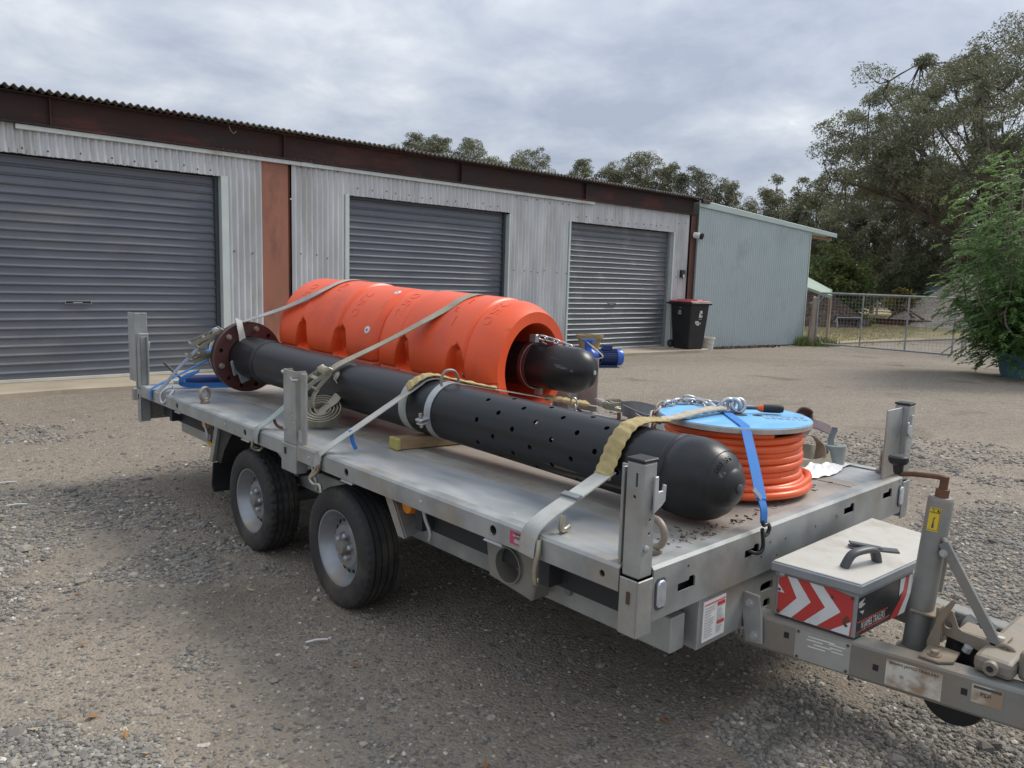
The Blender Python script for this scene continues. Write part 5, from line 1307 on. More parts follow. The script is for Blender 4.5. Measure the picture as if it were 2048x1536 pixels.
def capr(l): 
    prof = [(4.345,0.161),(4.38,0.159),(4.42,0.150),(4.455,0.134),(4.485,0.110),(4.508,0.078),(4.528,0.040)]
    for (a, ra), (b, rb) in zip(prof, prof[1:]):
        if a <= l <= b: return ra + (rb-ra)*(l-a)/(b-a)
    return 0.16
def cap_text(txt, size, deg0, l0):
    def fn(x, y, h):
        l = l0 - y*0.55; r = capr(l); a = deg0 - math.degrees(x/max(r,0.05)); p = pp(l, a, r)
        return p + (PD*0.7 + (pp(l,a,1)-pp(l,a,0))*0.7)*(0.0035*h-0.0005)
    return text_solid(txt, size, fn)
part('lettering', cap_text('PE 100', 0.036, 62, 4.485), M['hdpe'], capo)
part('moulded_ring', G().tube([pp(4.462, a*6, capr(4.462)+0.001) for a in range(-5, 25)], 0.0015, 5), M['hdpe'], capo, sm=60)
# flange with bolts
FC = PA + PD*0.415
fl = part('flange', G().lathe(FC, PD, [(-0.028,0.155),(-0.028,0.262),(-0.024,0.264),(0.0,0.264),(0.004,0.262),(0.004,0.155),(-0.028,0.155)], 72, caps=False), M['flange'], pipe, sm=35)
cg = G()
for j in range(12):
    a = 15+30*j
    if a % 360 in (105, 195): continue
    cg.tube([pp(0.36, a, 0.218), pp(0.44, a, 0.218)], 0.016, 14)
cut(fl, cg); finish(fl.data, 35)
bl = part('blank_flange', G().lathe(FC, PD, [(-0.075,0.0),(-0.075,0.258),(-0.034,0.262),(-0.030,0.258),(-0.030,0.0)], 64, caps=False), M['black'], pipe, sm=35)
for a in (105, 45, 195, 345):
    b_ = part('flange_bolt', G().tube([pp(0.418,a,0.218), pp(0.430,a,0.218)], 0.022, 6).tube([pp(0.430,a,0.218), pp(0.448,a,0.218)], 0.013, 12), M['zinc'], pipe, sm=40)
part('back_ring', G().lathe(PA+PD*0.12, PD, [(0,0.0),(0,0.195),(0.012,0.20),(0.03,0.20),(0.04,0.17),(0.25,0.15),(0.30,0.15)], 48), M['black'], pipe, sm=35)
part('white_gasket', G().lathe(PA+PD*0.165, PD, [(0,0.205),(0.012,0.205)], 48), M['white_print'], pipe, sm=35)
# lifting band
bd = part('lifting_band', G().lathe(PA, PD, [(2.805,0.151),(2.805,0.1555),(2.855,0.1555),(2.855,0.151)], 64, caps=False), M['galv_clean'], pipe, sm=35)
part('band_lug', G().obox(pp(2.83,-8,0.180), (pp(2.83,-8,1)-pp(2.83,-8,0))*0.032, PD*0.024, (pp(2.83,82,1)-pp(2.83,82,0))*0.007), M['galv_clean'], bd, bev=0.003)
part('band_lug', G().obox(pp(2.83,-14,0.178), (pp(2.83,-14,1)-pp(2.83,-14,0))*0.030, PD*0.024, (pp(2.83,76,1)-pp(2.83,76,0))*0.005), M['galv_clean'], bd, bev=0.003)
part('band_bolt', G().tube([pp(2.83,-20,0.195), pp(2.83,2,0.195)], 0.010, 10), M['zinc'], bd, sm=40)
part('lifting_eye', G().tube(smooth([pp(2.83,66,0.152),pp(2.83,70,0.195),pp(2.835,80,0.222),pp(2.84,92,0.215),pp(2.845,100,0.185),pp(2.845,104,0.154)], 4), 0.008, 8), M['eyebolt'], bd, sm=60)
part('band_tape', G().lathe(PA, PD, [(2.575,0.1505),(2.575,0.1535),(2.640,0.1535),(2.640,0.1505)], 64, caps=False), M['strap_grey'], pipe, sm=35)

# ------------------------------------------------------------------ orange floats
FF = V((3.24,3.36,1.165)); FE = V((2.93,5.45,1.27)); FD = (FE-FF).normalized()
FU = (V((-1,0,0)) - FD*FD.dot(V((-1,0,0)))).normalized(); FW = FU.cross(FD)
if FW.z < 0: FW = -FW
def fp(l, deg, r):
    a = math.radians(deg); return FF + FD*l + FU*math.cos(a)*r + FW*math.sin(a)*r
def sst(a, b, x):
    t = max(0.0, min(1.0, (x-a)/(b-a))); return t*t*(3-2*t)
def float_r(l, deg, L0, L1, grooves, pockets, front_ch):
    R_ = 0.400
    r = R_
    d0 = l - L0; d1 = L1 - l
    if d0 < front_ch[0]: t = 1 - d0/front_ch[0]; r -= front_ch[1]*t**1.5
    if d1 < 0.06: t = 1 - d1/0.06; r -= 0.028*t*t
    g0, g1 = grooves
    if l < g0 or l > g1: r -= 0.011*min(1, max(1-sst(g0-0.008,g0+0.002,l), sst(g1-0.002,g1+0.008,l)))
    for gq in grooves: r -= 0.014*math.exp(-((l-gq)/0.007)**2)
    a = deg if deg <= 90 else 180-deg
    if a < -180: a += 360
    for pq in pockets:
        # tapered pocket: arched top, widening downwards, flat floor
        if -16 <= a <= 18:
            hw = 0.043 + (16-a)/30.0*0.038
            if a > 8: hw *= math.sqrt(max(0.0, 1-((a-8)/8.5)**2)) if a < 16.5 else 0
            e_ = hw - abs(l-pq)
            r -= (0.045+0.045*sst(14,-6,-a*-1) if False else 0.045+0.04*sst(-14,8,-a))*sst(-0.007, 0.012, e_)*sst(-13.8, -12.0, a)
    # parting line of the two half shells
    r -= 0.012*math.exp(-((a+14.5)/0.8)**2)
    return r
def make_float(label, L0, L1, grooves, pockets, front_ch, texts, bolts):
    c = fp((L0+L1)/2, -90, 0.40)
    t = thing('pipe_float', tuple(c), label, 'float', 'orange pipe floats on the trailer')
    NL, NA = 190, 190
    g_ = G()
    for j in range(NL+1):
        l = L0 + (L1-L0)*j/NL
        for i in range(NA):
            deg = -90 + 360*i/NA
            g_.v.append(tuple(fp(l, deg, float_r(l, deg if deg <= 180 else deg-360, L0, L1, grooves, pockets, front_ch))))
    for j in range(NL):
        for i in range(NA):
            i2 = (i+1) % NA
            g_.f.append((j*NA+i, j*NA+i2, (j+1)*NA+i2, (j+1)*NA+i))
    o = len(g_.v); rh = 0.262
    # end faces and bore
    rings = [(L0, rh+0.006), (L0+0.012, rh), (L1-0.012, rh), (L1, rh+0.006)]
    for l, r in rings:
        for i in range(NA): g_.v.append(tuple(fp(l, -90+360*i/NA, r)))
    def ring(a, b):
        for i in range(NA):
            i2 = (i+1) % NA; g_.f.append((a+i, a+i2, b+i2, b+i))
    ring(o, 0); ring(o+NA, o); ring(o+2*NA, o+NA); ring(o+3*NA, o+2*NA); ring(NL*NA, o+3*NA)
    part('float_shell', g_, M['float'], t, sm=38)
    for l0, deg, s, txt, sz in texts:
        def fn(x, y, h, l0=l0, deg=deg, s=s):
            l = l0 + s*y*0.72; a = deg + s*math.degrees(x*1.25/0.39)
            return fp(l, a, float_r(l, a, L0, L1, grooves, pockets, front_ch) - 0.001 + 0.0034*h)
        part('lettering', text_solid(txt, sz, fn), M['float'], t)
    for l, a, r in bolts:
        e1_ = (fp(l,a,1)-fp(l,a,0))
        b_ = part('bolt', G().lathe(fp(l,a,r), e1_, [(0,0.026),(0.008,0.025),(0.010,0.020),(0.010,0.0)], 20), M['white_print'], t, sm=40)
        part('bolt_socket', G().lathe(fp(l,a,r+0.0102), e1_, [(0,0.008),(0.001,0.008)], 8), M['handle'], b_)
    for pq in pockets:
        e1_ = V((0,0,1)); p = fp(pq-0.03, -12.6, 0.335)
        part('pocket_bolt', G().lathe(p, FW, [(0,0.017),(0.012,0.016),(0.012,0.009),(0.03,0.008)], 8), M['handle'], t)
    return t
make_float('front orange float with the black domed pipe sticking out of its end', 0.0, 1.005, (0.225, 0.79), (0.29, 0.745), (0.13, 0.055),
           [(0.155,58,-1,'250',0.135),(0.885,54,1,'250',0.135),(0.49,72,1,'SU      OR',0.058),(0.43,64,1,'pl       K',0.05),(0.385,52,1,'www             com',0.026)], [])
make_float('rear orange float with two white bolts, nearest the roller door', 1.01, 2.115, (1.40, 1.83), (1.375, 1.80), (0.05, 0.028),
           [(1.30,46,-1,'250',0.135),(1.92,48,1,'250',0.135),(1.62,64,-1,'SU',0.075)], [(1.085,69,0.381),(1.11,17,0.384)])

# pipe through the floats
SA, SB = V((3.27,3.60,1.172)), V((3.375,3.085,1.160)); SD = (SB-SA).normalized(); SL = (SB-SA).length
sp = thing('capped_pipe', (3.3,3.4,1.03), 'short black domed pipe end inside the orange floats', 'pipe')
part('pipe_wall', G().lathe(SA-SD*0.6, SD, [(0,0.135),(0.6+SL*0.60,0.135)], 56), M['hdpe'], sp, sm=40)
part('end_cap', G().lathe(SA, SD, [(SL*0.60,0.134),(SL*0.605,0.139),(SL-0.06,0.140),(SL-0.02,0.136),(SL+0.03,0.118),(SL+0.065,0.086),(SL+0.085,0.048),(SL+0.092,0.0)], 56, caps=False), M['hdpe'], sp, sm=50)
part('cap_button', G().lathe(SA+SD*(SL+0.088), SD, [(0,0.014),(0.008,0.012),(0.008,0.0)], 14), M['grey_print'], sp, sm=40)
cl = part('clamp_band', G().lathe(SA, SD, [(0.155,0.137),(0.155,0.146),(0.205,0.146),(0.205,0.137)], 56, caps=False), M['flange'], sp, sm=35)
part('clamp_wire', G().tube([SA+SD*0.21+V((0.145*math.cos(a),0,0.145*math.sin(a))) for a in [math.radians(d) for d in range(95, 440, 8)]], 0.005, 6), M['galv_clean'], cl, sm=60)
part('clamp_ear', G().box(3.255, 3.285, 3.36, 3.42, 1.31, 1.36), M['galv_clean'], cl, bev=0.004)
part('clamp_ear', G().box(3.30, 3.33, 3.355, 3.41, 0.985, 1.03), M['galv'], cl, bev=0.004)

# ------------------------------------------------------------------ chains (every link a piece)
def link_geo(L, w, r):
    pts = []
    for i in range(8): a = -math.pi/2 + math.pi*i/7; pts.append(V((L/2-w/2 + math.cos(a)*w/2, math.sin(a)*w/2, 0)))
    for i in range(8): a = math.pi/2 + math.pi*i/7; pts.append(V((-L/2+w/2 + math.cos(a)*w/2, math.sin(a)*w/2, 0)))
    return G().tube(pts, r, 6, closed=True, up=(0,0,1))
def chain(label, pts, m, L=0.058, w=0.034, r=0.0062, group='chains on the load'):
    P_ = smooth([V(p) for p in pts], 12)
    t = thing('chain', tuple(P_[0]), label, 'chain', group)
    base = V(P_[0]); me = None
    # walk the path
    acc = [0]; 
    for a, b in zip(P_, P_[1:]): acc.append(acc[-1]+(b-a).length)
    pitch = L - 2*r*1.3; n = int(acc[-1]/pitch)
    for k in range(n):
        s = (k+0.5)*pitch; i = max(j for j in range(len(acc)) if acc[j] <= s); i = min(i, len(P_)-2)
        tt = (s-acc[i])/max(1e-6, acc[i+1]-acc[i]); p = P_[i].lerp(P_[i+1], tt); d = (P_[i+1]-P_[i]).normalized()
        up_ = V((0,0,1)) if abs(d.z) < 0.9 else V((1,0,0))
        y_ = up_.cross(d).normalized(); z_ = d.cross(y_)
        tw = math.radians(35 if k % 2 else -50)
        y2 = y_*math.cos(tw) + z_*math.sin(tw); z2 = d.cross(y2)
        mt = Matrix((( d.x, y2.x, z2.x, (p.x-base.x)*U), (d.y, y2.y, z2.y, (p.y-base.y)*U), (d.z, y2.z, z2.z, (p.z-base.z)*U), (0,0,0,1)))
        if me is None:
            o = part('link', link_geo(L, w, r), m, t, sm=60, origin=(0,0,0)); me = o.data
        else:
            o = bpy.data.objects.new('link', me); col.objects.link(o); o.parent = t
        o.matrix_local = mt
    return t

# ------------------------------------------------------------------ timber block
tb2 = thing('timber_block', (2.5,3.33,0.78), 'rough timber packer with a yellow painted end under the black pipe', 'timber')
part('block', G().obox((2.52,3.315,0.8095), (0.275,-0.045,0), (0.006,0.045,0), (0,0,0.030)), M['timber'], tb2, bev=0.004)
part('painted_end', G().obox((2.243,3.360,0.8095), (0.012,-0.002,0), (0.0062,0.0463,0), (0,0,0.0312)), M['timber_end'], tb2, bev=0.004)
tb3 = thing('timber_packer', (3.1,5.0,0.78), 'timber packer under the rear orange float', 'timber')
part('block', G().obox((3.05,4.9,0.81), (0.45,0,0), (0,0.045,0), (0,0,0.031)), M['timber'], tb3, bev=0.004)

# ------------------------------------------------------------------ hose reel
RC = V((3.10,1.88,0.78))
rl_ = thing('hose_reel', tuple(RC), 'wooden reel with a sky blue round top standing on the front of the deck', 'reel')
td = part('top_disc', G().lathe(RC, (0,0,1), [(0.298,0.0),(0.298,0.338),(0.318,0.340),(0.320,0.338),(0.320,0.0)], 72), M['ply_edge'], rl_, sm=30)
tf = part('top_face', G().lathe(RC, (0,0,1), [(0.3205,0.0),(0.3205,0.337),(0.323,0.336),(0.323,0.0)], 72), M['drum_blue'], td, sm=30)
for x, y, r in ((0.02,-0.02,0.032),(0.075,-0.075,0.022)):
    part('core_hole', G().lathe(RC+V((x,y,0.3232)), (0,0,1), [(0,r),(0.0006,r)], 18), M['shade_dark'], td)
part('core', G().lathe(RC, (0,0,1), [(0.012,0.20),(0.30,0.20)], 32), M['timber'], rl_, sm=40)
part('bottom_disc', G().lathe(RC, (0,0,1), [(0.0,0.26),(0.012,0.26)], 48), M['ply_edge'], rl_, sm=30)
sx, sy = V((0.62,-0.78,0)), V((0.78,0.62,0))
part('stencil', text_geo('RUBBER', 0.055, plane_fn(RC+V((0.10,-0.20,0.3238)), -sx, -sy)), M['strap_bluegrey'], td)
part('stencil', text_geo('SEALING', 0.055, plane_fn(RC+V((0.135,-0.155,0.3238)), -sx, -sy)), M['strap_bluegrey'], td)
hs = thing('orange_hose', (3.10,1.88,0.78), 'glossy orange hose wound round the blue topped reel', 'hose')
hp = []; rh = 0.0155; turns = 8.0; rr = random.Random(4)
for i in range(int(turns*64)+1):
    a = 2*math.pi*i/64; t = i/(turns*64)
    wob = 0.004*math.sin(a*0.37) + 0.003*math.sin(a*1.7+1)
    R_ = 0.292 + wob + (0.012 if t < 0.12 else 0)
    hp.append(RC + V((math.cos(a-2)*R_, math.sin(a-2)*R_, 0.055 + t*0.228 + 0.003*math.sin(a*2.3))))
part('wound_hose', G().tube(hp, 0.0172, 10), M['hose'], hs, sm=70)
hp2 = []
for i in range(121):
    a = 2*math.pi*i/64 + 0.2; t = i/120
    hp2.append(RC + V((math.cos(a)*(0.322+0.028*math.sin(t*3.1)), math.sin(a)*(0.322+0.018*math.sin(t*5)), 0.0175 + 0.036*t + 0.010*math.sin(a*1.1)**2*t)))
part('loose_turn', G().tube(hp2, 0.0172, 10), M['hose'], hs, sm=70)
hp3 = [RC + V((math.cos(a)*(0.305+k1), math.sin(a)*(0.305+k1), z)) for a, k1, z in ((-2.6,0.0,0.075),(-2.2,0.01,0.055),(-1.7,0.015,0.05),(-1.2,0.02,0.052),(-0.85,0.045,0.055),(-0.5,0.08,0.045),(-0.15,0.085,0.030),(0.25,0.06,0.020),(0.6,0.03,0.0178))]
part('loose_turn', G().tube(smooth(hp3, 6), 0.0172, 10), M['hose'], hs, sm=70)

# ------------------------------------------------------------------ ratchet straps
def ratchet(parent, c, a, w, n, L=0.17, W=0.088, m=None, roll='strap_tan'):
    """buckle: a along the strap, w across, n outward"""
    c, a, w, n = V(c), V(a).normalized(), V(w).normalized(), V(n).normalized()
    m = m or M['zinc']
    fr = G()
    for s in (-1, 1):
        q = c + w*s*W/2
        fr.prism([tuple(q-a*L/2-n*0.012), tuple(q+a*L*0.28-n*0.016), tuple(q+a*L*0.46+n*0.002), tuple(q+a*L*0.44+n*0.030), tuple(q+a*L*0.25+n*0.040), tuple(q-a*L*0.10+n*0.012), tuple(q-a*L/2+n*0.008)], tuple(w*s*0.004))
    fr.tube([c-a*L*0.44-w*W/2, c-a*L*0.44+w*W/2], 0.008, 8)
    o = part('ratchet_frame', fr, m, parent, bev=0.0015)
    part('spool', G().tube([c+a*L*0.28+n*0.014-w*W*0.42, c+a*L*0.28+n*0.014+w*W*0.42], 0.027, 16), M[roll], o, sm=50)
    hd_ = G()
    tip = c - a*L*0.55 + n*0.055
    for s in (-1, 1):
        q0 = c + a*L*0.28 + n*0.014 + w*s*W*0.58; q1 = tip + w*s*W*0.56
        hd_.bar(q0, q1, 0.004, 0.022, up=tuple(n))
        hd_.tube([q0 - w*s*0.002, q0 + w*s*0.010], 0.018, 10)
    hd_.tube([tip-w*W*0.57, tip+w*W*0.57], 0.008, 8)
    mid = c - a*L*0.12 + n*0.036; hd_.bar(mid-w*W*0.55, mid+w*W*0.55, 0.020, 0.004, up=tuple(n))
    part('ratchet_handle', hd_, m, o)
    return o
def wire_hook(parent, pts, r=0.008, m='zinc'):
    return part('hook', G().tube(smooth([V(p) for p in pts], 4), r, 8), M[m], parent, sm=60)
SW = 0.062
# strap over the front float
s1 = thing('ratchet_strap', (2.2,4.13,0.78), 'tan ratchet strap slung over the front orange float down to the middle post', 'strap', 'tie down straps')
path = [fp(0.36,176,0.404), fp(0.38,150,0.404), fp(0.41,120,0.404), fp(0.44,86,0.404), fp(0.475,66,0.404), fp(0.513,48,0.404), V((2.60,3.965,1.302)), V((2.345,4.10,1.158)), V((2.29,4.125,1.115))]
part('webbing', G().ribbon([V((3.99,3.62,0.76))] + path, [V((0,1,0))]*3 + [FD]*4 + [V((0.25,1,0.15)), V((0.3,1,0.3)), V((0.3,1,0.3))], SW, 0.005, res=4), M['strap_tan'], s1, sm=50)
part('webbing', G().ribbon([V((2.16,4.155,1.02)), V((2.05,4.18,0.93)), V((1.93,4.205,0.830)), V((1.875,4.215,0.795)), V((1.858,4.22,0.760)), V((1.856,4.225,0.705))], (0,1,0), SW, 0.005, res=4), M['strap_green'], s1, sm=50)
ratchet(s1, (2.235,4.14,1.07), (0.55,-0.08,0.62), (0.05,1,0.08), (-0.72,0.1,0.55))
wire_hook(s1, [(1.853,4.245,0.72),(1.850,4.25,0.67),(1.885,4.235,0.655),(1.89,4.20,0.68)])
# its rolled up tail
cn = V((-0.42,-0.52,0.74)).normalized(); cu_ = cn.cross(V((0,0,1))).normalized(); cw_ = cu_.cross(cn); cc = V((2.215,4.105,0.876))
pts = []
for i in range(7*28):
    a = 2*math.pi*i/28; r = 0.046 + 0.0095*a/(2*math.pi) + 0.004*math.sin(a*0.5)
    pts.append(cc + cu_*math.cos(a)*r*1.05 + cw_*math.sin(a)*r*0.9)
part('rolled_tail', G().ribbon(pts, cn, SW*0.95, 0.006), M['strap_tan'], s1, sm=50)
part('hanging_tail', G().ribbon([V((2.30,4.10,1.07)), V((2.32,4.07,1.02)), V((2.29,4.06,0.955)), V((2.235,4.085,0.90)), V((2.20,4.09,0.875)), V((2.17,4.11,0.90)), V((2.17,4.12,0.96)), V((2.20,4.13,1.0))],
     [V((0.5,0.8,0)),V((0.5,0.8,0.2)),V((-0.4,0.9,0.2)),V((0.2,0.9,0.4)),V((0,0.8,0.6)),V((0.3,0.9,0.2)),V((0.2,1,0)),V((0.2,1,0))], SW*0.9, 0.005, res=5), M['strap_tan'], s1, sm=50)
part('pipe_loop', G().sphere((2.325,4.095,1.075), 0.034, 14, 9, (1.0,0.95,1.0)), M['strap_tan'], s1, sm=80)

# strap over the middle of the pipe to the far rail
s2 = thing('ratchet_strap', (2.0,3.4,0.78), 'pale grey ratchet strap over the middle of the black pipe to the far rail', 'strap', 'tie down straps')
part('webbing', G().ribbon([V((1.857,3.495,0.70)), V((1.860,3.475,0.765)), V((1.880,3.455,0.800)), V((2.10,3.395,0.945)), V((2.345,3.33,1.105)), V((2.40,3.315,1.143)), V((2.46,3.30,1.150)), V((2.53,3.29,1.130)), V((2.75,3.285,1.085)), V((3.05,3.285,1.025)), V((3.35,3.29,0.965)), V((3.70,3.34,0.895)), V((3.90,3.39,0.855))],
     [V((0,1,0))]*4 + [V((0.1,1,0))]*9, SW*0.92, 0.005, res=4), M['strap_grey'], s2, sm=50)
def sleeve(parent, pts, w, t, mk, seed, wr=0.004, name='wear_sleeve', wd=(0,1,0)):
    """loose gathered fabric tube round a strap"""
    rg_ = random.Random(seed); P_ = smooth([V(p) for p in pts], 10); g_ = G(); n = 16; m_ = len(P_)
    for i, p in enumerate(P_):
        T = (P_[min(i+1,m_-1)]-P_[max(i-1,0)]).normalized(); ww = (V(wd) - T*T.dot(V(wd))).normalized(); nn = T.cross(ww)
        k = 0.9 + 0.20*math.sin(i*1.25+seed) + 0.08*math.sin(i*0.53) + rg_.uniform(-0.10,0.10)
        for j in range(n):
            a = 2*math.pi*j/n; wob = 1 + 0.12*math.sin(a*2+i*0.45) 
            g_.v.append(tuple(p + T*(0.010*math.sin(a+0.8)) + ww*math.cos(a)*w/2*(1+0.07*math.sin(i*1.25+seed+0.6)) + nn*math.sin(a)*(t/2*k*wob)))
    for i in range(m_-1):
        for j in range(n):
            j2 = (j+1) % n; g_.f.append((i*n+j, i*n+j2, (i+1)*n+j2, (i+1)*n+j))
    g_.f.append(tuple(range(n-1,-1,-1))); g_.f.append(tuple((m_-1)*n+j for j in range(n)))
    return part(name, g_, M[mk], parent, sm=80)
sleeve(s2, [(2.315,3.355,1.105),(2.37,3.335,1.148),(2.44,3.315,1.168),(2.53,3.298,1.147),(2.70,3.288,1.108),(2.86,3.285,1.072)], 0.075, 0.020, 'sleeve', 3)
sleeve(s2, [(3.30,3.29,0.977),(3.45,3.305,0.95),(3.60,3.325,0.92),(3.72,3.345,0.895)], 0.070, 0.036, 'sleeve', 5)
ratchet(s2, (4.00,3.385,0.845), (-0.75,0.35,0.18), (0.35,0.90,0.05), (0.1,0,1), L=0.20, W=0.10, roll='strap_grey')
wire_hook(s2, [(1.853,3.475,0.715),(1.852,3.50,0.69),(1.84,3.53,0.645),(1.845,3.50,0.62),(1.85,3.45,0.625),(1.85,3.435,0.59)], 0.010)
wire_hook(s2, [(1.852,3.455,0.725),(1.850,3.47,0.69),(1.84,3.52,0.65)], 0.009)
part('slack_loop', G().ribbon([V((4.02,3.30,0.855)), V((4.07,3.20,0.865)), V((4.10,3.05,0.850)), V((4.06,2.93,0.835)), V((3.96,2.90,0.822)), V((3.90,3.0,0.830)), V((3.93,3.14,0.845)), V((3.98,3.25,0.845))],
     [V((0,0,1)),V((0.2,0,1)),V((0.3,0,1)),V((0,0.2,1)),V((-0.2,0,1)),V((-0.3,0,1)),V((-0.2,0.2,1)),V((0,0,1))], 0.075, 0.005, res=6), M['strap_dark'], s2, sm=50)
part('slack_loop', G().ribbon([V((4.0,3.22,0.83)), V((3.93,3.10,0.825)), V((3.84,2.96,0.82)), V((3.78,2.86,0.815)), V((3.84,2.80,0.815)), V((3.95,2.88,0.82))],
     [V((0,0,1)),V((-0.4,0,1)),V((-0.5,0,1)),V((-0.4,0.1,1)),V((0.3,0,1)),V((0.4,0,1))], 0.080, 0.005, res=6), M['strap_grey'], s2, sm=50)
wire_hook(s2, [(3.905,3.22,0.84),(3.90,3.215,0.80),(3.87,3.22,0.785),(3.855,3.24,0.797)], 0.012, 'rusty')

# front strap with wear sleeve, running to the reel
s3 = thing('ratchet_strap', (2.0,1.9,0.78), 'grey strap with gathered yellow sleeve over the pipe end nearest the camera', 'strap', 'tie down straps')
part('webbing', G().ribbon([V((1.855,1.925,0.700)), V((1.857,1.920,0.760)), V((1.872,1.912,0.803)), V((1.95,1.912,0.842)), V((2.12,1.930,0.885)), V((2.31,1.945,0.940))], (0,1,0), 0.078, 0.006, res=5), M['strap_grey'], s3, sm=50)
part('keeper', G().ribbon([V((2.066,1.925,0.880)), V((2.092,1.925,0.887))], (0,1,0), 0.088, 0.012), M['strap_dark'], s3)
sleeve(s3, [(2.275,1.945,0.925),(2.315,1.947,0.985),(2.355,1.945,1.055),(2.42,1.942,1.112),(2.50,1.940,1.127),(2.58,1.940,1.122),(2.64,1.940,1.115)], 0.090, 0.020, 'sleeve', 8, wd=(0,1,0.0))
sleeve(s3, [(2.62,1.940,1.115),(2.75,1.935,1.118),(2.90,1.935,1.128),(3.02,1.935,1.128),(3.09,1.93,1.122)], 0.052, 0.030, 'sleeve_white', 9, name='rope_sleeve')
wire_hook(s3, [(1.862,1.87,0.77),(1.853,1.865,0.72),(1.848,1.875,0.66),(1.858,1.88,0.60),(1.875,1.885,0.62)], 0.010)
wire_hook(s3, [(1.962,1.853,0.845),(1.955,1.855,0.80),(1.975,1.86,0.787),(2.005,1.862,0.795)], 0.011)
shk = thing('shackle', (3.12,1.92,1.10), 'bright steel bow shackle at the centre of the blue reel top', 'shackle')
for k, (px, py, ax) in enumerate(((3.115,1.925,(0.5,0.8,0.2)),(3.135,1.905,(0.9,0.3,0.1)),(3.15,1.89,(0.6,0.7,-0.2)))):
    part('bow', G().tube(torus((px,py,1.140), ax, 0.030, 0.008), 0.0095, 8, closed=True), M['chain'], shk, sm=70)
chain('bright chain laid across the blue reel top to the rope sleeve', [(2.99,2.19,1.118),(3.12,2.20,1.120),(3.20,2.13,1.116),(3.15,2.03,1.114),(3.13,1.95,1.118)], M['chain'])
chain('bright chain doubled back along the far edge of the reel top', [(3.17,2.20,1.135),(3.24,2.12,1.114),(3.24,2.0,1.114),(3.17,1.94,1.118)], M['chain'])
chain('rusty chain hanging from the reel top down to the black pipe', [(2.99,2.19,1.118),(2.915,2.19,1.08),(2.84,2.14,1.02),(2.77,2.10,0.96)], M['chain_rust'])
chain('short bright chain at the clamp inside the front float', [(3.285,3.36,1.345),(3.33,3.30,1.33),(3.375,3.22,1.302),(3.395,3.17,1.29)], M['chain'])
chain('short chain hanging below the domed pipe behind the strap', [(3.46,3.22,0.965),(3.47,3.215,0.92),(3.475,3.21,0.87),(3.48,3.19,0.83)], M['chain'])
hm = thing('hammer', (3.25,1.84,1.105), 'hammer with black and orange grip lying on the blue reel top', 'hammer')
ha, hb = V((3.165,1.90,1.128)), V((3.285,1.76,1.130)); hdv = (hb-ha).normalized()
part('shaft', G().tube([ha, ha+hdv*0.10], [0.009,0.008], 10), M['handle'], hm, sm=50)
part('orange_collar', G().lathe(ha+hdv*0.085, hdv, [(0,0.010),(0.02,0.018),(0.035,0.018)], 14), M['hose'], hm, sm=50)
part('grip', G().lathe(ha+hdv*0.112, hdv, [(0,0.0185),(0.03,0.020),(0.075,0.020),(0.09,0.016),(0.095,0.0)], 16), M['black'], hm, sm=50)

# blue strap holding the reel
s4 = thing('blue_strap', (2.6,1.42,0.78), 'bright blue strap over the reel hooked into the front beam slot', 'strap', 'tie down straps')
part('webbing', G().ribbon([V((3.42,2.25,0.90)), V((3.345,2.165,1.08)), V((3.315,2.135,1.1085)), V((3.08,1.90,1.1085)), V((2.86,1.68,1.1085)), V((2.838,1.658,1.092)), V((2.72,1.545,0.990)), V((2.605,1.440,0.893))], V((0.71,-0.71,0)), 0.040, 0.0045), M['strap_blue'], s4, sm=50)
part('stitched_end', G().ribbon([V((2.612,1.446,0.897)), V((2.590,1.418,0.860)), V((2.585,1.412,0.812))], V((0.9,-0.3,0.2)), 0.028, 0.007, res=4), M['strap_blue'], s4, sm=50)
part('loose_tag', G().ribbon([V((2.607,1.44,0.893)), V((2.592,1.450,0.915)), V((2.578,1.46,0.932))], V((0.3,0.2,0.5)), 0.020, 0.004), M['strap_bluegrey'], s4, sm=50)
wire_hook(s4, [(2.568,1.408,0.822),(2.575,1.405,0.806),(2.60,1.403,0.806),(2.617,1.404,0.79),(2.613,1.406,0.770),(2.595,1.407,0.762),(2.58,1.408,0.775),(2.572,1.408,0.79),(2.585,1.408,0.745),(2.588,1.409,0.715),(2.575,1.412,0.698),(2.552,1.425,0.698),(2.535,1.440,0.708)], 0.0075, 'hook')

# rear strap from the rear float to the rail
s5 = thing('ratchet_strap', (2.0,5.8,0.78), 'faded blue grey ratchet strap beside the red flange at the rear corner', 'strap', 'tie down straps')
part('webbing', G().ribbon([V((3.95,5.2,0.80)), fp(1.66,168,0.406), fp(1.67,130,0.406), fp(1.678,108,0.406), fp(1.685,95,0.406), fp(1.70,80,0.407), fp(1.715,66,0.408), fp(1.735,54,0.411), fp(1.79,43,0.420), V((2.565,5.29,1.437)), V((2.40,5.60,1.325)), V((2.34,5.66,1.285))],
     [V((0,1,0))]*2 + [FD]*7 + [V((0.5,0.8,0.5)), V((0.6,0.7,0.4)), V((0.6,0.7,0.4))], SW*0.8, 0.004, res=4), M['strap_grey'], s5, sm=50)
ratchet(s5, (2.18,5.72,1.19), (0.72,-0.12,0.52), (0.15,0.95,0.1), (-0.6,0,0.75), L=0.24, W=0.085, roll='strap_bluegrey')
ratchet(s5, (2.16,5.80,1.045), (0.85,0.0,0.25), (0.1,1,0.05), (-0.3,0,0.9), L=0.20, W=0.075, roll='strap_blue')
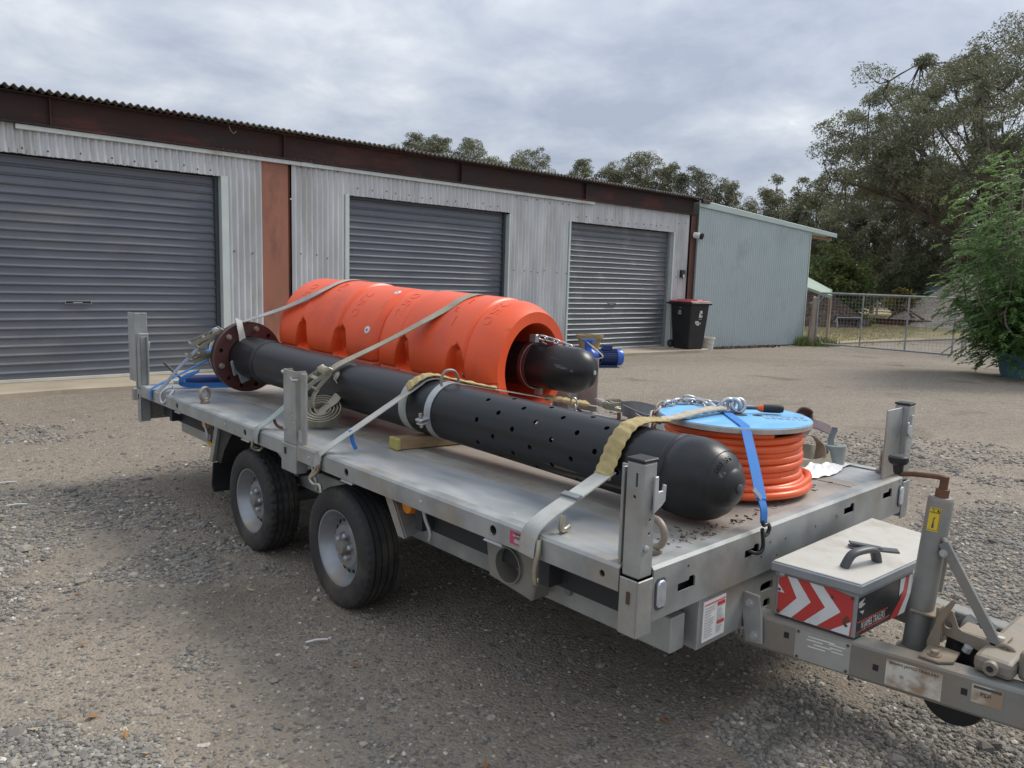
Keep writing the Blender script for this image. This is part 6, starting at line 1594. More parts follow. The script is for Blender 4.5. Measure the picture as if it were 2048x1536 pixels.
part('webbing', G().ribbon([V((2.10,5.74,1.12)), V((1.99,5.82,0.98)), V((1.915,5.88,0.86)), V((1.878,5.90,0.815)), V((1.862,5.905,0.78))], V((0.15,1,0.1)), SW*1.15, 0.005, res=4), M['strap_bluegrey'], s5, sm=50)
part('blue_tail', G().ribbon([V((2.20,5.83,1.02)), V((2.02,5.95,0.90)), V((1.89,6.06,0.81)), V((1.860,6.08,0.775)), V((1.857,6.085,0.70))], V((0.1,1,0)), 0.045, 0.004, res=4), M['strap_blue'], s5, sm=50)
part('blue_tail', G().ribbon([V((2.40,5.70,0.83)), V((2.30,5.80,0.822)), V((2.12,5.95,0.815)), V((2.05,5.99,0.835)), V((2.07,5.97,0.875)), V((2.16,5.90,0.93))], [V((0,0.1,1))]*4+[V((0.2,0.5,0.8)),V((0.3,0.8,0.3))], 0.04, 0.004, res=5), M['strap_blue'], s5, sm=50)
wire_hook(s5, [(1.925,5.80,0.83),(1.90,5.82,0.825),(1.858,5.835,0.79),(1.852,5.83,0.735),(1.862,5.80,0.72),(1.885,5.78,0.76),(1.93,5.775,0.815)], 0.010, 'chain')
part('knotted_tail', G().ribbon([V((2.345,5.60,1.335)), V((2.335,5.555,1.300)), V((2.345,5.53,1.18)), V((2.33,5.525,1.085)), V((2.29,5.53,1.045))], [V((0.8,0.5,0)),V((0.9,0.2,0)),V((1,0.1,0)),V((0.9,0,0.3)),V((0.3,0,0.9))], 0.05, 0.005, res=5), M['strap_grey'], s5, sm=50)
for (c, a, b_, mk) in (((2.30,5.515,1.00),(0.045,0.0,0.02),(0.012,0.0,-0.055),'strap_dark'),((2.345,5.505,0.975),(0.035,-0.01,0.03),(0.02,0.0,-0.06),'strap_dark'),((2.335,5.50,0.93),(0.03,-0.01,0.015),(0.018,0,-0.05),'strap_dark')):
    part('tail_fold', G().obox(c, a, b_, V(a).cross(V(b_)).normalized()*0.012), M[mk], s5, bev=0.008, segs=2)
# blue lever tool on the deck behind the flange
bt = thing('bottle_jack', (2.2,6.05,0.78), 'small blue and chrome jack lying on the deck behind the red flange', 'jack')
part('body', G().tube([(2.12,6.10,0.835),(2.42,6.02,0.835)], 0.042, 16), M['pump_dark'], bt, sm=50)
part('chrome_ram', G().tube([(2.04,6.12,0.83),(2.13,6.097,0.83)], 0.022, 12), M['chain'], bt, sm=50)
part('lever', G().tube([(1.98,6.14,0.98),(2.05,6.13,0.90),(2.10,6.11,0.85)], 0.010, 8), M['handle'], bt, sm=50)

# tangle of loose straps, plastic and litter at the far front corner
hp_ = thing('strap_bundle', (3.7,1.85,0.78), 'heap of tan and purple webbing beside the orange hose', 'strap bundle')
rg_ = random.Random(12)
part('tan_fold', G().ribbon([V((3.50,1.92,0.81)), V((3.60,1.80,0.80)), V((3.74,1.74,0.805)), V((3.86,1.76,0.82)), V((3.88,1.84,0.83)), V((3.80,1.84,0.845)), V((3.72,1.86,0.86))], [V((0,0.2,1)),V((0.1,0.3,1)),V((0.1,0.6,0.9)),V((-0.3,0.2,1)),V((-0.2,0,1)),V((0,0.3,1)),V((0.2,0.5,1))], 0.075, 0.005, res=6), M['strap_tan'], hp_, sm=50)
part('tan_fold', G().ribbon([V((3.55,1.98,0.88)), V((3.64,1.90,0.93)), V((3.74,1.84,0.95)), V((3.80,1.80,0.90)), V((3.78,1.78,0.83))], [V((0.2,0.5,1)),V((0.4,0.6,0.6)),V((0.6,0.6,0)),V((0.5,0.7,0)),V((0.3,0.9,0))], 0.075, 0.005, res=6), M['strap_tan'], hp_, sm=50)
part('purple_fold', G().ribbon([V((3.50,2.0,0.86)), V((3.60,1.98,0.93)), V((3.70,1.93,1.0)), V((3.76,1.90,1.06)), V((3.80,1.86,1.03)), V((3.72,1.86,0.96)), V((3.60,1.90,0.90))], [V((0.3,0.7,0.5)),V((0.4,0.8,0.2)),V((0.7,0.7,0)),V((0.8,0.4,-0.4)),V((0.6,0.5,-0.6)),V((0.4,0.8,0.2)),V((0.3,0.8,0.5))], 0.085, 0.006, res=6), M['dull_purple'], hp_, sm=50)
part('dark_fold', G().ribbon([V((3.48,2.02,0.92)), V((3.58,2.0,1.0)), V((3.66,1.97,1.06)), V((3.74,1.95,1.02)), V((3.76,1.92,0.95))], [V((0.3,0.7,0.5)),V((0.3,0.9,0.2)),V((0.4,0.9,0)),V((0.6,0.8,0)),V((0.4,0.8,0.3))], 0.08, 0.006, res=6), M['strap_dark'], hp_, sm=50)
part('tan_fold', G().ribbon([V((3.46,1.90,0.80)), V((3.56,1.86,0.84)), V((3.68,1.86,0.88)), V((3.76,1.90,0.87)), V((3.70,1.96,0.83))], [V((0,0.5,1)),V((0.3,0.4,1)),V((0.4,0.6,0.8)),V((0.3,0.5,0.9)),V((0,0,1))], 0.07, 0.005, res=6), M['strap_tan'], hp_, sm=50)
part('purple_fold', G().ribbon([V((3.74,1.93,1.01)), V((3.80,1.88,1.0)), V((3.87,1.83,0.975)), V((3.91,1.80,0.955))], V((0.3,0.5,0.8)), 0.055, 0.006, res=4), M['dull_purple'], hp_, sm=50)
ro = thing('webbing_roll', (3.92,1.79,0.78), 'neat upright roll of grey green webbing near the far front corner post', 'webbing roll')
pts = [V((3.93+ (0.012+0.0075*i/22)*math.cos(2*math.pi*i/22), 1.78+(0.012+0.0075*i/22)*math.sin(2*math.pi*i/22), 0.78+0.05)) for i in range(22*6)]
part('coil', G().ribbon(pts, (0,0,1), 0.095, 0.005), M['strap_green'], ro, sm=50)
part('loose_end', G().ribbon([V((3.91,1.79,0.875)), V((3.93,1.80,0.91)), V((3.955,1.80,0.945)), V((3.96,1.80,0.965))], V((0.5,-0.6,0.2)), 0.03, 0.004, res=3), M['strap_dark'], ro, sm=50)
wp = thing('plastic_wrap', (3.7,1.68,0.78), 'crumpled white plastic wrap lying on the deck beside the hose', 'plastic wrap')
def wrapf(i, j):
    u_, v_ = i/40, j/14
    x = 3.46 + 0.52*u_ ; y = 1.745 - 0.02*u_ + (v_-0.5)*0.16*(0.35+0.65*math.sin(math.pi*min(1,u_*1.1+0.1)))
    z = 0.781 + 0.055*math.sin(math.pi*v_)*math.sin(math.pi*min(1,u_+0.12))*(0.6+0.4*mnoise.noise((u_*9, v_*7, 1))) + 0.010*abs(mnoise.noise((u_*6, v_*30, 4)))
    return (x, y, max(z, 0.780))
part('sheet', G().grid(wrapf, 41, 15), M['plastic_wrap'], wp, sm=45)
def deck_litter():
    rg = np.random.default_rng(8); vs = []; fs = []
    spots = [(2.33,1.53,0.09,0.025,34),(2.55,1.54,0.14,0.02,30),(2.22,1.62,0.08,0.05,12),(2.90,1.56,0.15,0.02,14),(2.30,1.60,0.12,0.05,12),(3.45,1.60,0.10,0.03,6)]
    for x, y, sx_, sy_, n in spots:
        for _ in range(n):
            px, py = x+rg.normal()*sx_, max(1.49, y+rg.normal()*sy_); a = rg.uniform(0,6.28); L = rg.uniform(0.003,0.012); w = rg.uniform(0.0012,0.0032)
            c, s = math.cos(a), math.sin(a); o = len(vs)
            for qx, qy, qz in ((-L,-w,0.0785),(L,-w*0.5,0.0785),(L,w*0.5,0.083),(-L,w,0.084)): vs.append((px+qx*c-qy*s, py+qx*s+qy*c, 0.70+qz+rg.uniform(0,0.003)))
            fs.append((o,o+1,o+2,o+3))
    o = fast_mesh('leaf_litter', np.array(vs), np.array(fs), M['leaf_litter'])
    setp(o, 'brown leaf crumbs and bark bits along the front edge of the deck', 'leaf litter', kind='stuff')
deck_litter()
rg2 = thing('rag', (2.05,3.38,0.78), 'scrap of torn blue tape hanging on the pale grey strap', 'tape')
part('tape', G().ribbon([V((2.01,3.42,0.895)), V((2.015,3.415,0.86)), V((2.02,3.41,0.83)), V((2.035,3.405,0.795))], [V((0.6,-0.5,0.3)),V((0.7,-0.6,0)),V((0.5,-0.8,0)),V((0.6,-0.4,0.4))], 0.022, 0.003, res=4), M['strap_blue'], rg2, sm=40)
hk = thing('loose_hook', (2.05,4.20,0.78), 'rusty strap hook on the deck beside the middle post', 'hook')
part('hook', G().tube(smooth([V((1.965,4.215,0.84)),V((1.975,4.19,0.80)),V((2.0,4.16,0.787)),V((2.02,4.13,0.79)),V((2.02,4.12,0.815))], 4), 0.009, 8), M['rusty'], hk, sm=60)
# ------------------------------------------------------------------ yard gate
GP, GE = V((22.40,11.0,0)), V((23.11,7.45,0))
def gate(name_label, A_, B_, z0, z1, mids, braces):
    t = thing('mesh_gate', tuple((A_+B_)/2), name_label, 'gate', 'mesh yard gates')
    d = (B_-A_); L = d.length; d.normalize()
    P_ = lambda s, z: A_ + d*s + V((0,0,z))
    part('top_rail', G().tube([P_(0,z1), P_(L,z1-0.03)], 0.028, 10), M['gate'], t, sm=50)
    part('bottom_rail', G().tube([P_(0,z0), P_(L,z0-0.06)], 0.026, 10), M['gate'], t, sm=50)
    for s in [0, L] + [L*m for m in mids]:
        part('upright', G().tube([P_(s,z0-0.06*s/L), P_(s,z1-0.03*s/L)], 0.026 if s in (0, L) else 0.022, 10), M['gate'], t, sm=50)
    for (s0, za, s1, zb) in braces:
        part('corner_brace', G().tube([P_(s0*L,za), P_(s1*L,zb)], 0.018, 8), M['gate'], t, sm=50)
    gm = G(); n = int(L/0.095)
    for i in range(1, n):
        s = L*i/n; gm.bar(P_(s,z0-0.05*s/L), P_(s,z1-0.04), 0.0042, 0.0042)
    k = int((z1-z0-0.04)/0.095)
    for j in range(1, k+1):
        z = z0 + (z1-0.04-z0)*j/k; gm.bar(P_(0,z), P_(L,z-0.05), 0.0042, 0.0042)
    setp(part('wire_mesh', gm, M['gate'], t), kind='stuff')
    return t
gate('wide galvanised mesh gate hung on the split timber post', GP, GE, 0.09, 1.60, (0.345,0.675), ((0,0.36,0.055,0.10),(0,1.30,0.055,1.57),(1,0.28,0.93,0.05)))
gate('second mesh gate running behind the potted plant', V((23.14,7.22,0)), V((23.85,3.6,0)), 0.0, 1.54, (0.34,0.67), ((0,0.30,0.07,0.0),(1,0.30,0.93,-0.03)))
gp_ = thing('gate_post', (22.36,11.13,0), 'weathered split timber gate post at the corner of the pale shed', 'post')
g_ = G(); rr = random.Random(9); n = 14; lv = 16
for j in range(lv+1):
    z = 1.47*j/lv; w = 0.115 - 0.03*j/lv; 
    for i in range(n):
        a = 2*math.pi*i/n; r = w*(1 + 0.22*mnoise.noise((math.cos(a)*1.6, math.sin(a)*1.6, z*1.2)) + 0.10*mnoise.noise((math.cos(a)*4, math.sin(a)*4, z*0.8)))
        if j == lv: r *= 0.85
        g_.v.append((22.36 + 0.03*z + r*math.cos(a), 11.13 - 0.02*z + r*math.sin(a), z + (rr.uniform(-0.04,0.04) if j == lv else 0)))
for j in range(lv):
    for i in range(n):
        i2 = (i+1) % n; g_.f.append((j*n+i, j*n+i2, (j+1)*n+i2, (j+1)*n+i))
g_.f.append(tuple(lv*n+i for i in range(n)))
part('timber', g_, M['wood_post'], gp_, sm=35)
part('hinge_strap', G().bar((22.25,11.2,1.30),(22.42,11.0,1.30),0.04,0.05), M['gate'], gp_)

# ------------------------------------------------------------------ heaps
def heap(name, label, cat, c, rx, ry, h, mk, seed, chunks, csz):
    t = thing(name, (c[0], c[1], 0), label, cat)
    N = 60
    def f(i, j):
        u_, v_ = -1.15+2.3*i/N, -1.15+2.3*j/N; d = math.hypot(u_, v_)
        z = h*max(0, 1-d)**0.85*(1+0.18*mnoise.noise((u_*2.2+seed, v_*2.2, 0))) + (0.05*mnoise.noise((u_*9, v_*9, seed)) if d < 1.02 else -0.05)
        return (c[0]+u_*rx, c[1]+v_*ry, z if d < 1.08 else -0.06)
    part('mound', G().grid(f, N+1, N+1), M[mk], t, sm=60)
    rg = np.random.default_rng(seed); n = chunks
    base = np.array([(1,0,0),(-1,0,0),(0,1,0),(0,-1,0),(0,0,1),(0,0,-1)], float)
    fi = np.array([(0,2,4),(2,1,4),(1,3,4),(3,0,4),(2,0,5),(1,2,5),(3,1,5),(0,3,5)])
    a = rg.uniform(0, 6.28, n); d = np.sqrt(rg.random(n))*0.98
    x = c[0]+np.cos(a)*d*rx; y = c[1]+np.sin(a)*d*ry
    z = np.array([h*max(0, 1-dd)**0.85*(1+0.18*mnoise.noise((math.cos(aa)*dd*2.2+seed, math.sin(aa)*dd*2.2, 0))) for aa, dd in zip(a, d)])
    s = csz*rg.uniform(0.4, 1.3, (n, 3))
    loc = np.einsum('nij,nkj->nki', rot_mats(rg, n), base[None]*s[:, None, :])
    vs = (loc + np.stack([x, y, z], 1)[:, None, :]).reshape(-1, 3)
    o = fast_mesh('chunks', vs, (fi[None]+(np.arange(n)*6)[:, None, None]).reshape(-1, 3), M[mk], None, parent=t, origin=(c[0], c[1], 0))
    setp(o, kind='stuff')
    return t
heap('mulch_heap', 'dark brown mulch heap behind the gate, left of the shrub', 'mulch heap', (36.2,18.5), 3.3, 3.0, 2.1, 'mulch', 3, 5000, 0.07)
heap('rock_heap', 'pale crushed rock heap behind the gate near the potted plant', 'rock heap', (45.2,13.6), 4.6, 4.4, 2.7, 'rock', 6, 5000, 0.10)
# loader bucket
lb_ = thing('loader_bucket', (34.95,15.62,0), 'grey steel loader bucket lying in front of the mulch heap', 'bucket')
ba, bb = V((34.47,15.94,0)), V((35.46,15.30,0)); bd_ = (bb-ba).normalized(); bn_ = V((-bd_.y, bd_.x, 0)); bn_ = bn_ if bn_.dot(V((1,0.5,0))) > 0 else -bn_
prof = [(0.0,0.02),(0.30,0.0),(0.42,0.06),(0.45,0.20),(0.38,0.38),(0.10,0.47)]
pr2 = prof + [(x-0.02*(1 if k > 2 else 0), z+0.02) for k, (x, z) in reversed(list(enumerate(prof)))]
part('shell', G().prism([tuple(ba+bn_*x+V((0,0,z))) for x, z in pr2], tuple(bb-ba)), M['bucket_steel'], lb_, sm=30)
for e_ in (ba, bb): part('side_plate', G().prism([tuple(e_+bn_*x+V((0,0,z))) for x, z in prof], tuple(bd_*0.03)), M['galv_clean'], lb_)
part('top_lip', G().bar(tuple(ba+bn_*0.08+V((0,0,0.48))), tuple(bb+bn_*0.08+V((0,0,0.48))), 0.05, 0.04), M['galv_clean'], lb_)
# rusty frame
rf = thing('rusty_frame', (41.1,15.6,0), 'rusty steel beam with bent A frame lying on the dry lawn', 'steel frame')
part('beam', G().box(-0.12,0.12,-1.65,1.65,0.0,0.02).box(-0.012,0.012,-1.65,1.65,0.02,0.30).box(-0.12,0.12,-1.65,1.65,0.30,0.32), M['rusty'], rf, origin=(0,0,0))
rf.children[0].location = (0,0,0)
for p, q in (((41.1,16.4,0.3),(41.1,15.75,1.0)),((41.1,15.75,1.0),(41.1,14.6,0.32)),((41.1,15.75,1.0),(41.6,15.2,0.25)),((41.1,15.75,0.98),(41.5,16.0,1.02))):
    part('strut', G().bar(p, q, 0.09, 0.07), M['rusty'], rf)
# tank
tk = thing('water_tank', (52.2,17.2,0), 'slate blue rounded water tank behind the rock heap', 'tank')
part('tank_body', G().lathe((51.8,18.85,1.42), V((0.25,-1,0)), [(0,0.0),(0.02,0.35),(0.12,0.58),(0.30,0.70),(3.1,0.70),(3.28,0.58),(3.38,0.35),(3.4,0.0)], 36), M['tank'], tk, sm=60)
part('cradle', G().box(51.9,52.5,16.0,18.3,0.0,0.95), M['wood_post'], tk)
# far fence
ff = thing('post_fence', (46.5,19.5,0), 'old timber post and rail fence far behind the gate', 'fence')
for x, y, h in ((45.6,20.0,1.0),(46.4,19.2,1.15),(47.2,18.4,0.95),(48.0,17.6,1.0)):
    part('post', G().bar((x,y,0),(x,y,h),0.10,0.10), M['wood_post'], ff)
part('rail', G().bar((45.4,20.2,0.98),(48.2,17.4,0.92),0.05,0.06), M['wood_post'], ff)
part('rail', G().bar((45.4,20.2,0.55),(48.2,17.4,0.5),0.05,0.06), M['galv'], ff)

# ------------------------------------------------------------------ foliage
def leaves(rg, centres, radii, n_per, L, w, droop=0.5, flat=0.85, tint0=None, shell=0.35):
    """leaf quads in ellipsoidal clumps -> verts, faces, tint"""
    C = np.repeat(centres, n_per, axis=0); Rr_ = np.repeat(radii, n_per); n = len(C)
    d = rg.normal(size=(n, 3)); d /= np.linalg.norm(d, axis=1)[:, None]
    rad = (shell + (1-shell)*rg.random(n))**0.6*Rr_
    d[:, 2] = np.where((d[:, 2] < -0.3) & (rg.random(n) < 0.55), -d[:, 2], d[:, 2])
    p = C + d*rad[:, None]*np.array([1, 1, flat])
    dr = rg.normal(size=(n, 3)); dr[:, 2] = dr[:, 2]*0.6 - droop*1.6; dr /= np.linalg.norm(dr, axis=1)[:, None]
    sd_ = np.cross(dr, rg.normal(size=(n, 3))); sd_ /= np.linalg.norm(sd_, axis=1)[:, None]
    ll = L*rg.uniform(0.6, 1.3, n)[:, None]; ww = w*rg.uniform(0.7, 1.3, n)[:, None]
    vs = np.stack([p, p+dr*ll*0.45+sd_*ww, p+dr*ll, p+dr*ll*0.45-sd_*ww], 1).reshape(-1, 3)
    ct = rg.uniform(0.15, 0.75, len(centres)) if tint0 is None else tint0
    t = np.clip(np.repeat(ct, n_per) + rg.normal(size=n)*0.18, 0, 1)
    return vs, np.arange(n*4).reshape(-1, 4), np.repeat(t, 4)

def branch_path(rg, p, d, L, k=6, curl=0.18, up=0.05):
    pts = [p.copy()]; d = d/np.linalg.norm(d)
    for i in range(k):
        d = d + rg.normal(size=3)*curl; d[2] += up; d /= np.linalg.norm(d)
        p = p + d*L/k; pts.append(p.copy())
    return pts, d

def gum_tree(name, label, x, y, H, spread, seed, lm='gum', bm='bark', n_limb=9, sub=4, per=70, leaf=(0.30,0.055), trunk=0.45, clump=0.11, group=None, low=0.4, lean=(0,0), trunk_r=0.016, cat='tree', dirs=None, twigs=2, dome=None):
    rg = np.random.default_rng(seed)
    t = thing(name, (x, y, 0), label, cat, group)
    g_ = G(); base = np.array([x, y, -0.1])
    top = base + np.array([lean[0], lean[1], H*trunk])
    tp = [base + (top-base)*s + np.array([0.02*H*math.sin(s*3+seed), 0.02*H*math.cos(s*2+seed), 0]) * s for s in np.linspace(0, 1, 8)]
    r0 = H*trunk_r
    g_.tube([tuple(p) for p in tp], [r0*(1.25-0.6*s) for s in np.linspace(0, 1, 8)], 10)
    cents, rads, nodes = [], [], [tp[-1]]
    def rein(P_):                       # limbs stay inside the rounded crown
        if dirs is None or not dome: return
        c_ = np.array([x+dome[6][0], y+dome[6][1], dome[1]]); r_ = np.array([dome[2], dome[2], dome[3]])
        for p_ in P_:
            e_ = (p_-c_)/r_; k_ = np.linalg.norm(e_)
            if k_ > 0.93: p_[:] = c_ + e_/k_*0.93*r_
    for i in range(n_limb):
        s = low + (1-low)*(i+0.5)/n_limb; st = tp[min(7, int(s*7))]
        az = i*2.4 + rg.uniform(-0.5, 0.5)
        el = 0.35 + 0.9*s + rg.uniform(-0.15, 0.2)
        if dirs is not None: az, el = dirs[i % len(dirs)]; az += rg.uniform(-0.2, 0.2); el += rg.uniform(-0.1, 0.1)
        d = np.array([math.cos(az)*math.cos(el), math.sin(az)*math.cos(el), math.sin(el)])
        Lb = min(spread*rg.uniform(0.8, 1.1)/max(0.35, math.cos(el)), (H - st[2])*(0.58 if dirs is not None else 0.85)/max(0.3, math.sin(el)))
        if dirs is None: Lb = min(Lb, spread*1.45)
        pts, dd = branch_path(rg, st.copy(), d, Lb, 6, 0.10, 0.03)
        rein(pts)
        g_.tube([tuple(p) for p in pts], [r0*0.5*(1-0.75*k/6) for k in range(7)], 6)
        nodes += pts[1:]
        for j in range(sub):
            q = pts[2 + (j*4)//sub] if j < sub-1 else pts[-1]
            d2 = dd + rg.normal(size=3)*0.65; d2[2] += 0.25
            p2, d3 = branch_path(rg, q.copy(), d2, Lb*rg.uniform(0.28, 0.45), 4, 0.18, 0.06)
            rein(p2)
            g_.tube([tuple(p) for p in p2], [r0*0.20*(1-0.7*k/4) for k in range(5)], 5)
            nodes += p2[1:]
            for k in range(twigs):
                c = p2[-1] if k == 0 else p2[rg.integers(2, 5)] + rg.normal(size=3)*H*clump*0.55
                cents.append(c); rads.append(H*clump*rg.uniform(0.55, 1.1))
                if k: g_.tube([tuple(p2[2]), tuple((p2[2]+c)/2+rg.normal(size=3)*0.03*H*clump), tuple(c)], [r0*0.09, r0*0.07, r0*0.04], 4)
    if dome:
        # clumps that round the crown out, each on its own twig from the nearest limb
        nd, cz, rx, rz, cr, emin, off = dome
        ND = np.array(nodes); made = 0
        while made < nd:
            u_ = rg.normal(size=3); u_ /= np.linalg.norm(u_)
            if u_[2] < emin: continue
            k_ = rg.uniform(0.62, 1.0)
            lump = 1 + 0.16*mnoise.noise((u_[0]*2.3+seed, u_[1]*2.3, u_[2]*2.3))
            c = np.array([x+off[0], y+off[1], cz]) + u_*np.array([rx, rx, rz])*k_*lump
            q = ND[np.argmin(((ND-c)**2).sum(1))]
            mid = (q+c)/2 + rg.normal(size=3)*0.06*np.linalg.norm(c-q) - np.array([0,0,0.08*np.linalg.norm(c-q)])
            g_.tube([tuple(q), tuple(mid), tuple(c)], [r0*0.16, r0*0.10, r0*0.04], 4)
            cents.append(c); rads.append(cr*rg.uniform(0.6, 1.15)); made += 1
    part('trunk', g_, M[bm], t, sm=60)
    vs, fs, tn = leaves(rg, np.array(cents), np.array(rads), per, leaf[0], leaf[1])
    fast_mesh('crown', vs, fs, M[lm], tn, parent=t, origin=(x, y, 0))
    return t
def polar(b, d): return d*math.sin(math.radians(b)), d*math.cos(math.radians(b))

# row of gums behind the long shed
row = [(33.4,70,13.3,1.5,'rounded pale gum crown at the left end of the row above the roof','gum_light'),
       (35.1,71,14.6,1.7,'taller gum with two heads, second from the left above the roof','gum'),
       (36.5,69,14.0,1.7,'gum crown touching the two headed tree, third above the roof','gum'),
       (38.9,72,14.4,1.7,'narrow pointed gum, fourth from the left above the shed roof','gum'),
       (40.4,68,12.3,1.4,'low gum crown just showing above the roof, fifth in the row','gum_light'),
       (43.3,70,13.4,2.2,'broad domed gum above the middle of the shed roof','gum'),
       (41.9,66,12.0,1.6,'small pale bushy gum beside the broad domed one','gum_light'),
       (47.0,71,12.6,1.8,'round open gum above the third roller door','gum'),
       (49.1,70,12.3,1.4,'thin gum with a tuft on top, right of the round open one','gum'),
       (51.2,69,13.1,1.9,'tall open gum with bare forks above the right end of the roof','gum'),
       (53.0,71,12.6,1.6,'gum with sparse crown close to the end of the roof','gum'),
       (55.0,70,11.9,1.9,'dark gum crown above the corner of the long shed','gum_dark'),
       (57.1,72,11.3,1.5,'slim gum leaning right just past the shed corner','gum')]
for i, (b, d, H, sp, lab, lm) in enumerate(row):
    x, y = polar(b, d)
    gum_tree('gum_tree', lab, x, y, H, sp, 100+i, lm, n_limb=9, sub=4, per=105, leaf=(0.20,0.032), trunk=0.62, clump=0.034, group='gum trees behind the sheds', low=0.45, dome=(60, H-2.3, sp*0.92, 2.2, 0.52, -0.35, (0,0)))
row2 = [(58.9,78,10.6,1.6,'small gum crown beyond the peak of the pale shed roof','gum'),
        (60.4,66,10.2,2.2,'leafy gum above the middle of the pale shed roof','gum'),
        (61.7,74,9.6,1.8,'gum behind the lower part of the pale shed roof','gum_light'),
        (63.0,64,9.9,2.2,'open gum with pale limbs at the end of the pale shed eave','gum_light'),
        (64.4,70,9.2,2.2,'grey green gum between the pale shed and the dark trees','gum'),
        (65.8,60,8.6,2.4,'gum with flat top beside the big tree','gum_dark'),
        (67.2,66,9.2,2.6,'dark gum below the big tree, left one','gum_dark'),
        (68.6,58,8.6,2.6,'dark gum below the big tree with a pale straight trunk','gum_dark'),
        (70.2,64,9.4,2.8,'dark gum below the big tree, middle one','gum_dark'),
        (71.8,57,8.8,2.8,'dark gum behind the slate blue tank','gum_dark'),
        (73.6,62,9.4,3.0,'dark gum behind the potted plant, left one','gum_dark'),
        (75.6,60,9.6,3.0,'dark gum behind the potted plant, right one','gum_dark'),
        (62.2,58,7.4,1.9,'low bushy gum just right of the pale shed wall','gum_dark')]
for i, (b, d, H, sp, lab, lm) in enumerate(row2):
    x, y = polar(b, d)
    gum_tree('gum_tree', lab, x, y, H, sp, 200+i, lm, n_limb=11, sub=4, per=130, leaf=(0.21,0.034), trunk=0.72, clump=0.056, group='gum trees behind the sheds', low=0.22, dome=(66, H*0.56, sp*1.0, H*0.42, 0.55, -0.9, (0,0)))
# far bush that reads as one dark mass
def bush():
    rg = np.random.default_rng(31); n = 520
    b = np.radians(rg.uniform(55, 82, n)); d = rg.uniform(84, 110, n); z = rg.random(n)**1.3*6.0 + 0.4
    C = np.stack([d*np.sin(b), d*np.cos(b), z], 1)
    vs, fs, tn = leaves(rg, C, rg.uniform(0.9, 1.9, n), 60, 0.55, 0.16)
    o = fast_mesh('far_woodland', vs, fs, M['gum_dark'], tn)
    setp(o, 'far dark woodland behind all the gum trees', 'woodland', kind='stuff')
bush()
# the big spreading gum on the right
x, y = polar(74.4, 46)
az0 = math.atan2(0.67, -0.74)     # towards picture left
dirs = [(az0+0.0,0.20),(az0+0.25,0.38),(az0-0.3,0.50),(az0+0.1,0.62),(az0-0.1,0.85),(az0+0.5,0.95),(az0-0.8,1.05),(az0+1.2,1.0),(az0+2.2,0.7),(az0-2.0,0.7),(az0+3.1,0.6),(az0+2.8,0.9),(az0-1.2,0.6),(az0+0.9,0.45),(az0+0.2,0.05),(az0-0.2,0.32)]
gum_tree('big_gum_tree', 'huge spreading gum with fanned limbs towering at the right edge', x, y, 14.6, 9.0, 77, 'gum', 'bark_dark', n_limb=16, sub=7, per=230, leaf=(0.20,0.026), trunk=0.36, clump=0.040, low=0.75, dirs=dirs, trunk_r=0.020, twigs=2, dome=(460, 7.7, 9.4, 6.6, 0.74, -0.25, (0,0)))

# shrubs beyond the gate
def shrub(name, label, x, y, H, R_, seed, lm, n, leaf, per, droop=0.3, z0=0.25, cat='shrub', stem='bark_dark'):
    rg = np.random.default_rng(seed); t = thing(name, (x, y, 0), label, cat)
    u_ = rg.normal(size=(n, 3)); u_ /= np.linalg.norm(u_, axis=1)[:, None]; rr_ = rg.random(n)**0.45
    C = np.stack([x+u_[:,0]*rr_*R_, y+u_[:,1]*rr_*R_, z0 + (H-z0)*(0.5+0.5*u_[:,2]*rr_)], 1)
    g_ = G()
    for i in range(0, n, max(1, n//28)):
        g_.tube([(x, y, 0), tuple((np.array([x,y,0.2])+C[i])/2 + rg.normal(size=3)*0.05*R_), tuple(C[i])], [0.03*R_, 0.02*R_, 0.008*R_], 5)
    part('stems', g_, M[stem], t, sm=60)
    vs, fs, tn = leaves(rg, C, np.full(n, R_*0.26)*rg.uniform(0.6,1.2,n), per, leaf[0], leaf[1], droop)
    fast_mesh('foliage', vs, fs, M[lm], tn, parent=t, origin=(x, y, 0))
    return t
shrub('shrub', 'big rounded yellow green shrub behind the mulch heap', 39.9, 18.5, 4.1, 1.9, 41, 'shrub', 130, (0.20,0.055), 70)
shrub('casuarina', 'dark domed fine leaved tree behind the yellow plant', 51.3, 19.7, 3.7, 1.7, 42, 'conifer', 120, (0.22,0.02), 110, 0.6, cat='tree')
shrub('frangipani', 'small yellow leaved plant behind the gate by the rusty frame', 43.0, 16.6, 1.75, 0.75, 43, 'yellowleaf', 40, (0.22,0.07), 26, 0.1, 0.7)
shrub('weed_clump', 'bright green weed clump at the foot of the mulch heap', 38.0, 16.3, 0.5, 0.45, 44, 'weed', 26, (0.14,0.03), 40, 0.1, 0.05)

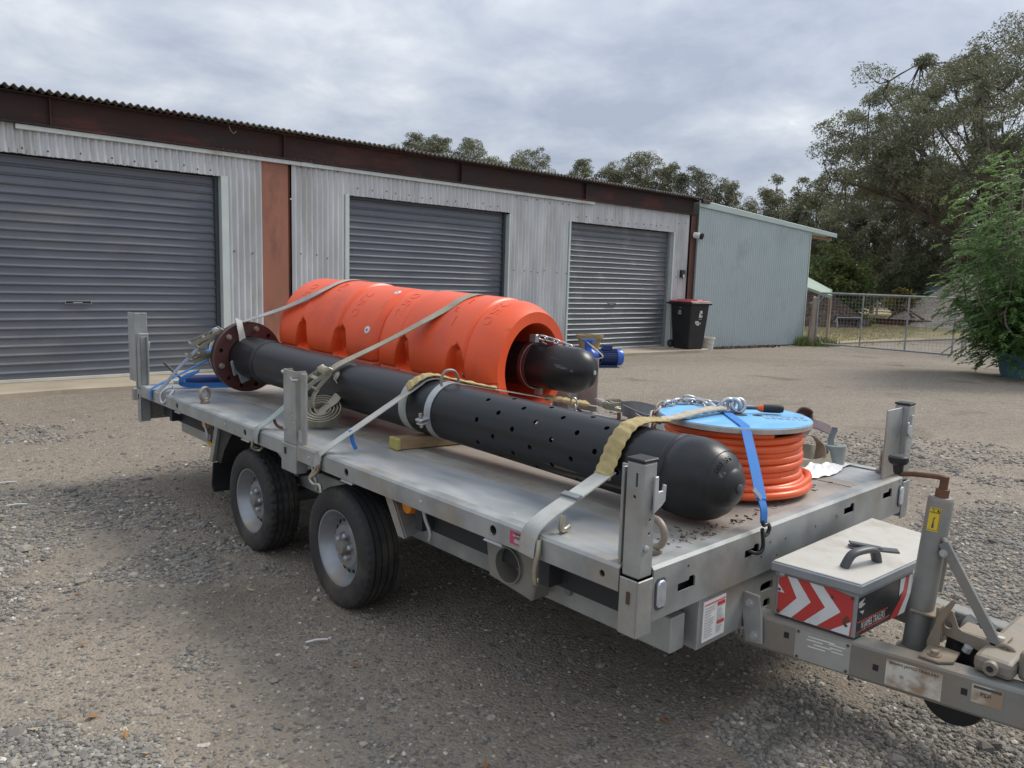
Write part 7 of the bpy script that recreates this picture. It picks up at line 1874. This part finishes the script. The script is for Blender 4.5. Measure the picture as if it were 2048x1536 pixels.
# ------------------------------------------------------------------ potted feathery tree at the right edge
px_, py_ = 18.55, 4.62
pt = thing('potted_tree', (px_, py_, 0), 'feathery bright green tree in a blue glazed pot at the right edge', 'potted tree')
part('pot', G().lathe((px_, py_, 0), (0,0,1), [(0,0.34),(0.10,0.39),(0.40,0.46),(0.44,0.50),(0.50,0.50),(0.50,0.44),(0.42,0.42)], 36), M['potblue'], pt, sm=40)
part('soil', G().lathe((px_, py_, 0.43), (0,0,1), [(0,0.43),(0.001,0.43)], 24), M['mulch'], pt)
rg = np.random.default_rng(55); g_ = G(); fr = []
for i in range(46):
    az = rg.uniform(0, 6.28); el = rg.uniform(0.45, 1.45); L = rg.uniform(1.2, 4.5)
    d = np.array([math.cos(az)*math.cos(el), math.sin(az)*math.cos(el), math.sin(el)])
    pts, dd = branch_path(rg, np.array([px_+rg.normal()*0.06, py_+rg.normal()*0.06, 0.4]), d, L, 8, 0.12, 0.05)
    for p in pts:                       # keep the crown within its width
        rad = math.hypot(p[0]-px_, p[1]-py_)
        if rad > 1.3: p[0] = px_+(p[0]-px_)*1.3/rad; p[1] = py_+(p[1]-py_)*1.3/rad
    g_.tube([tuple(p) for p in pts], [0.032*(1-0.8*k/8) for k in range(9)], 6)
    for k in range(2, 9):
        for j in range(10):
            fr.append(pts[k] + rg.normal(size=3)*np.array([0.24,0.24,0.20]))
for i in range(12):                     # low drooping shoots over the rim
    az = rg.uniform(0, 6.28); c = np.array([px_, py_, 0.5]); e_ = c + np.array([math.cos(az)*0.75, math.sin(az)*0.75, rg.uniform(-0.1, 0.3)])
    g_.tube([tuple(c), tuple((c+e_)/2+np.array([0,0,0.22])), tuple(e_)], [0.014,0.01,0.005], 5)
    for j in range(9): fr.append(e_ + rg.normal(size=3)*0.13)
part('stems', g_, M['bark'], pt, sm=60)
F_ = np.array(fr); n = len(F_); per = 11
# each frond: a drooping midrib with narrow leaflets in two ranks
ax_ = F_ - np.array([px_, py_, 0]); ax_[:, 2] = 0.0; ax_ = ax_/np.maximum(np.linalg.norm(ax_, axis=1)[:, None], 1e-3) + rg.normal(size=(n,3))*0.7; ax_[:, 2] = rg.uniform(-0.5, 0.5, n); ax_ /= np.linalg.norm(ax_, axis=1)[:, None]
sd_ = np.cross(ax_, np.array([0,0,1.0])); sd_ /= np.linalg.norm(sd_, axis=1)[:, None]
vs = []; Lf = rg.uniform(0.20, 0.34, n)
for k in range(per):
    t_ = (k+0.5)/per
    p = F_ + ax_*(Lf*t_)[:, None] + np.array([0,0,-1.0])*(Lf*0.45*t_*t_)[:, None]
    for s in (-1, 1):
        ll = (0.105*(1-0.55*abs(t_-0.45)*1.6))*rg.uniform(0.8,1.2,n)
        dl = sd_*s*0.85 + ax_*0.55 + np.array([0,0,-0.30]) + rg.normal(size=(n,3))*0.10; dl /= np.linalg.norm(dl, axis=1)[:, None]
        wv = np.cross(dl, np.array([0,0,1.0])+rg.normal(size=(n,3))*0.35); wv /= np.linalg.norm(wv, axis=1)[:, None]
        vs.append(np.stack([p, p+dl*(ll*0.4)[:,None]+wv*0.016, p+dl*ll[:,None], p+dl*(ll*0.4)[:,None]-wv*0.016], 1))
vs = np.concatenate([v.reshape(-1,3) for v in vs]); nq = len(vs)//4
tn = np.tile(np.clip(rg.uniform(0.1,0.7,n)+ (F_[:,2]>2.6)*0.15, 0, 1), per*2)
fast_mesh('foliage', vs, np.arange(nq*4).reshape(-1,4), M['wattle'], np.repeat(np.clip(tn+rg.normal(size=nq)*0.12,0,1),4), parent=pt, origin=(px_,py_,0))

for o in list(bpy.data.objects):
    if '_b' in o: del o['_b']
